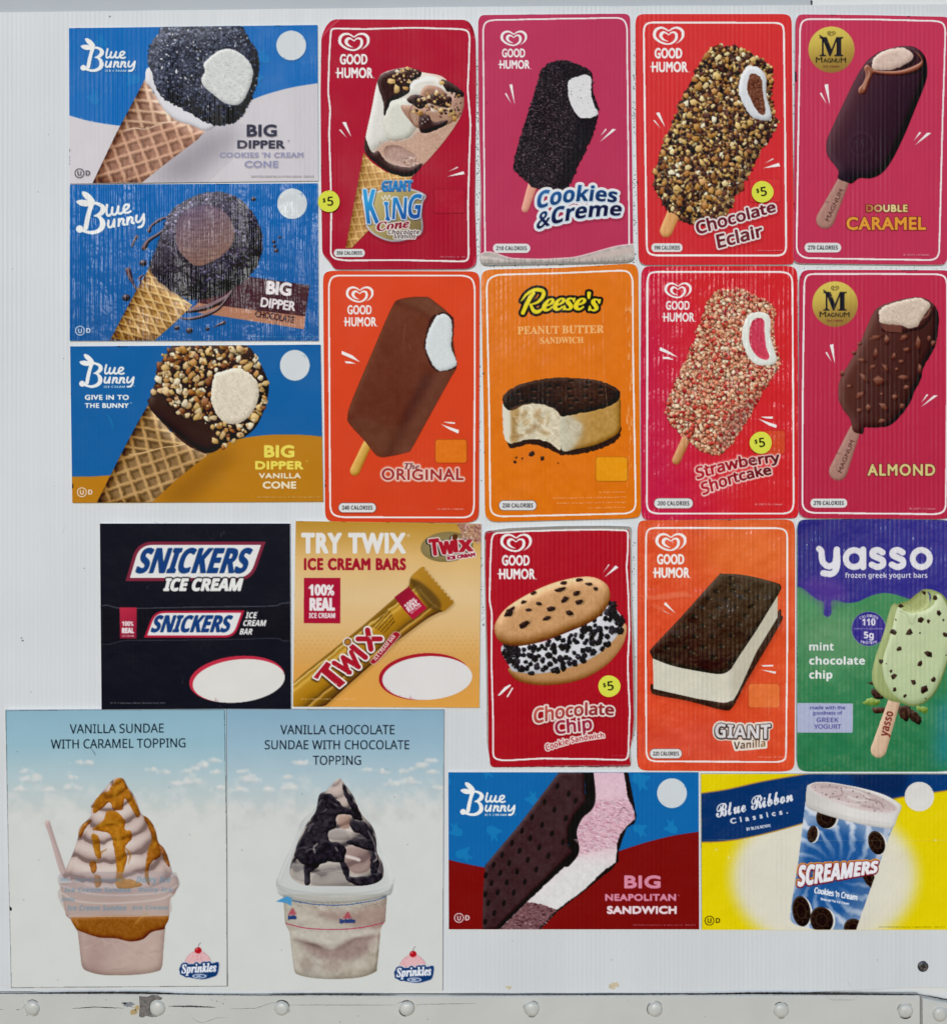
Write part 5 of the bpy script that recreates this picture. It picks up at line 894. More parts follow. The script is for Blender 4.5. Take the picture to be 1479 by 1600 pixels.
if want('13'):
    z = Zm(450, 805, 4.695)
    cv = Cv('ice_cream_sign', 'golden tan square sign with gold candy wrapper, top right corner scuffed', 'sign', z([(60,42),(1415,62),(1402,1408),(40,1400)]), 'dcb67a', flute=.15, rough=.42)
    cv.fill(cv.board, lin('b98a32', 'dd9f4c', z(60, 42), z(60, 1400), 'dbb476', 'dec090', 'dcb47a', 'd99f52')) 
    g = np.random.default_rng(2)
    for r in range(8):
        for i in range(34):
            x = 60+i*40+(r % 2)*20; y = 858+r*30; rr = 1.2+r*.42
            if x < 1400: cv.fill(ell(*z(x, y), rr, n=12), 'cf9f5a', .5)
    cv.layer('headline'); a = T('TRY TWIX', *z(100, 282), 33, 765/4.695, 'g', bold=2.0, track=1.14); cv.fill(a, 'e3e1de')
    for i in range(24): cv.fill(ell(*z(105+i*33+g.uniform(-6, 6), 130+g.uniform(-3, 3)), .5), '8a7a60', .8)
    cv.fill(T('®', *z(872, 160), 5, None, 'n'), 'e3e1de'); cv.fill(T('ICE CREAM BARS', *z(120, 403), 19, 746/4.695, 'g', bold=1.15, track=1.14), 'a11f30')
    cv.layer('claim_badge'); cv.fill(poly(z([(120,458),(388,458),(386,792),(118,790)])), 'a81c38')
    cv.fill(T('100%', *z(155, 588), 17.5, 188/4.695, 'b', bold=.8), 'e8e2e4'); cv.fill(T('REAL', *z(160, 700), 20.5, 188/4.695, 'b', bold=1.1), 'e8e2e4'); cv.fill(T('ICE CREAM', *z(158, 752), 7.8, 190/4.695, 'b', bold=.2), 'e8e2e4')
    cv.setclip(cv.board); cv.layer('wrapper_picture')
    body = poly(np.vstack([z([(30,1240),(100,1170),(400,930),(560,800),(780,610),(860,550)]), spl(z([(890,510),(900,460),(920,430)]), False), z([(985,375)]), [z(985+i*11.5+(6 if i % 2 else -4), 378+i*13.2+(-8 if i % 2 else 6)) for i in range(1, 20)], z([(1215,640),(1150,700)]), spl(z([(1110,710),(1040,745),(960,800),(800,920)]), False), z([(640,1070),(480,1210),(280,1390),(180,1420),(30,1420)])]))
    cv.fill(body.mv(1, 2), '7a5a28', .5, soft=3); gold = lin('8f6516', 'a87a22', z(420, 900), z(560, 1100), 'd6a84e', 'c08a2a', 'b07c20', '946a1c', '6f4d16', 'a37a30')
    def gw(X, Y):
        d = ((X-z(30, 1240)[0])*.62+(Y-z(30, 1240)[1])*.785); t = d/46.0
        n = noise(X.shape[1], Y.shape[0], 40, 3, 2)*.05; st = np.array([0, .04, .1, .2, .3, .6, .75, .84, .9, .97, 1.1]); cc = np.array([hexc(c) for c in ('7a5514', 'e0bd70', 'a67a22', 'd9ac4e', 'b88728', 'a9781e', '8f6418', '5f4212', 'd0a050', '8a6018', '6a4a10')])
        return np.stack([np.interp(t+n, st, cc[:, i]) for i in range(3)], -1).astype(np.float32)
    cv.fill(body, gw); cv.shade(body, 2, k=40, dark=20)
    fin = poly(z([(920,430),(985,370),(1225,640),(1150,710),(1115,690),(1000,540),(905,460)])) & body; cv.fill(fin, lin('b8862e', 'a07020', z(940, 420), z(1180, 690)))
    for i in range(22): p = A_(z(945+i*11, 425+i*12.6)); cv.fill(stroke([p, p+(9, -9)], .8), '7f5a1a', .5, soft=.3)
    nk = blobm(z([(900,470),(960,480),(1060,560),(1120,640),(1110,700),(1060,690),(1000,640),(930,540),(905,500)])); cv.fill(nk, '5b4220', .85, soft=1.5); cv.fill(stroke(z([(960,540),(1040,630),(1100,680)]), 2), 'a08040', .7, soft=1)
    red = poly(z([(780,600),(885,522),(1020,680),(918,765),(850,690)])); cv.fill(red, lin('8c1c30', 'b0203c', z(780, 600), z(950, 700)))
    cv.fill(T('100%', *z(870, 688), 8, 21, 'b', rot=-38, bold=.2), 'eadfe0'); cv.fill(T('REAL', *z(888, 712), 8.5, 22, 'b', rot=-38, bold=.3), 'eadfe0'); cv.fill(T('ICE CREAM', *z(905, 722), 3, 20, 'b', rot=-38), 'eadfe0')
    for i, (s_, w_) in enumerate((('Rich & Decadent Flavor', 34), ('Flavored Ice Cream with', 34), ('Artificial Flavor Added', 31), ('and Smooth Caramel', 28), ('& Crunchy Cookies', 25))): cv.fill(T(s_, *z(625+i*20, 822+i*11+(i > 2)*3), 3.0, w_*1.06, 'b', rot=-48, bold=.05), '33220c')
    cv.layer('brand_logo', 'wrapper_picture'); twix(cv, *z(390, 1250), 40, 140, -43.5, 2.6) if 0 else None
    def tw(oc, kx=1):
        m = T('T', *z(355, 1235), 42, 30, 'b', rot=-46, bold=2)
        return m
    def P4(*q): return poly(z(q))
    m = P4((190,1185),(285,1070),(320,1090),(300,1125),(425,1225),(380,1262),(248,1150),(222,1200))
    m = m | stroke(z([(340,1080),(455,1150)]), 7.5, smooth=False) | stroke(z([(445,1150),(405,1040)]), 7, smooth=False) | stroke(z([(405,1040),(520,1110)]), 7.5, smooth=False) | stroke(z([(515,1105),(465,1000)]), 7, smooth=False)
    m = m | stroke(z([(470,960),(570,1040)]), 8.5, smooth=False) | stroke(z([(515,905),(680,905)]), 8, smooth=False) | stroke(z([(585,840),(610,980)]), 8.5, smooth=False)
    cv.fill(m.dil(2.6).mv(-1, 2.25), '2a1c10', .85, soft=1); cv.fill(m.dil(2.4), 'e8e3e0'); cv.fill(m, 'a8202f')
    dt = ell(*z(440, 927), 5.6); cv.fill(dt.dil(1.8), 'e8e3e0'); cv.fill(dt, '6b3c20'); cv.fill(dt.dil(-1.5), 'b0772c')
    bn = poly(roundc(z([(600,1075),(625,1050),(770,862),(790,850),(828,868),(815,890),(660,1068),(630,1092)]), 3)); cv.fill(bn.dil(.8), 'e5dcd0'); cv.fill(bn, 'a01e2e'); cv.fill(T('ICE CREAM BAR', *z(645, 1064), 6.2, 49, 'b', rot=-50), 'eadfd8')
    cv.layer('corner_logo'); cv.fill(ell(*z(1165, 232), 41, 23.5, -4), lin('8a7a50', '6f6238', z(1000, 150), z(1300, 320))); cv.fill(ell(*z(1165, 228), 38, 21, -4), '93835a', .7, soft=2)
    a = T('Tw', *z(1040, 300), 27, 40, 'b', bold=1.3, rot=-6) | T('ix', *z(1210, 275), 25, 32, 'b', bold=1.3, rot=-4)
    cv.fill(a.dil(1.8).mv(-2, .5), '1c1410', .9); cv.fill(a.dil(1.6), 'e5dfdc'); cv.fill(a, 'a8202f'); cv.fill(ell(*z(1225, 158), 4.5), '5a3518')
    b = T('ICE CREAM', *z(1168, 330), 6.5, 208/4.695, 'g', bold=.8, rot=-8); cv.fill(b.dil(1.3), 'eae4e2'); cv.fill(b, '9a1e38')
    cv.layer('torn_patch'); tn = poly(z([(1250,62),(1415,66),(1412,190),(1370,200),(1300,190),(1270,130)]))
    tp = rough(z([(1250,60),(1420,55),(1425,190),(1385,205),(1340,170),(1290,180),(1262,120)]), 1.8, 2, 4); cv.fill(tp, 'b08a78', .75, soft=1); cv.scatter(tp, 150, (.8, 3.5), ['a86a70', 'c9a890', '9a5a6a', 'd8c4b4', '8a6050'], 4, 25, asp=(.15, .4), shadow=.1, clip=cv.board)
    cv.clip = None
    cv.layer('price_oval'); cv.fill(ell(*z(1000, 1180), 71, 36.5, -4), 'a81f30'); cv.fill(ell(*z(1022, 1191), 70, 34, -3), 'dedcdb')
    fine(cv, '®/TM Trademarks ©Mars, Incorporated 2023', *z(98, 1350), 2.6, 400/4.695, 'f0d6a8')
if want('16'):
    z = Zm(1235, 800, 3.902)
    cv = Cv('ice_cream_sign', 'green and purple glossy sign with a pale mint bar on a stick', 'sign', z([(70,45),(500,42),(930,48),(975,60),(995,100),(1000,900),(1000,1540),(980,1570),(900,1578),(80,1578),(40,1560),(30,1510),(32,700),(32,90),(45,55)]), '3f8a58', flute=1.5, rough=.22, thick=.002)
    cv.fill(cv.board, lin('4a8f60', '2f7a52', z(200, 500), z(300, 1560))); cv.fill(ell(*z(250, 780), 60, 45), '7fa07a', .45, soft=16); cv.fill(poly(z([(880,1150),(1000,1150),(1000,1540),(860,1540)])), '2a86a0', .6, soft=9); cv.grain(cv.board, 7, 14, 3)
    cv.setclip(cv.board); pu = poly(np.vstack([z([(20,30),(1010,30),(1010,500)]), spl(z([(1000,520),(860,545),(720,530),(640,505),(560,492),(480,510),(400,545),(330,552),(270,535),(240,540),(238,580),(238,620),(215,638),(192,620),(196,580),(190,545),(150,530),(100,490),(60,460),(30,455)]), False)]))
    cv.fill(pu, lin('2f2f7e', '36348c', z(0, 50), z(500, 400))); cv.fill(ell(*z(180, 500), 40, 28)&pu, '5b3f98', .8, soft=6); cv.clip = None
    cv.layer('brand_lettering')
    W = 9.8; st = lambda p, w=W: stroke(z(p), w)
    m = st([(165,224),(178,240),(186,300),(222,330),(262,308),(272,228)]) | st([(273,228),(273,330),(245,374),(190,372)]) | (ell(*z(378, 283), 17.8)-ell(*z(378, 283), 8.3)) | st([(432,228),(432,335)])
    for dx in (0, 122): m = m | stroke(z([(550+dx,246),(524+dx,232),(494+dx,238),(490+dx,262),(520+dx,278),(550+dx,294),(550+dx,322),(518+dx,334),(484+dx,320)]), W)
    m = m | (ell(*z(785, 283), 18)-ell(*z(785, 283), 8.5)); cv.fill(m, 'e0dfe6'); cv.fill(T('frozen greek yogurt bars', *z(322, 400), 7.8, 500/3.902, 'b', bold=.1), 'e0dfe6'); cv.fill(T('®', *z(838, 228), 3, None, 'n'), 'd0cfe0')
    cv.layer('claim_badge'); cv.fill(ell(*z(466, 710), 26.8).dil(.5), 'a8b0c0', .6); cv.fill(ell(*z(466, 710), 26.5), '35308a'); cv.fill(T('110', *z(466, 690), 11, 80/3.902, 'b', 'c', bold=.2), 'e4e2ee'); cv.fill(T('5g', *z(466, 768), 10.5, None, 'b', 'c', bold=.2), 'e4e2ee')
    cv.fill(T('CALORIES', *z(466, 638), 4, 28, 'b', 'c', warp=arcw(24)), 'e4e2ee'); cv.fill(T('PROTEIN', *z(466, 803), 4, 25, 'b', 'c', warp=arcw(-30) if 0 else (lambda p, W_: np.column_stack([p[:, 0], p[:, 1]-.012*p[:, 0]**2]))), 'e4e2ee'); cv.fill(T('PER BAR', *z(466, 716), 3, 19, 'n', 'c'), 'b8b4dc')
    for a, b in ((378, 425), (508, 552)): cv.fill(stroke(z([(a, 709), (b, 709)]), .7), 'c8c4e0')
    cv.layer('flavour_lettering')
    for s_, y, w_ in (('mint', 843, 150), ('chocolate', 928, 340), ('chip', 1013, 142)): cv.fill(T(s_, *z(104, y), 12.5, w_/3.902, 'b', bold=.35), 'e6e8ea')
    cv.layer('greek_yogurt_badge'); cv.fill(poly(roundc(z([(30,1160),(370,1163),(368,1342),(30,1340)]), 2)), 'b7b9dc', .92)
    for s_, y, w_, h_, st_ in (('made with the', 1200, 215, 5.6, 'n'), ('goodness of', 1232, 180, 5.6, 'n'), ('GREEK', 1278, 135, 7.2, 'n'), ('YOGURT', 1318, 165, 7.2, 'n')): cv.fill(T(s_, *z(216, y), h_, w_/3.902, st_, 'c', bold=.25), '4a4890')
    cv.setclip(cv.board); cv.layer('garnish_picture')
    for p, c in (([(430,1160),(480,1130),(540,1150),(500,1175)], '7f9a4a'), ([(760,1180),(820,1190),(815,1225),(760,1200)], '7a9444'), ([(450,1040),(490,1030),(490,1048)], '33241f'), ([(480,1080),(520,1075),(560,1130),(500,1130)], '3c2a26'), ([(490,1190),(560,1190),(560,1220),(500,1220)], '4a3028'), ([(650,1180),(720,1190),(700,1270),(655,1240)], '3a2622'), ([(700,1190),(780,1240),(775,1290),(720,1260)], '33221e')): m_ = rough(z(p), .8, 2, 4); cv.fill(m_, c); cv.grain(m_, 30, 2, 3); cv.shade(m_, 2, k=70)
    cv.layer('stick_picture'); s_ = stroke(z([(620,1150),(525,1445)]), [19,25]); cv.fill(s_, 'd6b79c'); cv.grain(s_, 6, 2, 3); cv.shade(s_, 2.5, k=50, dark=12); cv.fill(T('yasso', *z(578, 1368), 13.5, 40, 'b', rot=-76, bold=.2), '7a2f2c')
    body = blobm(z([(620,555),(700,600),(760,600),(830,560),(840,500),(800,470),(860,475),(930,520),(970,640),(970,800),(930,960),(880,1080),(820,1150),(740,1182),(660,1160),(580,1140),(510,1080),(485,1010),(500,900),(560,720),(585,620)]))
    cv.layer('bar_picture'); cv.fill(body, '99a870'); cv.shade(body, 5, -.5, -.4, k=70, dark=24)
    fr = blobm(z([(640,580),(680,600),(730,610),(800,600),(860,560),(880,500),(920,530),(960,640),(960,800),(925,950),(870,1080),(810,1145),(730,1168),(640,1130),(580,1060),(550,960),(555,880),(600,740)])); cv.fill(fr, lin('c3cfa8', 'b6c79c', z(600, 600), z(850, 1100))); cv.shade(fr, 3.5, k=50, dark=10)
    bt = rough(z([(640,560),(700,540),(740,510),(800,470),(830,500),(830,560),(780,605),(720,612),(670,590)]), .6, 1.6, 4); cv.layer('ice_cream_picture', 'bar_picture'); cv.fill(bt, 'a3ad74'); cv.grain(bt, 14, 1.5, 4); cv.shade(bt, 3, k=-50)
    cv.layer('chip_picture', 'bar_picture', kind='stuff'); cv.fill(stroke(z([(650,600),(700,625),(712,670),(735,680),(748,640),(760,620)]), 1.2), '8fa37a', .8, soft=.3)
    for x, y, r in ((868,520,4), (890,610,4.5), (780,655,5.5), (828,665,3.2), (712,730,6), (930,745,4.5), (615,728,5), (650,832,4), (826,862,5.5), (775,922,4.5), (540,908,4), (618,1000,5), (737,1035,4.3), (860,1018,4.5), (802,1080,6.5), (622,1078,3.5), (685,1118,3), (800,490,3.5), (660,570,4), (776,735,1.6), (630,655,1.6), (918,655,1.8), (572,922,1.2), (600,968,2.6), (935,870,1.4), (812,1135,1.5)): cv.chip(*z(x, y), r, r*.75, x*.7, '33211f', k=5, lt=35, shadow=.2)
    cv.clip = None
def clouds(cv, seed, x0, y0, w):
    g = np.random.default_rng(seed)
    cv.setclip(cv.board)
    H = noise(cv.w*C, cv.h*C, 34, seed, 5); yy = (cv.Y-y0)[:, None]/120; dens = np.clip(H*1.3+(yy-1.05)*2.2, 0, 1)*np.clip((yy-.5)*3, 0, 1)
    a = (dens*(cv.board and 1))[..., None]; cv.arr[:] = cv.arr*(1-.75*a)+np.array([214, 216, 214])*.75*a
    cv.layer('cloud_print', kind='stuff')
    for x, y, r in ((.09,.73,8), (.12,.83,14), (.20,.95,10), (.07,.95,10), (.30,.93,12), (.335,.625,8), (.37,.63,9), (.30,.80,8), (.66,.71,8), (.72,.74,8), (.82,.73,8), (.90,.66,11), (.94,.60,9), (.86,.70,7), (.95,.74,8), (.84,.86,14), (.77,.88,10), (.97,.93,9)):
        for i in range(16):
            px_ = g.normal(0, r*.6); cv.fill(ell(x0+x*w+px_, y0+y*130+2-abs(g.normal(0, r*.3))*(1-abs(px_)/r/2), r*g.uniform(.15, .5), r*g.uniform(.12, .34)), ['dcdcda', 'd6d4d0', 'e4e3e0'][i % 3], .36, soft=.8)
        cv.fill(ell(x0+x*w, y0+y*130+r*.35, r*1.1, r*.22), 'b4c0c4', .45, soft=1.5)
    cv.clip = None
def softserve(cv, m, xc, top, bot, hw, per, base, dark, lite, tilt=1.2, amp=1.0):
    al = m.soft(); (sy, sx), a = cv._win(al); X = cv.X[sx][None, :]; Y = cv.Y[sy][:, None]
    w = hw*np.clip((Y-top)/(bot-top), .04, 1)**.72; u = np.clip((X-xc)/w, -1, 1); n = noise(a.shape[1], a.shape[0], 26*C, 5, 3)
    ph = (Y-top)/(per[0]+(per[1]-per[0])*np.clip((Y-top)/(bot-top), 0, 1)) - .62*np.sqrt(1-u*u*.98) + u*tilt*.35 + n*.22
    f = ph-np.floor(ph); prof = np.where(f < .82, np.sin(f/.82*np.pi)**.7, 0); slope = np.cos(f*np.pi*1.05)*.6
    t = np.clip(.30+.52*prof+.32*slope-.30*(u > 0)*u*u-.12*u*u+.10*n-.45*np.exp(-((f-.9)/.07)**2), 0, 1)[..., None]*amp
    d_, b_, l_ = hexc(dark), hexc(base), hexc(lite); c = np.where(t < .5, d_+(b_-d_)*t*2, b_+(l_-b_)*(t*2-1))
    cv.arr[sy, sx] = cv.arr[sy, sx]*(1-a[..., None])+c*a[..., None]; cv.tch[sy, sx] = np.maximum(cv.tch[sy, sx], a); return t
def spr(cv, cx, cy, k):
    cv.layer('sprinkles_logo'); z2 = lambda pts: A_(pts)*k+(cx, cy)
    cn = blobm(z2([(-20,-3),(-19,-13),(-11,-21),(0,-25),(10,-20),(17,-12),(18,-2),(0,2)])); cv.fill(cn.dil(.6), 'b06a78', .8); cv.fill(cn, 'e0b4b8'); spots(cv, cn, 30, (.3, .6), 'a83a58', 3, .9)
    cv.fill(ell(cx-1*k, cy-25*k, 5.6*k, 5*k), 'b3202c'); cv.fill(ell(cx-3*k, cy-27*k, 1.3*k), 'e88888', .8); cv.fill(stroke(z2([(-1,-29),(0,-34),(3,-37)]), .7), '3a2a2a')
    m = T('Sprinkles', cx-27*k, cy+11*k, 14*k, 55*k, 'si', bold=.5*k, rot=-3); base = m.dil(2.4*k) | blobm(z2([(-30,2),(-20,-3),(0,-4),(20,-5),(31,-6),(29,12),(20,17),(5,20),(-15,17),(-27,13)])); cv.fill(base.dil(1), 'cfd4dc'); cv.fill(base, '1d3d70'); cv.fill(ell(cx+1*k, cy+15*k, 11*k, 3.4*k), 'cfd6e2'); cv.fill(ell(cx+1*k, cy+15*k, 9*k, 2.2*k), '2f5590'); cv.fill(ell(cx, cy+15*k, 4*k, 1*k), 'cfd6e2'); cv.fill(m, 'e4e8f0')
def oldframe(cv, pts):
    cv.layer('outline'); cv.fill(stroke(pts, .9, closed=True, smooth=False), '2b3036', .85)
    g = np.random.default_rng(5); 
    for i in range(120):
        a = g.integers(0, len(pts)); p, q = A_(pts[a]), A_(pts[(a+1) % len(pts)]); t = g.random(); c = p+(q-p)*t; cv.fill(ell(*c, g.uniform(.4, 1.1), g.uniform(.4, .8), n=7), '2b3036', .5)
if want('17'):
    z = Zm(0, 1100, 3.556)
    cv = Cv('sundae_poster', 'pale blue poster of a caramel topped sundae in a plastic cup', 'poster', z([(38,30),(1262,24),(1268,1562),(70,1572)]), 'c9ccca', flute=.12, rough=.45)
    cv.fill(cv.board, lin('8db4c6', 'c9cdca', z(0, 30), z(0, 620), '98bccb', 'b5c8cd')); clouds(cv, 3, z(40, 0)[0], 1108, 344)
    oldframe(cv, z([(42,34),(400,30),(1252,28),(1264,800),(1266,1560),(600,1564),(72,1568),(56,900)]))
    cv.layer('headline'); 
    for s_, x, y, w_ in (('VANILLA SUNDAE', 656, 158, 520), ('WITH CARAMEL TOPPING', 664, 241, 745)): cv.fill(T(s_, *z(x, y), 14.3, w_/3.556, 'n', 'c', bold=.2, rot=-.6), '1c2a36')
    cv.layer('sundae_picture')
    sp = stroke(z([(272,655),(300,740),(350,900),(372,950)]), [8.5,7.5,10,9]); cv.fill(sp, 'b9a3a0', .95); cv.shade(sp, 2.5, k=60, dark=10)
    cup = poly(np.vstack([z([(340,990),(990,950)]), spl(z([(1000,1000),(975,1050),(950,1080),(945,1180),(925,1225)]), False), spl(z([(915,1350),(905,1455),(870,1480),(780,1495),(660,1500),(560,1495),(480,1470),(460,1440)]), False), z([(440,1260),(400,1190),(375,1170)])]))
    cv.fill(cup, lin('b59f98', 'bda79e', z(400, 1300), z(700, 1400), 'ad958e')); cv.shade(cup, 6, -.2, -.4, k=60, dark=26); cv.grain(cup, 5, 8, 3)
    cv.setclip(cup); g = np.random.default_rng(2)
    for i in range(16): x, y = g.uniform(460, 900), g.uniform(1290, 1470); cv.fill(stroke(z([(x, y), (x+g.uniform(20, 60), y+g.uniform(-30, 10)), (x+g.uniform(60, 110), y+g.uniform(-20, 40))]), [.4, 1.1, .4]), ['cdbab0', '93807a'][i % 2], .5, soft=.5)
    cf = blobm(z([(405,1180),(500,1170),(700,1165),(945,1170),(945,1200),(925,1240),(850,1260),(800,1300),(730,1312),(650,1295),(560,1290),(480,1265),(430,1240)])); cv.fill(cf, '8d5520'); cv.shade(cf, 3, k=70, dark=10); cv.grain(cf, 14, 3, 4); cv.fill(stroke(z([(760,1210),(800,1170),(830,1160)]), 3), 'c08a40', .7, soft=1); cv.fill(stroke(z([(430,1180),(440,1230)]), 2.5), 'c99058', .6, soft=1)
    cv.clip = None
    # soft-serve swirl
    cone = blobm(z([(650,405),(690,410),(715,450),(760,520),(788,600),(830,630),(870,690),(885,760),(920,800),(950,880),(955,950),(850,1010),(680,1020),(500,1010),(370,960),(370,920),(410,830),(440,740),(450,680),(510,620),(515,560),(570,490),(620,430)]))
    cv.layer('ice_cream_picture', 'sundae_picture'); xc_, yt_ = z(665, 400); softserve(cv, cone, xc_, yt_, z(0, 1020)[1], 82, (17, 25), 'bda9a2', '7c6864', 'dfd3cc'); cv.grain(cone, 5, 1.5, 11); cv.setclip(cone)
    cv.fill(cone-cone.dil(-1.2), '8a7672', .35, soft=.6)
    cv.layer('caramel_picture', 'sundae_picture')
    car = [([(650,415),(690,410),(720,470),(760,540),(785,600),(770,625),(735,570),(700,520),(690,580),(640,585),(620,540),(590,560),(540,600),(520,590),(540,520),(590,480),(610,480)]), ([(520,690),(580,640),(600,590),(650,590),(700,640),(700,690),(735,700),(740,740),(700,790),(715,850),(700,900),(690,960),(740,970),(800,1000),(700,1020),(650,1000),(655,900),(640,800),(620,720),(560,700)]), ([(520,715),(560,740),(565,800),(570,850),(545,845),(525,790)]), ([(800,610),(850,650),(880,740),(900,820),(890,850),(850,870),(830,930),(840,1000),(810,960),(820,860),(830,800),(850,740),(830,680)]), ([(445,720),(460,680),(500,640),(520,640),(480,690),(455,740)]), ([(508,870),(540,870),(545,910),(530,940),(510,910)]), ([(530,940),(570,960),(570,1000),(540,1010)]), ([(880,760),(930,820),(950,900),(920,860)])]
    for i, p in enumerate(car): m = rough(z(p), .5, 3, i); cv.fill(m, ['c88326', 'd08c24', 'd69a2c', 'b87028', 'bc7a38', 'b87848', 'b07850', 'b07870'][i], .92, mode='mul'); cv.fill(m, 'a86c1c', .42); cv.shade(m, 1.4, k=50, dark=14); cv.grain(m, 26, 5, i+3, tint=(1, .8, .4)); cv.grain(m, 10, 1.5, i+9, tint=(1, .8, .4))
    for p in ([(600,800),(560,830),(550,880)], [(700,790),(730,830),(720,880)], [(830,640),(860,700)], [(480,640),(455,700)]): cv.fill(stroke(z(p), [1.5, 3, .8][:len(p)]), '9a6424', .8, soft=.4)
    for p, w in (([(640,520),(650,480),(670,450)], 4), ([(560,670),(620,650),(680,660)], 4), ([(660,730),(670,780)], 5), ([(680,870),(690,930)], 3.5), ([(850,800),(870,760)], 3)): cv.fill(stroke(z(p), w), 'c48c2c', .75, soft=1.5)
    cv.clip = None; cv.layer('cup_picture', 'sundae_picture')
    lid = blobm(z([(335,945),(420,930),(650,925),(950,925),(990,950),(1000,1000),(970,1040),(900,1060),(680,1075),(450,1065),(350,1020)])); cv.fill(lid, 'a3959a', .42); 
    bd = blobm(z([(340,1020),(600,1060),(950,1040),(955,1080),(945,1160),(800,1175),(600,1175),(420,1180),(380,1165)])); cv.fill(bd, 'b3a09a', .55); cv.fill(stroke(z([(345,1040),(450,1090),(650,1100),(880,1080),(960,1050)]), 2), 'd4ccc8', .7, soft=.5); cv.fill(stroke(z([(340,1000),(500,1045),(680,1055),(900,1040),(995,1000)]), 1.3), 'ded8d4', .7, soft=.4); cv.fill(stroke(z([(930,925),(985,955),(998,1000),(960,1045)]), 1.5), '8a7a78', .7, soft=.4); cv.fill(stroke(z([(390,1170),(600,1172),(940,1165)]), 1.3), 'd0c0b4', .6, soft=.5)
    for s_, x, y, w_, h_ in (('Dairy', 345, 976, 50, 5), ('Dairy Ice Cream Sundae', 425, 978, 260, 4.5), ('Dairy Ice', 765, 985, 190, 9), ('Ice Cream Sundae', 365, 1038, 370, 7), ('Dairy Ice', 775, 1035, 190, 6), ('Sundae', 350, 1088, 75, 6), ('Ice Cream Sundae', 380, 1140, 330, 8), ('Ice Cream', 740, 1135, 200, 6)): cv.fill(T(s_, *z(x, y), h_, w_/3.556, 'bi'), '4f88a8', .62, soft=.2)
    spr(cv, *z(1110, 1450), 1.0)
    cv.layer('scratch', kind='stuff')
    for p in ([(515,245),(535,270)], [(530,262),(538,282)]): cv.fill(stroke(z(p), .6), '30383e', .7)
    for x, y in ((1060,720),(225,860),(330,1525),(105,260),(945,458),(140,1080)): cv.fill(ell(*z(x, y), .9), '6a7278', .6)
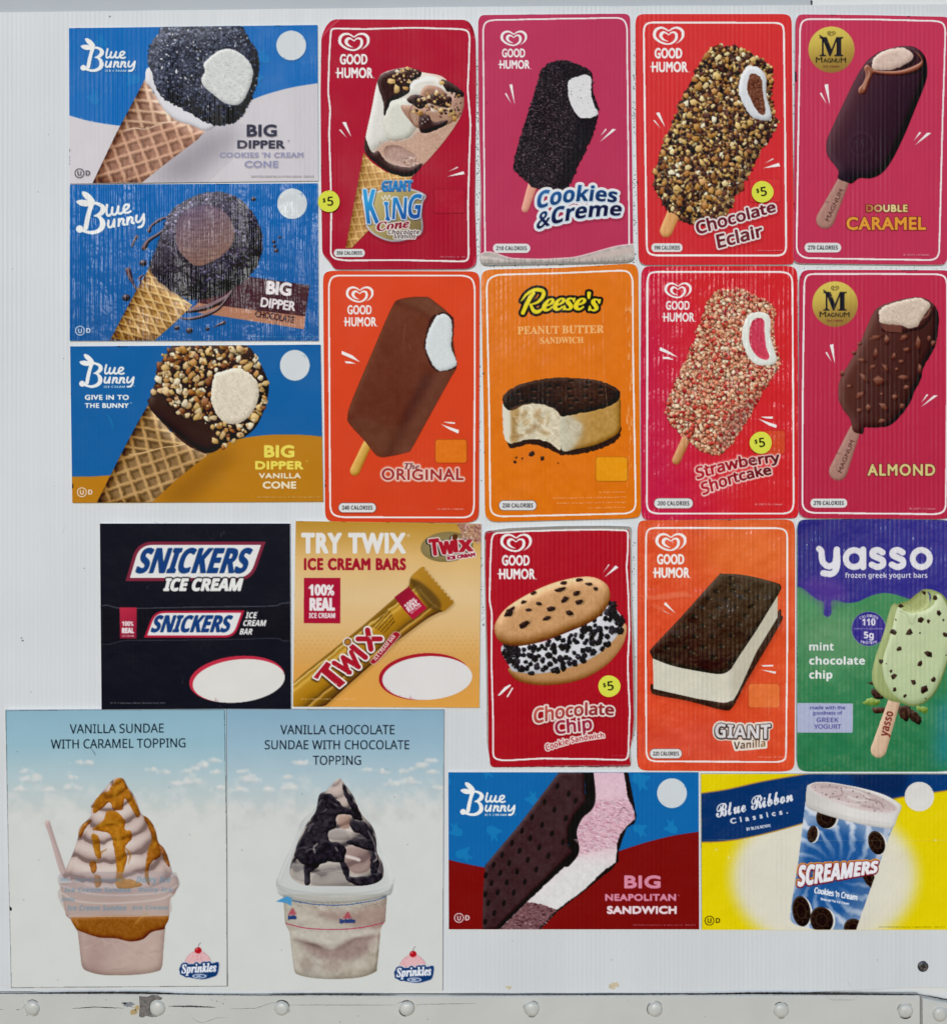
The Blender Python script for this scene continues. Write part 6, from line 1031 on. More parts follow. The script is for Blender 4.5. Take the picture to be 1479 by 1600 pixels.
if want('18'):
    z = Zm(345, 1100, 3.556)
    cv = Cv('sundae_poster', 'pale blue poster of a chocolate topped sundae in a clear cup', 'poster', z([(38,24),(1240,28),(1232,1586),(44,1580)]), 'c4c8c6', flute=.12, rough=.45)
    cv.fill(cv.board, lin('8aadc3', 'c6cac8', z(0, 30), z(0, 620), '98b8ca', 'b2c6ce')); clouds(cv, 4, z(20, 0)[0], 1108, 342)
    cv.layer('outline'); cv.fill(stroke(z([(38,26),(1240,30),(1232,1586)]), .8, smooth=False), '4a5056', .8); cv.fill(stroke(z([(30,30),(32,800),(42,1560)]), 1.2), '30363c', .8)
    cv.layer('headline')
    for s_, x, y, w_ in (('VANILLA CHOCOLATE', 650, 164, 632), ('SUNDAE WITH CHOCOLATE', 648, 248, 800), ('TOPPING', 648, 334, 266)): cv.fill(T(s_, *z(x, y), 14.3, w_/3.556, 'n', 'c', bold=.2), '1c2632')
    cv.layer('sundae_picture')
    cup = poly(np.vstack([z([(350,1050),(925,1050)]), spl(z([(915,1200),(890,1240),(885,1300),(870,1450),(860,1480),(780,1510),(650,1520),(520,1515),(430,1495),(410,1470)]), False), z([(385,1260),(360,1210)])]))
    cv.fill(cup, lin('b4ada0', 'b0a698', z(400, 1200), z(850, 1400), 'bab4a8')); cv.shade(cup, 6, -.2, -.3, k=60, dark=30); cv.grain(cup, 7, 7, 3); cv.setclip(cup)
    cv.fill(blobm(z([(480,1110),(700,1150),(930,1100),(920,1200),(880,1300),(760,1240),(600,1180)])), '9c8078', .7, soft=5); cv.fill(blobm(z([(450,1310),(560,1330),(620,1360),(720,1300),(880,1280),(800,1380),(650,1420),(520,1390)])), '8e7470', .7, soft=4)
    cv.fill(stroke(z([(400,1300),(470,1318),(540,1345),(620,1362),(690,1335),(750,1300),(840,1290)]), [2, 5, 4, 2, 4, 3, 2]), '75605c', .6, soft=1.6); cv.fill(stroke(z([(470,1318),(530,1332),(570,1350)]), [.6, 3, .6]), '5a4a48', .7, soft=.8); cv.fill(blobm(z([(400,1270),(600,1330),(720,1290),(880,1270),(880,1240),(600,1260),(400,1250)])), 'c4bfb4', .7, soft=1.6)
    for i, (x, y, rx, ry, a) in enumerate(((470,1180,14,5,20), (600,1170,18,4,15), (800,1160,16,7,-20), (560,1120,12,4,25), (850,1330,8,12,10), (480,1440,10,12,0), (620,1450,16,8,0), (780,1440,12,8,-10), (800,1250,12,4,-25))): cv.fill(ell(*z(x, y), rx, ry, a), ['c8c2b6', '8f7c74', 'a08a80', 'cfcabf'][i % 4], .5, soft=2)
    cv.grain(cup, 12, 5, 8); cv.fill(stroke(z([(395,1280),(420,1460)]), 2.5), 'd4d0c8', .6, soft=1); cv.fill(stroke(z([(868,1270),(850,1440)]), 2), 'cfcac2', .5, soft=1); cv.clip = None
    dome = blobm(z([(620,430),(680,440),(760,540),(850,680),(900,830),(940,920),(960,980),(950,1030),(880,1050),(650,1060),(400,1045),(315,1010),(320,960),(355,870),(400,780),(450,650),(520,580)])); cv.fill(dome, 'b6babb', .38); cv.shade(dome, 4, .3, -.4, k=50, dark=14)
    body = blobm(z([(655,410),(690,440),(740,510),(780,600),(840,670),(865,740),(870,820),(900,880),(900,960),(820,1000),(640,1005),(470,1000),(390,950),(395,870),(440,740),(480,660),(530,590),(550,500),(600,470)]))
    cv.layer('ice_cream_picture', 'sundae_picture'); xc_, yt_ = z(650, 405); softserve(cv, body, xc_, yt_, z(0, 1005)[1], 78, (18, 27), '989089', '4a4448', 'cfc6be'); cv.grain(body, 7, 1.5, 11); cv.setclip(body)
    for p, c in (([(600,440),(655,408),(690,440),(715,540),(700,570),(640,510),(600,480)], 'c9b3ac'), ([(730,540),(765,560),(775,600),(750,590)], 'a88078'), ([(650,615),(715,610),(720,670),(690,690),(655,665)], 'ac8472'), ([(600,700),(680,690),(720,740),(660,750),(600,740)], '8d8583'), ([(540,640),(590,620),(580,680),(520,720),(500,700)], 'b5b0aa'), ([(445,740),(500,730),(510,780),(480,800)], 'a9a49e'), ([(680,800),(800,790),(840,880),(800,930),(720,920)], '937470'), ([(560,880),(680,880),(700,930),(560,920)], 'aaa5a0'), ([(400,880),(470,900),(470,980),(400,950)], 'a09b96'), ([(520,930),(680,920),(720,990),(520,1000)], '8b8682')): m = rough(z(p), .4, 3, 4); cv.fill(m, c, .62, soft=1.0); cv.shade(m, 2, k=40)
    cv.layer('chocolate_picture', 'sundae_picture')
    for p in ([(540,510),(600,490),(640,520),(700,575),(760,580),(790,640),(740,630),(720,610),(650,610),(640,680),(600,700),(610,760),(660,760),(700,800),(680,870),(640,860),(580,850),(540,900),(500,930),(500,990),(475,1000),(465,900),(480,850),(450,800),(420,860),(400,870),(430,780),(470,690),(500,640),(520,590)], [(680,440),(720,500),(760,560),(770,610),(730,580),(690,500)], [(720,650),(800,650),(850,720),(870,800),(880,880),(850,960),(830,880),(840,800),(790,720),(740,710)], [(660,850),(700,880),(720,940),(700,970),(680,920)], [(700,960),(800,950),(890,930),(880,990),(760,1000)], [(560,760),(640,770),(690,860),(620,870),(560,850)], [(430,800),(560,780),(600,860),(520,890),(440,870)], [(700,760),(820,740),(850,800),(800,800)]):
        m = rough(z(p), .9, 3.5, 5); cv.fill(m, '211e26', .93); cv.shade(m, 1.6, k=55, dark=6); cv.grain(m, 22, 6, 3, tint=(1, .95, 1)); cv.grain(m, 10, 1.6, 5)
    for p in ([(560,600),(590,580)], [(470,820),(500,800),(540,806)], [(600,900),(640,905),(660,930)], [(450,890),(440,940)], [(780,900),(820,880)], [(500,540),(520,525)], [(620,540),(650,560)], [(740,730),(790,740)], [(560,940),(620,930),(670,950)], [(420,930),(460,970)], [(860,900),(885,930)]): cv.fill(stroke(z(p), [.4, 1.8, .5][:len(p)]), 'a8a0a2', .6, soft=.5)
    for p, w, o in (([(700,840),(740,850),(770,860)], 5, .95), ([(525,820),(520,790),(540,770)], 1.6, .8), ([(490,700),(500,670),(515,660)], 3, .3), ([(850,870),(870,850),(860,820)], 1.5, .8), ([(540,560),(560,530)], 2, .3), ([(700,690),(730,700)], 3, .8), ([(820,700),(855,770),(865,830)], 1.2, .6), ([(640,790),(650,810)], 2, .5)): cv.fill(stroke(z(p), w), 'd9cec8', o, soft=.4)
    cv.clip = None; cv.layer('cup_picture', 'sundae_picture')
    cv.fill(stroke(z([(440,700),(400,800),(350,900),(325,975)]), 2.6), 'dfe2e2', .5, soft=1.2); cv.fill(stroke(z([(905,840),(935,900),(950,970)]), 2.2), 'e2e4e4', .5, soft=1); cv.fill(stroke(z([(870,700),(900,800)]), 1), 'e4e6e6', .6, soft=.4)
    rim = blobm(z([(312,960),(330,1000),(420,1035),(640,1050),(860,1035),(955,990),(962,965),(950,1040),(920,1060),(780,1090),(620,1100),(450,1090),(340,1060),(315,1020)])); cv.fill(rim, 'b2b5b2', .6); cv.shade(rim, 2, k=50, dark=12)
    for y in (0, 16, 34, 50): cv.fill(stroke(z([(318,985+y),(420,1020+y),(640,1040+y),(860,1020+y),(955,985+y)]), .8), ['e0e0de', '9a9c9a'][y % 32 > 0], .6, soft=.3)
    cv.fill(stroke(z([(330,960),(370,870),(400,790),(440,680)]), 1.4), 'd8dad8', .6, soft=.5); cv.fill(stroke(z([(900,830),(940,910),(960,970)]), 1.2), 'd8dad8', .6, soft=.5)
    g = np.random.default_rng(4)
    for i in range(230): x = g.uniform(400, 915); t = (x-650)/260; y = 1130-g.random()*35-12*t*t+6*0; cv.fill(ell(*z(x, y), .45, n=6), '3a3a40', .8)
    cv.fill(stroke(z([(395,1085),(520,1105),(680,1110),(850,1085),(918,1062)]), 1.5), '2f5a94'); cv.fill(stroke(z([(365,1212),(480,1238),(640,1245),(780,1235),(905,1208)]), 1.6), 'b0325a')
    cv.fill(poly(z([(308,1090),(370,1060),(398,1070),(395,1115),(360,1098)])), '4f94c4')
    for x, y, w_ in ((400,1190,14), (705,1210,26)): cv.fill(T('Sprinkles', *z(x, y), 7, w_, 'bi', 'c', bold=.6), '2b3f74'); cv.fill(poly(z([(x-25,y-25),(x,y-65),(x+8,y-60),(x+25,y-28)])), 'a84050', .8, soft=.5)
    spr(cv, *z(1072, 1470), 1.0)
    cv.layer('scratch', kind='stuff')
    for p in ([(905,370),(920,350),(930,365)], [(480,1200),(500,1160)]): cv.fill(stroke(z(p), .5), '7a8288', .5)
    for x, y in ((1038,775),(122,806),(342,1358),(965,512),(455,495)): cv.fill(ell(*z(x, y), .9), '5a6268', .7)
if want('20'):
    z = Zm(1080, 1195, 3.707)
    cv = Cv('ice_cream_sign', 'yellow sign with a navy ribbon and a tilted ice cream cup, bottom right corner', 'sign', z([(50,48),(1700,48),(1700,948),(55,948)]), 'e3cf1c', flute=1.1, rough=.29)
    cv.fill(cv.board, 'e3cf14'); cv.setclip(cv.board); cv.fill(ell(*z(760, 640), 145, 115), 'dedac4', 1, soft=9); cv.fill(ell(*z(740, 640), 120, 95), 'dcd9cc', .8, soft=8)
    cv.layer('ribbon'); rb = poly(np.vstack([spl(z([(30,165),(200,140),(400,95),(600,60),(800,30)]), False), z([(1720,20),(1720,130)]), spl(z([(1480,140),(1300,165),(1150,190),(900,250),(640,330),(400,395),(200,432),(40,440)]), False)]))
    cv.fill(rb.dil(2), 'b98f3a'); cv.fill(rb, lin('16386a', '1c3f78', z(0, 200), z(1400, 100))); cv.fill(poly(z([(900,40),(1250,40),(1230,150),(1150,190),(960,160)])), '1a2240', .5, soft=4)
    cv.layer('brand_lettering'); w1 = lambda p, W_: np.column_stack([p[:, 0], p[:, 1]])
    cv.fill(T('Blue Ribbon', *z(140, 302), 21, 455/3.707, 'sc', bold=.4, rot=-12.5), 'e0e2ea')
    cv.fill(T('Classics.', *z(220, 338), 9, 338/3.707, 'g', bold=.6, rot=-10.5, track=1.8), 'd8dce6'); cv.fill(T('BY BLUE BUNNY.', *z(312, 376), 4.6, 146/3.707, 's', rot=-9, bold=.15), 'd8dce6')
    cv.layer('cup_picture')
    body = poly(np.vstack([z([(655,180),(1195,260),(1140,400),(1060,620),(950,930)]), spl(z([(940,960),(800,960),(680,940),(590,915),(562,880),(565,840)]), False), z([(610,560)])]))
    cv.fill(body, 'c3cbd8'); cv.setclip(body & cv.board); cen = z(800, 620)
    def swirl(X, Y):
        dx, dy = X-cen[0], Y-cen[1]; r = np.hypot(dx, dy); th = np.arctan2(dy, dx)+r*.011; k_ = .5+.5*np.sin(th*15+noise(X.shape[1], Y.shape[0], 24, 3, 3)*1.6); k_ = np.clip((k_-.42)*1.5, 0, 1)*np.clip((r-20)/46, 0, 1)*.8+np.clip((r-62)/50, 0, .55); k_ = np.clip(k_, 0, 1); cc = np.clip(1-r/95, 0, 1)*.5
        b_ = np.array([38, 88, 152.]); w_ = np.array([206, 214, 228.]); return (b_+(w_-b_)*(k_[..., None])).astype(np.float32)
    cv.fill(body, swirl); cv.fill(poly(z([(1050,350),(1200,260),(960,950),(850,950)])), '6f86a8', .35, soft=6); cv.fill(stroke(z([(640,300),(590,880)]), 6), 'd5dbe6', .6, soft=4)
    for x, y, rx, ry, a in ((772,300,17,17,0), (692,395,8.5,13.5,10), (1062,445,13.5,19,-18), (1015,640,9,21,-28), (628,840,15,24,-8), (745,890,19,21,-15), (925,930,15,13,-10)):
        cv.layer('cookie_print', 'cup_picture'); m = ell(*z(x+8, y+3), rx, ry, a); cv.fill(m, 'dedcd8'); m = ell(*z(x, y), rx*.94, ry, a); cv.fill(m, '241a16'); cv.fill(m.dil(-1.2)-m.dil(-2), '4a382c', .8); c_ = ell(*z(x, y), rx*.5, ry*.5, a); cv.fill(c_-c_.dil(-.8), '5a4434', .8); cv.shade(m, 2, k=40)
        for t in np.linspace(0, 6.28, 10)[:-1]: cv.fill(ell(*(A_(z(x, y))+(rx*.68*math.cos(t), ry*.68*math.sin(t))), .9), '5a4434', .8)
    cv.setclip(cv.board); cv.layer('lid_picture', 'cup_picture')
    lid = blobm(z([(658,130),(672,108),(720,98),(820,102),(960,125),(1100,165),(1190,215),(1205,245),(1185,290),(1160,355),(1120,362),(980,340),(820,300),(700,260),(655,225)]), 5); cv.fill(lid, lin('c9c5c2', 'dad8d6', z(660, 200), z(1150, 300), 'e2e0dd')); cv.shade(lid, 3, -.2, -.5, k=60, dark=18)
    lt = ell(*z(930, 185), 71.5, 16.5, 15.5); cv.fill(lt, 'd9d0cc'); cv.fill(lt.dil(-2), 'c9b8b8'); cv.setclip(lt.dil(-2)); cv.shade(lt, 3, .2, .5, k=50)
    for p, w, c in (([(740,120),(850,130),(860,170),(800,180)], 2.5, 'a89094'), ([(850,130),(960,150),(1020,190),(960,200),(900,180)], 3.5, 'ded6d4'), ([(1000,190),(1080,210),(1100,240)], 2, '8e7478'), ([(780,180),(860,210),(960,230)], 3, 'ded6d4'), ([(980,230),(1080,250)], 2, 'a08a8c')): cv.fill(stroke(z(p), w), c, .8, soft=.5)
    cv.scatter(lt.dil(-2.5), 36, (.6, 1.8), ['4a3a40', '6a555a', '2e2428'], 3, 20, asp=(.3, .7), clip=lt, shadow=.1); cv.setclip(cv.board); cv.fill(stroke(z([(672,225),(800,270),(960,310),(1140,335)]), .7), 'a8a6a6', .7, soft=.3)
    cv.layer('flavour_lettering', 'cup_picture')
    t = T('SCREAMERS', *z(604, 700), 24, 460/3.707, 'b', bold=.9, slant=.12, warp=lambda p, W_: np.column_stack([p[:, 0]*1.0, p[:, 1]*(1.45-.62*p[:, 0]/W_*1.1)-22*(p[:, 0]/W_)]))
    cv.fill(t.dil(2.2).mv(-.5, -.75), 'e39a2c'); cv.fill(t.dil(1.7).mv(0, .75), '6b1a2a'); cv.fill(t.dil(1.2), '8a2232'); cv.fill(t, 'e8eaf2')
    cv.fill(T('Cookies \'n Cream', *z(700, 735), 9.5, 252/3.707, 'n', bold=.4, rot=10), 'e6eaf4'); cv.fill(T('Reduced Fat Ice Cream', *z(738, 775), 3.8, 168/3.707, 'n', bold=.15, rot=10), 'e6eaf4')
    cv.clip = None; cv.layer('price_circle'); cv.fill(ell(*z(1308, 178), 23), 'dddcd8')
    kosher(cv, *z(98, 894), 7.6, '26241a'); fine(cv, '©2016 Wells Enterprises, Inc. All rights reserved.    4952-6/16', *z(1076, 934), 1.9, 380/3.707, '3a3618')
    cv.layer('scuff_and_glare', kind='stuff'); cv.fill(stroke(z([(50,428),(400,425),(900,432),(1480,430)]), .5), 'c8c8b0', .6)
    for x, y in ((210,530),(137,484),(1400,430),(300,425)): cv.fill(ell(*z(x, y), 2.2, 1.4, 30), 'ecebd8', .6, soft=.4)
def sticker(z, x, y, rx, ry, label, price='$5', rot=-6):
    cx, cy = z(x, y); t = np.linspace(0, 2*np.pi, 48, endpoint=False); g = np.random.default_rng(int(cx))
    rr = 1+.015*np.sin(3*t+cx); cv = Cv('price_sticker', label, 'price sticker', np.column_stack([cx+rx*rr*np.cos(t), cy+ry*rr*np.sin(t)]), 'd8dc4e', thick=.0003, flute=.2, rough=.5, edge='b8bc40', group='round yellow price stickers', lift=1)
    cv.layer('price_lettering'); cv.fill(T('$', cx-9.5, cy+1.6, 7, None, 'n', bold=.3, rot=rot), '1e1e1a'); cv.fill(T('5', cx-2.3, cy+7, 14.5, 9.5, 'n', bold=.5, rot=rot), '1e1e1a')
if want('st'):
    sticker(Zm(495, 20, 3.95), 78, 1172, 16.8, 16.8, 'yellow price sticker half over the left edge of the crimson cone sign', rot=-1)
    sticker(Zm(985, 15, 3.904), 795, 1120, 17, 16.8, 'yellow price sticker below the tan and brown crumb bar, on the price box')
    sticker(Zm(990, 410, 3.904), 765, 1102, 17.2, 17.2, 'yellow price sticker below the pink crumb strawberry bar, overlapping the price box')
    sticker(Zm(745, 810, 4.0), 822, 1044, 17.2, 16.8, 'yellow price sticker below the cookie sandwich, its bottom edge torn')
# ---------------------------------------------------------------- materials
def s2l(c):
    c = np.clip(np.asarray(c, float)/255, 0, 1); return np.where(c <= .04045, c/12.92, ((c+.055)/1.055)**2.4)
def refl(c): return np.clip(s2l(hexc(c) if isinstance(c, str) else c)/GAIN/TINT, 0.002, .92)
MATS = {}
def nn(t, ty, **k):
    n = t.nodes.new(ty)
    for a, b in k.items(): setattr(n, a, b)
    return n
def relief(t, flute, dents=1.0):
    # fluted plastic: vertical ribs every 3.5 mm, unevenly pronounced, plus shallow dents
    L = t.links.new; geo = nn(t, 'ShaderNodeNewGeometry'); sep = nn(t, 'ShaderNodeSeparateXYZ'); L(geo.outputs['Position'], sep.inputs[0])
    m1 = nn(t, 'ShaderNodeMath', operation='MULTIPLY'); L(sep.outputs[0], m1.inputs[0]); m1.inputs[1].default_value = 2*math.pi/.0036
    m2 = nn(t, 'ShaderNodeMath', operation='SINE'); L(m1.outputs[0], m2.inputs[0])
    mp = nn(t, 'ShaderNodeMapping'); mp.inputs['Scale'].default_value = (70, 70, 7); L(geo.outputs['Position'], mp.inputs[0])
    n1 = nn(t, 'ShaderNodeTexNoise'); n1.inputs['Scale'].default_value = 1; n1.inputs['Detail'].default_value = 3; L(mp.outputs[0], n1.inputs['Vector'])
    mr_ = nn(t, 'ShaderNodeMapRange'); L(n1.outputs[0], mr_.inputs[0]); mr_.inputs[1].default_value = .36; mr_.inputs[2].default_value = .66; mr_.inputs[3].default_value = .05; mr_.inputs[4].default_value = 1.1
    m3 = nn(t, 'ShaderNodeMath', operation='MULTIPLY'); L(m2.outputs[0], m3.inputs[0]); L(mr_.outputs[0], m3.inputs[1])
    mp2 = nn(t, 'ShaderNodeMapping'); mp2.inputs['Scale'].default_value = (700, 700, 40); L(geo.outputs['Position'], mp2.inputs[0])
    n3 = nn(t, 'ShaderNodeTexNoise'); n3.inputs['Scale'].default_value = 1; n3.inputs['Detail'].default_value = 2; L(mp2.outputs[0], n3.inputs['Vector'])
    m6 = nn(t, 'ShaderNodeMath', operation='MULTIPLY_ADD'); L(n3.outputs[0], m6.inputs[0]); m6.inputs[1].default_value = 1.1; L(m3.outputs[0], m6.inputs[2])
    m4 = nn(t, 'ShaderNodeMath', operation='MULTIPLY'); L(m6.outputs[0], m4.inputs[0]); m4.inputs[1].default_value = flute
    n2 = nn(t, 'ShaderNodeTexNoise'); n2.inputs['Scale'].default_value = 28; n2.inputs['Detail'].default_value = 4; L(geo.outputs['Position'], n2.inputs['Vector'])
    m5 = nn(t, 'ShaderNodeMath', operation='MULTIPLY_ADD'); L(n2.outputs[0], m5.inputs[0]); m5.inputs[1].default_value = 6*dents; L(m4.outputs[0], m5.inputs[2])
    b = nn(t, 'ShaderNodeBump'); b.inputs['Strength'].default_value = .6; b.inputs['Distance'].default_value = .00022; L(m5.outputs[0], b.inputs['Height'])
    return b, n2, geo
def mat_print(flute, rough):
    k = ('print', round(flute, 2), round(rough, 2))
    if k in MATS: return MATS[k]
    m = bpy.data.materials.new('printed_vinyl'); m.use_nodes = True; t = m.node_tree; L = t.links.new; p = t.nodes['Principled BSDF']
    at = nn(t, 'ShaderNodeAttribute', attribute_name='print'); b, n2, geo = relief(t, flute, 4.2 if rough < .3 else 1.5)
    n = nn(t, 'ShaderNodeTexNoise'); n.inputs['Scale'].default_value = 45; n.inputs['Detail'].default_value = 8; L(geo.outputs['Position'], n.inputs['Vector'])
    r1 = nn(t, 'ShaderNodeMapRange'); L(n.outputs[0], r1.inputs[0]); r1.inputs[3].default_value = .95; r1.inputs[4].default_value = 1.05
    mx = nn(t, 'ShaderNodeVectorMath', operation='SCALE'); L(at.outputs['Color'], mx.inputs[0]); L(r1.outputs[0], mx.inputs['Scale']); L(mx.outputs[0], p.inputs['Base Color'])
    r2 = nn(t, 'ShaderNodeMapRange'); L(n2.outputs[0], r2.inputs[0]); r2.inputs[1].default_value = .3; r2.inputs[2].default_value = .7; r2.inputs[3].default_value = rough-.06 if rough > .3 else .1; r2.inputs[4].default_value = rough+.1 if rough > .3 else .24; L(r2.outputs[0], p.inputs['Roughness'])
    p.inputs['Specular IOR Level'].default_value = .17 if rough < .235 else .065 if rough < .3 else (.05 if rough < .39 else .035); L(b.outputs[0], p.inputs['Normal']); MATS[k] = m; return m
def mat_plain(name, col, rough=.5, metal=0, bump=.3, scale=60, var=.06, spec=.4):
    if name in MATS: return MATS[name]
    m = bpy.data.materials.new(name); m.use_nodes = True; t = m.node_tree; L = t.links.new; p = t.nodes['Principled BSDF']; geo = nn(t, 'ShaderNodeNewGeometry')
    n = nn(t, 'ShaderNodeTexNoise'); n.inputs['Scale'].default_value = scale; n.inputs['Detail'].default_value = 8; L(geo.outputs['Position'], n.inputs['Vector'])
    cr = nn(t, 'ShaderNodeValToRGB'); c = refl(col); cr.color_ramp.elements[0].position = .3; cr.color_ramp.elements[1].position = .7
    cr.color_ramp.elements[0].color = (*(c*(1-var)), 1); cr.color_ramp.elements[1].color = (*np.minimum(c*(1+var), .95), 1); L(n.outputs[0], cr.inputs[0]); L(cr.outputs[0], p.inputs['Base Color'])
    b = nn(t, 'ShaderNodeBump'); b.inputs['Strength'].default_value = bump; b.inputs['Distance'].default_value = .0006; L(n.outputs[0], b.inputs['Height']); L(b.outputs[0], p.inputs['Normal'])
    p.inputs['Roughness'].default_value = rough; p.inputs['Metallic'].default_value = metal; p.inputs['Specular IOR Level'].default_value = spec; MATS[name] = m; return m
def mat_panel():
    m = bpy.data.materials.new('fluted_white_plastic'); m.use_nodes = True; t = m.node_tree; L = t.links.new; p = t.nodes['Principled BSDF']; b, n2, geo = relief(t, .5, .5)
    sep = nn(t, 'ShaderNodeSeparateXYZ'); L(geo.outputs['Position'], sep.inputs[0])
    fr = nn(t, 'ShaderNodeMath', operation='MULTIPLY'); L(sep.outputs[0], fr.inputs[0]); fr.inputs[1].default_value = 1/.0034
    f2 = nn(t, 'ShaderNodeMath', operation='FRACT'); L(fr.outputs[0], f2.inputs[0])
    r = nn(t, 'ShaderNodeValToRGB'); a = refl('cfd4d8'); c2 = refl('d9dee2'); r.color_ramp.elements[0].color = (*a, 1); r.color_ramp.elements[1].color = (*a, 1); r.color_ramp.elements[0].position = .32; r.color_ramp.elements[1].position = .62
    e = r.color_ramp.elements.new(.47); e.color = (*c2, 1); L(f2.outputs[0], r.inputs[0])
    mp = nn(t, 'ShaderNodeMapping'); mp.inputs['Scale'].default_value = (120, 120, 3); L(geo.outputs['Position'], mp.inputs[0]); n = nn(t, 'ShaderNodeTexNoise'); n.inputs['Scale'].default_value = 1; L(mp.outputs[0], n.inputs['Vector'])
    n5 = nn(t, 'ShaderNodeTexNoise'); n5.inputs['Scale'].default_value = 7; n5.inputs['Detail'].default_value = 6; L(geo.outputs['Position'], n5.inputs['Vector'])
    mx = nn(t, 'ShaderNodeMix', data_type='RGBA'); L(n.outputs[0], mx.inputs[0]); L(r.outputs[0], mx.inputs[6]); mx.inputs[7].default_value = (*refl('c9ced2'), 1)
    mr = nn(t, 'ShaderNodeMapRange'); L(n5.outputs[0], mr.inputs[0]); mr.inputs[1].default_value = .3; mr.inputs[2].default_value = .7; mr.inputs[3].default_value = .95; mr.inputs[4].default_value = 1.04
    sv = nn(t, 'ShaderNodeVectorMath', operation='SCALE'); L(mx.outputs[2], sv.inputs[0]); L(mr.outputs[0], sv.inputs['Scale']); L(sv.outputs[0], p.inputs['Base Color'])
    p.inputs['Roughness'].default_value = .42; p.inputs['Specular IOR Level'].default_value = .25; L(b.outputs[0], p.inputs['Normal']); return m
# ---------------------------------------------------------------- mesh helpers
COL = sc.collection
def mesh_obj(name, V, F, mats, loc=(0, 0, 0), parent=None, mi=None, cols=None):
    me = bpy.data.meshes.new(name); V = np.asarray(V, float)-np.asarray(loc)
    me.from_pydata(V.tolist(), [], [list(map(int, f)) for f in F]) if not isinstance(F, np.ndarray) else fast(me, V, F)
    for m in mats: me.materials.append(m)
    if mi is not None: me.polygons.foreach_set('material_index', mi)
    if cols is not None:
        at = me.attributes.new('print', 'FLOAT_COLOR', 'POINT'); at.data.foreach_set('color', np.column_stack([cols, np.ones(len(cols))]).astype(np.float32).ravel())
    me.update(); o = bpy.data.objects.new(name, me); COL.objects.link(o)
    if parent is not None: o.parent = parent
    else: o.location = loc
    return o
def fast(me, V, F):
    me.vertices.add(len(V)); me.vertices.foreach_set('co', V.astype(np.float32).ravel()); n = len(F)
    me.loops.add(n*4); me.loops.foreach_set('vertex_index', F.astype(np.int32).ravel()); me.polygons.add(n)
    me.polygons.foreach_set('loop_start', np.arange(n, dtype=np.int32)*4); me.update(calc_edges=True)
def tag(o, label=None, cat=None, group=None, kind=None):
    for k, v in (('label', label), ('category', cat), ('group', group), ('kind', kind)):
        if v: o[k] = v
    return o
def slab(name, outline, d0, d1, mats, loc=(0, 0, 0), parent=None, col=None):
    # solid board: outline in wall units, from depth d0 to d1 proud of the wall, softened front edge
    p = A_(outline); n = len(p); area = np.sum(p[:, 0]*np.roll(p[:, 1], -1)-np.roll(p[:, 0], -1)*p[:, 1])
    if area < 0: p = p[::-1]
    c = p.mean(0); e = np.roll(p, -1, 0)-np.roll(p, 1, 0); nr = np.column_stack([-e[:, 1], e[:, 0]]); nr /= np.hypot(*nr.T)[:, None]+1e-9
    q = p+nr*.5; bv = min(.00025, (d1-d0)*.3)
    V = [W3(*a, d0) for a in p]+[W3(*a, d1-bv) for a in p]+[W3(*a, d1) for a in q]
    F = [list(range(n))]+[[i, i+n, (i+1) % n+n, (i+1) % n] for i in range(n)]+[[i+n, i+2*n, (i+1) % n+2*n, (i+1) % n+n] for i in range(n)]+[[2*n+i for i in range(n)][::-1]]
    return mesh_obj(name, V, F, mats, loc, parent)
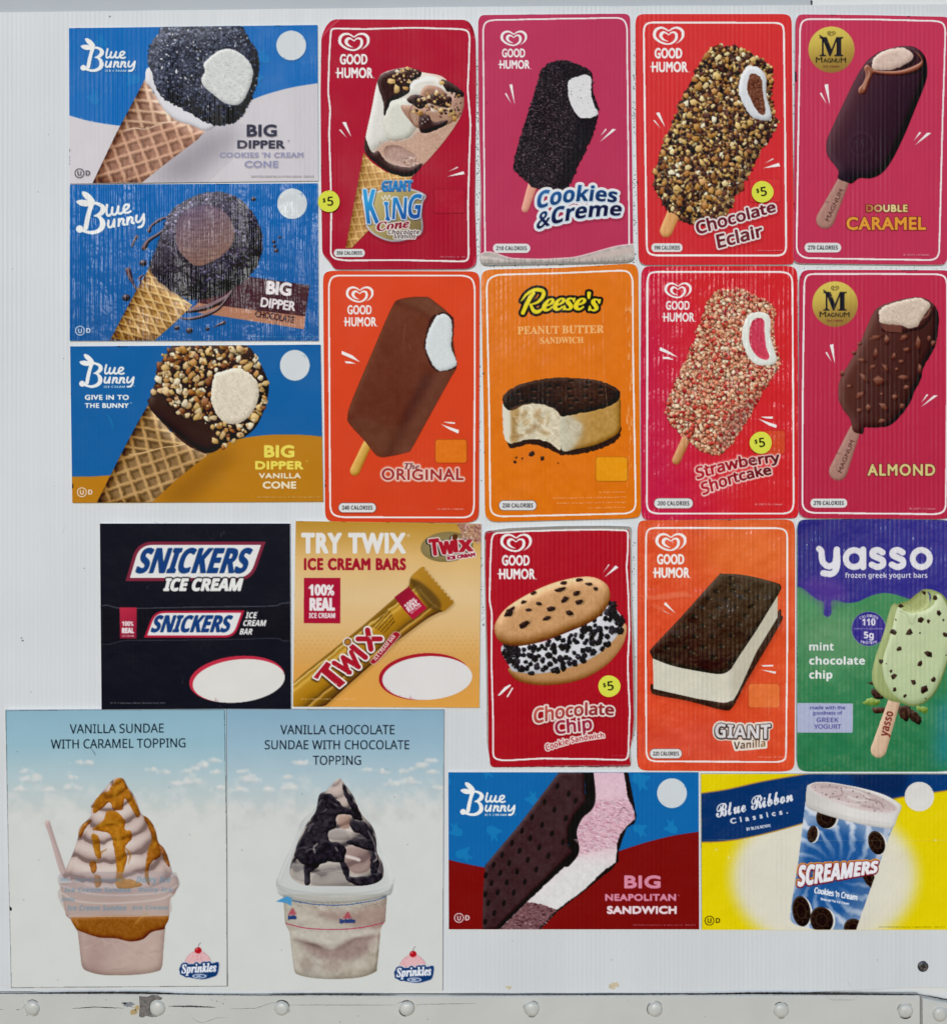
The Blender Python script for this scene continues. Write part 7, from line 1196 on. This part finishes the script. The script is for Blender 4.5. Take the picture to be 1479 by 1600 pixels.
def sheet(o_name, cv, lay, depth, loc, parent, mat):
    (cur, a, b, c, d, t, arr, fullarr) = lay; H, W = b-a, d-c
    inc = t.reshape(H, C, W, C).max((1, 3)) > .05
    bw = cv.board.win(cv.x0, cv.y0, cv.x0+cv.w, cv.y0+cv.h); gi = np.clip(np.arange(a, b+1)*R, 0, bw.shape[0]-1); gj = np.clip(np.arange(c, d+1)*R, 0, bw.shape[1]-1); ins = bw[gi][:, gj]
    inc &= (ins[:-1, :-1] | ins[1:, :-1] | ins[:-1, 1:] | ins[1:, 1:])
    oa, oc = (0, 0) if fullarr else (max(0, a-1), max(0, c-1))
    P = np.pad(arr, ((C, C), (C, C), (0, 0)), mode='edge')
    # corner colour = mean of the C x C samples around each whole-unit corner
    y0 = (a-oa)*C+C-C//2; x0 = (c-oc)*C+C-C//2
    sub = P[y0:y0+(H+1)*C, x0:x0+(W+1)*C]; ph, pw = (H+1)*C-sub.shape[0], (W+1)*C-sub.shape[1]
    if ph or pw: sub = np.pad(sub, ((0, ph), (0, pw), (0, 0)), mode='edge')
    vc = sub.reshape(H+1, C, W+1, C, 3).mean((1, 3))
    used = np.zeros((H, W), bool); quads = []
    hi = np.empty_like(vc); 
    for B in (32, 16, 8, 4, 2):
        h, w_ = H//B, W//B
        if not h or not w_: continue
        fr = (inc & ~used)[:h*B, :w_*B].reshape(h, B, w_, B).all((1, 3))
        mx = vc[:h*B, :w_*B].reshape(h, B, w_, B, 3).max((1, 3)); mn = vc[:h*B, :w_*B].reshape(h, B, w_, B, 3).min((1, 3))
        cx = [vc[i:h*B+1:B][:h, :][:, j:w_*B+1:B][:, :w_] for i, j in ((0, 0), (0, B), (B, 0), (B, B)) for _ in (0,)] if 0 else None
        thr = 3.0 if B > 2 else 4.0
        ok = fr & ((mx-mn).max(-1) < thr)
        # far row/column of corners must match as well
        r2 = vc[B:h*B+1:B][:h][:, B:w_*B+1:B][:, :w_]; ok &= np.abs(r2-mx).max(-1) < thr
        ys, xs = np.where(ok)
        for y, x in zip(ys*B, xs*B): used[y:y+B, x:x+B] = True
        quads.append(np.column_stack([ys*B, xs*B, np.full(len(ys), B)]))
    ys, xs = np.where(inc & ~used); quads.append(np.column_stack([ys, xs, np.ones(len(ys), int)])); Q = np.concatenate(quads)
    if not len(Q): return None
    idx = lambda y, x: y*(W+1)+x
    F = np.column_stack([idx(Q[:, 0], Q[:, 1]), idx(Q[:, 0]+Q[:, 2], Q[:, 1]), idx(Q[:, 0]+Q[:, 2], Q[:, 1]+Q[:, 2]), idx(Q[:, 0], Q[:, 1]+Q[:, 2])])
    uq, inv = np.unique(F, return_inverse=True); F = inv.reshape(F.shape)
    vy, vx = uq//(W+1), uq % (W+1); px = cv.x0+c+vx.astype(float); py = cv.y0+a+vy.astype(float)
    # pull corners that fall off the board back onto its edge
    q = np.vstack([cv.outline, cv.outline[:1]]); A0, B0 = q[:-1], q[1:]
    m = cv.board.win(cv.x0, cv.y0, cv.x0+cv.w, cv.y0+cv.h); iy = np.clip(((py-cv.y0)*R).astype(int), 0, m.shape[0]-1); ix = np.clip(((px-cv.x0)*R).astype(int), 0, m.shape[1]-1); off = ~m[iy, ix]
    if off.any():
        p = np.column_stack([px, py])[off]; ab = B0-A0; l2 = (ab**2).sum(1)+1e-9
        tt = np.clip(((p[:, None]-A0[None])*ab[None]).sum(-1)/l2, 0, 1); cl = A0[None]+ab[None]*tt[..., None]; dd = ((cl-p[:, None])**2).sum(-1); k = dd.argmin(1); cl = cl[np.arange(len(p)), k]; px[off], py[off] = cl[:, 0], cl[:, 1]
    ctr = cv.outline.mean(0); V = np.column_stack([(px-739.5)*S, np.full(len(px), -depth), 1.5+(800-py)*S])
    cols = np.clip((s2l(vc[vy, vx])-SPEC0)/GAIN/TINT, .002, .92)
    return mesh_obj(cur[0], V, F, [mat], loc, parent, cols=cols)
NT = 0
def build(cv, i):
    global NT
    cv.close(); base = .0042 if cv.lift else -.00003; thick = cv.thick+(i % 24)*.00008*(not cv.lift); d1 = base+thick
    cx, cy = cv.outline.mean(0); by = cv.outline[:, 1].max(); loc = W3(cx, by, 0)
    root = bpy.data.objects.new(cv.name, None); COL.objects.link(root); root.location = loc; root.empty_display_size = .03; tag(root, cv.label, cv.cat, cv.group)
    slab('board', cv.outline, base, d1, [mat_plain('board_edge_'+cv.edge, cv.edge, .6)], loc, root)
    mt = mat_print(cv.flute, cv.rough_); made = {}
    for k, lay in enumerate(cv.layers):
        nm, par, lab, kd = lay[0]; pa = made.get(par, root); o = sheet(nm, cv, lay, d1+.00003+.00004*k, loc, root, mt)
        if o is None: continue
        if pa is not root: o.parent = pa
        if lab: o['label'] = lab
        if kd: o['kind'] = kd
        made.setdefault(nm, o); NT += len(o.data.polygons)*2
for i, cv in enumerate(PRINTS): build(cv, i)
print('print triangles', NT)
# ---------------------------------------------------------------- truck side
def loop_poly(pts, d): return [W3(*p, d) for p in pts]
body = mat_plain('painted_body', 'a9b0b6', .55, 0, .25, 18, .03)
railm = mat_plain('painted_rail', 'bfc1be', .42, 0, .35, 30, .04)
body2 = mat_plain('painted_body_right', 'd2d5d5', .5, 0, .25, 18, .03)
o = slab('truck_wall', [(-500, -330), (1268.3, -330), (1268.3, 1900), (-500, 1900)], -.034, -.0046, [body]); tag(o, kind='structure')
o = slab('truck_wall', [(1269.7, -330), (1980, -330), (1980, 1900), (1269.7, 1900)], -.034, -.0044, [body2]); tag(o, kind='structure')
pm = mat_panel()
g = np.random.default_rng(3)
top = [(-300+i*60, float(np.interp(-300+i*60, [-300, 0, 740, 1479, 1800], [23, 19, 10, 6.5, 5]))+g.uniform(-.4, .4)) for i in range(35)]
bot = [(1750-i*50, 1552-(.011*(1750-i*50-0) if False else 0)+(-9 if 1750-i*50 > 1230 else 0)*min(1, (1750-i*50-1230)/200 if 1750-i*50 > 1230 else 0)+(-3 if 1750-i*50 < 60 else 0)+g.uniform(-.5, .5)) for i in range(42)]
o = slab('display_panel', top+bot, -.0045, 0, [pm]); tag(o, 'large white fluted plastic board that all the signs are stuck to', 'board')
panel = o
# lower rail
def rail(name, x0, x1, ytop, y1, d, label):
    xs = np.linspace(x0, x1, 24); yt = np.interp(xs, [p[0] for p in ytop], [p[1] for p in ytop])
    prof = [(0, -.005), (0, d-.0022), (1.2, d-.0008), (3.5, d), (y1, d)]
    V, F = [], []
    for x, y in zip(xs, yt):
        for k, (dy, dd) in enumerate(prof): V.append(W3(x, (y+dy) if k < 4 else y1, dd))
    n = len(prof)
    for i in range(len(xs)-1):
        for k in range(n-1): F.append([i*n+k, i*n+k+1, (i+1)*n+k+1, (i+1)*n+k])
    V += [W3(x0, y1, -.005), W3(x1, y1, -.005)]; a = len(V)-2; m = (len(xs)-1)*n
    F += [[0, a, n-1, 3, 2, 1], [m+1, m+2, m+3, m+n-1, a+1, m], [a, a+1]+[i*n+n-1 for i in range(len(xs))][::-1]]
    o = mesh_obj(name, V, F, [railm]); tag(o, label, 'rail'); 
    bm = bmesh.new(); bm.from_mesh(o.data); bmesh.ops.recalc_face_normals(bm, faces=bm.faces); bm.to_mesh(o.data); bm.free(); return o
RD = .0032
r1 = rail('lower_rail', -400, 1434, [(-400, 1549), (0, 1549.5), (350, 1552), (740, 1554), (1000, 1553), (1434, 1552.5)], 1750, RD, 'long off-white painted metal rail with dome rivets and chipped paint below the board')
r2 = rail('lower_rail', 1437.5, 1900, [(1437.5, 1556), (1479, 1564), (1900, 1566)], 1750, RD+.0012, 'short off-white rail end piece with one rivet, bottom right corner')
rivm = mat_plain('rivet_paint', 'bec0bc', .34, 0, .4, 160, .08)
def dome(name, cx, cy, r, h, d, mat, parent, seed=0, squash=1):
    g = np.random.default_rng(seed); V, F = [], []; n = 28; prof = [(1.12, -.06), (1.06, .0), (1.0, .06), (.97, .3), (.88, .55), (.72, .76), (.5, .9), (.25, .98)]
    for k, (rr, hh) in enumerate(prof):
        for j in range(n):
            t = 2*math.pi*j/n; w_ = 1+.015*math.sin(3*t+seed)+.01*g.normal(); V.append(W3(cx+rr*r*w_*math.cos(t), cy+rr*r*w_*squash*math.sin(t), d+h*hh))
    V.append(W3(cx, cy, d+h)); m = len(prof)
    for k in range(m-1):
        for j in range(n): F.append([k*n+j, (k+1)*n+j, (k+1)*n+(j+1) % n, k*n+(j+1) % n])
    for j in range(n): F.append([(m-1)*n+j, len(V)-1, (m-1)*n+(j+1) % n])
    o = mesh_obj(name, V, F, [mat], parent=parent); o.data.shade_smooth(); return o
for i, (x, y) in enumerate(((53, 1572.5), (248, 1572.5), (441, 1573), (636, 1573.5), (830, 1574), (1022, 1574.5), (1218, 1576), (1411.5, 1577))): dome('rivet', x, y, 11.6+.3*math.sin(i*2.3), (.0024+.0003*math.sin(i*3.1)), RD, rivm, r1, i, .97+.05*math.sin(i*1.7))
dome('rivet', 1464.5, 1581, 11.5, .0025, RD+.0012, rivm, r2, 9)
def marks3(name, parent, shapes, col, d, rough=.7, metal=0, var=.15, scale=400):
    V, F = [], []
    for p in shapes:
        p = A_(p); b = len(V); n = len(p); c = p.mean(0); V.append(W3(*c, d)); V += [W3(*q, d) for q in p]
        F += [[b, b+1+j, b+1+(j+1) % n] for j in range(n)]
    o = mesh_obj(name, V, F, [mat_plain(name+'_'+col, col, rough, metal, .6, scale, var)], parent=parent)
    bm = bmesh.new(); bm.from_mesh(o.data); 
    for f in bm.faces:
        if f.normal.y > 0: f.normal_flip()
    bm.to_mesh(o.data); bm.free(); return o
def jag(cx, cy, rx, ry, n=26, amp=.25, seed=0):
    g = np.random.default_rng(seed); t = np.linspace(0, 2*np.pi, n, endpoint=False); r = 1+g.normal(0, amp, n); return np.column_stack([cx+rx*r*np.cos(t), cy+ry*r*np.sin(t)])
def crack(pts, w, seed=0, step=2.5, amp=.35):
    g = np.random.default_rng(seed); p = A_(pts); L = np.r_[0, np.cumsum(np.hypot(*np.diff(p, axis=0).T))]; n = max(4, int(L[-1]/step)); t = np.linspace(0, L[-1], n); x = np.interp(t, L, p[:, 0]); y = np.interp(t, L, p[:, 1])+g.normal(0, amp*.4, n)
    ww = w*np.clip(np.sin(np.linspace(0.05, 3.09, n))**.5, .1, 1)*(.6+.6*g.random(n)); out = []
    for i in range(n-1): out.append([(x[i], y[i]-ww[i]/2), (x[i+1], y[i+1]-ww[i+1]/2), (x[i+1], y[i+1]+ww[i+1]/2), (x[i], y[i]+ww[i]/2)])
    return out
marks3('bare_metal_patch', r1, [[(219,1554),(232,1555),(240,1552),(248,1553),(256,1557),(251,1562),(240,1565),(236,1574),(240,1582),(248,1585),(240,1587),(230,1585),(224,1588),(219,1586),(220,1570)]], '6c6a6a', RD+.00004, .55, .5, .35, 500)
marks3('chipped_paint', r1, [jag(203, 1567, 9, 3.5, seed=2), jag(196, 1565, 4, 2, seed=4), jag(244, 1584, 6, 2, seed=6)], '7b7f86', RD+.00005)
marks3('rust_stain', r1, [jag(211, 1579, 6, 4.5, seed=3, amp=.12), jag(216, 1572, 4, 4, seed=5)], 'b09a6c', RD+.00003)
ck = []
for k, (p, w_) in enumerate((([(-60,1574),(8,1575)], 1.3), ([(28,1575.5),(33,1575)], 1.2), ([(115,1573.5),(150,1571),(195,1573)], 1.5), ([(265,1570),(300,1570),(338,1571.5)], 2.6), ([(36,1576),(42,1566)], .7), ([(38,1560),(40,1566)], .6), ([(360,1574),(400,1573),(425,1565),(440,1564)], .6), ([(452,1568),(620,1568)], .7), ([(620,1567),(625,1564),(640,1562)], 1), ([(648,1567),(745,1565.5)], .7), ([(298,1582),(306,1592),(318,1596),(340,1588),(358,1588)], .5), ([(140,1555),(139,1558)], .7), ([(330,1558),(334,1562)], .7), ([(338,1556),(340,1572)], .4), ([(358,1557),(358,1572)], .4), ([(1345,1568),(1343,1590),(1340,1600)], .35), ([(1288,1555),(1298,1560),(1330,1560),(1338,1554)], .4))): ck += crack(p, w_, k)
marks3('paint_crack', r1, ck, '3c3c3e', RD+.00006)
# dark strips that paint in the shade of the gap between board and rail
jn = crack([(-60,1549.5),(200,1549),(350,1551.5),(480,1552.5)], 1.6, 30)+crack([(60,1548.5),(230,1548),(300,1551)], 2.6, 31)+crack([(420,1550.5),(560,1551.5),(620,1552)], 2.2, 32)+crack([(700,1552),(1000,1551),(1150,1549.5),(1434,1552)], 1.6, 33)+crack([(1070,1551),(1180,1549),(1330,1550),(1434,1551)], 3.2, 34)+crack([(1434,1551),(1460,1556),(1479,1560),(1520,1562)], 2.2, 35)
marks3('joint_sealant', panel, jn, '2a292b', RD+.0009)
marks3('seam_grime', r2, crack([(1436,1553),(1436.5,1580),(1435.5,1600),(1436,1660)], .1, 40)+[[(1434.6,1553),(1437.6,1556),(1437.2,1600),(1434.8,1600)]], '8a8a88', RD+.00002)  # grey strip closing the seam between the two rail pieces
# dirt that collects round the rivet heads, and rust weeping from two of them
rg = []; g = np.random.default_rng(23)
for i, (x, y) in enumerate(((53, 1572.5), (248, 1572.5), (441, 1573), (636, 1573.5), (830, 1574), (1022, 1574.5), (1218, 1576), (1411.5, 1577))):
    for a0 in g.uniform(0, 6.28, 3):
        L_ = g.uniform(.5, 1.7); rr = 12.4; tt = np.linspace(a0, a0+L_, 9); wv = g.uniform(.3, .9)
        rg.append([(x+(rr+.2)*math.cos(t), y+(rr+.2)*math.sin(t)) for t in tt]+[(x+(rr+.2+wv*math.sin((t-a0)/L_*3.14))*math.cos(t), y+(rr+.2+wv*math.sin((t-a0)/L_*3.14))*math.sin(t)) for t in tt[::-1]])
marks3('rivet_dirt', r1, rg, '6e6c66', RD+.00005)
marks3('rust_stain', r1, crack([(641, 1586), (640, 1600)], 1.6, 61)+crack([(824, 1586), (825, 1604)], 2.0, 62)+crack([(647, 1571), (654, 1568)], 1.8, 63), 'b5a68c', RD+.00003)
fl = []
for x, y in ((62, 1583), (45, 1584), (266, 1584), (456, 1560), (668, 1590), (532, 1594), (560, 1585), (980, 1560), (1100, 1586), (1290, 1590), (350, 1566), (345, 1563), (352, 1560), (340, 1562), (168, 1560), (900, 1590)): fl.append(jag(x, y, g.uniform(.5, 1.3), g.uniform(.4, 1), 8, .3, int(x)))
marks3('paint_fleck', r1, fl, '77787a', RD+.00004)
# marks on the board
sp = [jag(x, y, r, r*.8, 9, .2, i) for i, (x, y, r) in enumerate(((172,26,1.6), (34,997,1.3), (36,1001,1.6), (49,1081,1), (132,888,1.1), (100,560,.9), (60,300,.8), (700,1075,.9), (742,980,1), (590,806,1.2), (955,1500,1), (1370,1500,.8), (800,1470,.7), (20,420,.8), (85,760,.7), (76,210,.8), (752,1330,.9)))]
marks3('dirt_speck', panel, sp, '6f706f', .00003)
sc_ = crack([(873,1460),(868,1500),(864,1536)], .5, 50, amp=.6)+crack([(104,820),(96,836)], .6, 51)+crack([(240,815),(252,820),(262,816)], .9, 52)+crack([(34,1003),(38,1000)], 1, 53)+crack([(1322,1530),(1330,1545)], .6, 54)
marks3('scratch', panel, sc_, '8d8e90', .00003)
marks3('stain', panel, [jag(795, 1543, 5, 2.5, 16, .2, 5), jag(958, 1540, 7, 5, 18, .2, 6), jag(720, 1556, 1, 1, 8, .2, 7)], 'c4b79c', .00003)
stk = []; g = np.random.default_rng(31)
for i in range(26):
    x = g.choice([g.uniform(4, 104), g.uniform(700, 1479)]); y = g.uniform(60, 1050) if x < 110 else g.uniform(1460, 1500); stk += crack([(x, y), (x+g.uniform(-1, 1), y+g.uniform(14, 70 if x < 110 else 40))], g.uniform(.6, 1.6), 100+i, 5, .1)
marks3('dirt_streak', panel, stk, 'bcbdbc', .00002)['kind'] = 'stuff'
gr = []
g = np.random.default_rng(17)
def grime(x0, y0, x1, y1, n, r=(.4, 1.3), sx=1.2):
    for i in range(n):
        t = g.random(); gr.append(jag(x0+(x1-x0)*t+g.normal(0, sx), y0+(y1-y0)*t+g.normal(0, sx*.6), g.uniform(*r), g.uniform(*r)*1.3, 8, .25, int(g.integers(1e6))))
grime(746, 90, 746, 410, 90); grime(990, 60, 991, 410, 80); grime(1240, 60, 1241, 410, 50); grime(748, 480, 749, 800, 30); grime(1244, 430, 1245, 800, 50); grime(760, 417, 990, 410, 36); grime(1250, 418, 1479, 420, 26, r=(.3,.8), sx=2.5); grime(990, 840, 990, 1190, 40); grime(750, 830, 756, 1000, 22)
marks3('grime', panel, gr, '7a7876', .00003)['kind'] = 'stuff'
marks3('seam_gap', panel, [[(1267.5, -2), (1271, -2), (1270.5, 6), (1268.6, 6)]], '3a3a3c', -.0041)
dash = []
for a, b in ((773, 776), (780, 786), (792, 796), (798, 806), (808, 820), (829, 834), (849, 851), (855, 868), (874, 882), (886, 912), (916, 944), (948, 953), (962, 966), (969, 973)): dash += crack([(a, 1198.5), (b, 1198)], 1.6, a)
marks3('torn_backing', panel, dash, '4a2a2a', .00004)
# screw in the board
loc = W3(1441, 1510, 0); scr = bpy.data.objects.new('panel_screw', None); COL.objects.link(scr); scr.location = loc; scr.empty_display_size = .01
tag(scr, 'small steel cross-head screw in the white board, lower right corner', 'screw')
sm = mat_plain('screw_steel', '6f7072', .35, .9, .3, 300, .2); dk = mat_plain('screw_recess_dark', '151516', .6, .3)
def ring(name, r0, r1, d0, d1, mat, n=28):
    V, F = [], []
    for rr, dd in ((r1*1.06, 0), (r1, d0), (r0, d1), (.0, d1*.9)):
        for j in range(n): t = 2*math.pi*j/n; V.append(W3(1441+rr*math.cos(t), 1510+rr*math.sin(t), dd))
    for k in range(3):
        for j in range(n): F.append([k*n+j, (k+1)*n+j, (k+1)*n+(j+1) % n, k*n+(j+1) % n])
    return mesh_obj(name, V, F, [mat], loc, scr)
ring('screw_head', 5.2, 7.6, .0004, .0012, sm)
V = []; F = []
for a in (.25, .25+math.pi/2):
    c, s_ = math.cos(a), math.sin(a); q = [(4.3, .9), (-4.3, .9), (-4.3, -.9), (4.3, -.9)]; b = len(V); dd = .00135 if a < 1 else .00138
    V += [W3(1441+u*c-v*s_, 1510+u*s_+v*c, dd) for u, v in q]; F.append([b, b+1, b+2, b+3])
mesh_obj('cross_recess', V, F, [dk], loc, scr)
o = marks3('washer_rim', scr, [jag(1441, 1510, 8.6, 8.6, 28, .02, 1)], '2c2c2e', .0001, .5, .3); o.data.transform(mathutils.Matrix.Translation([-v for v in loc]))
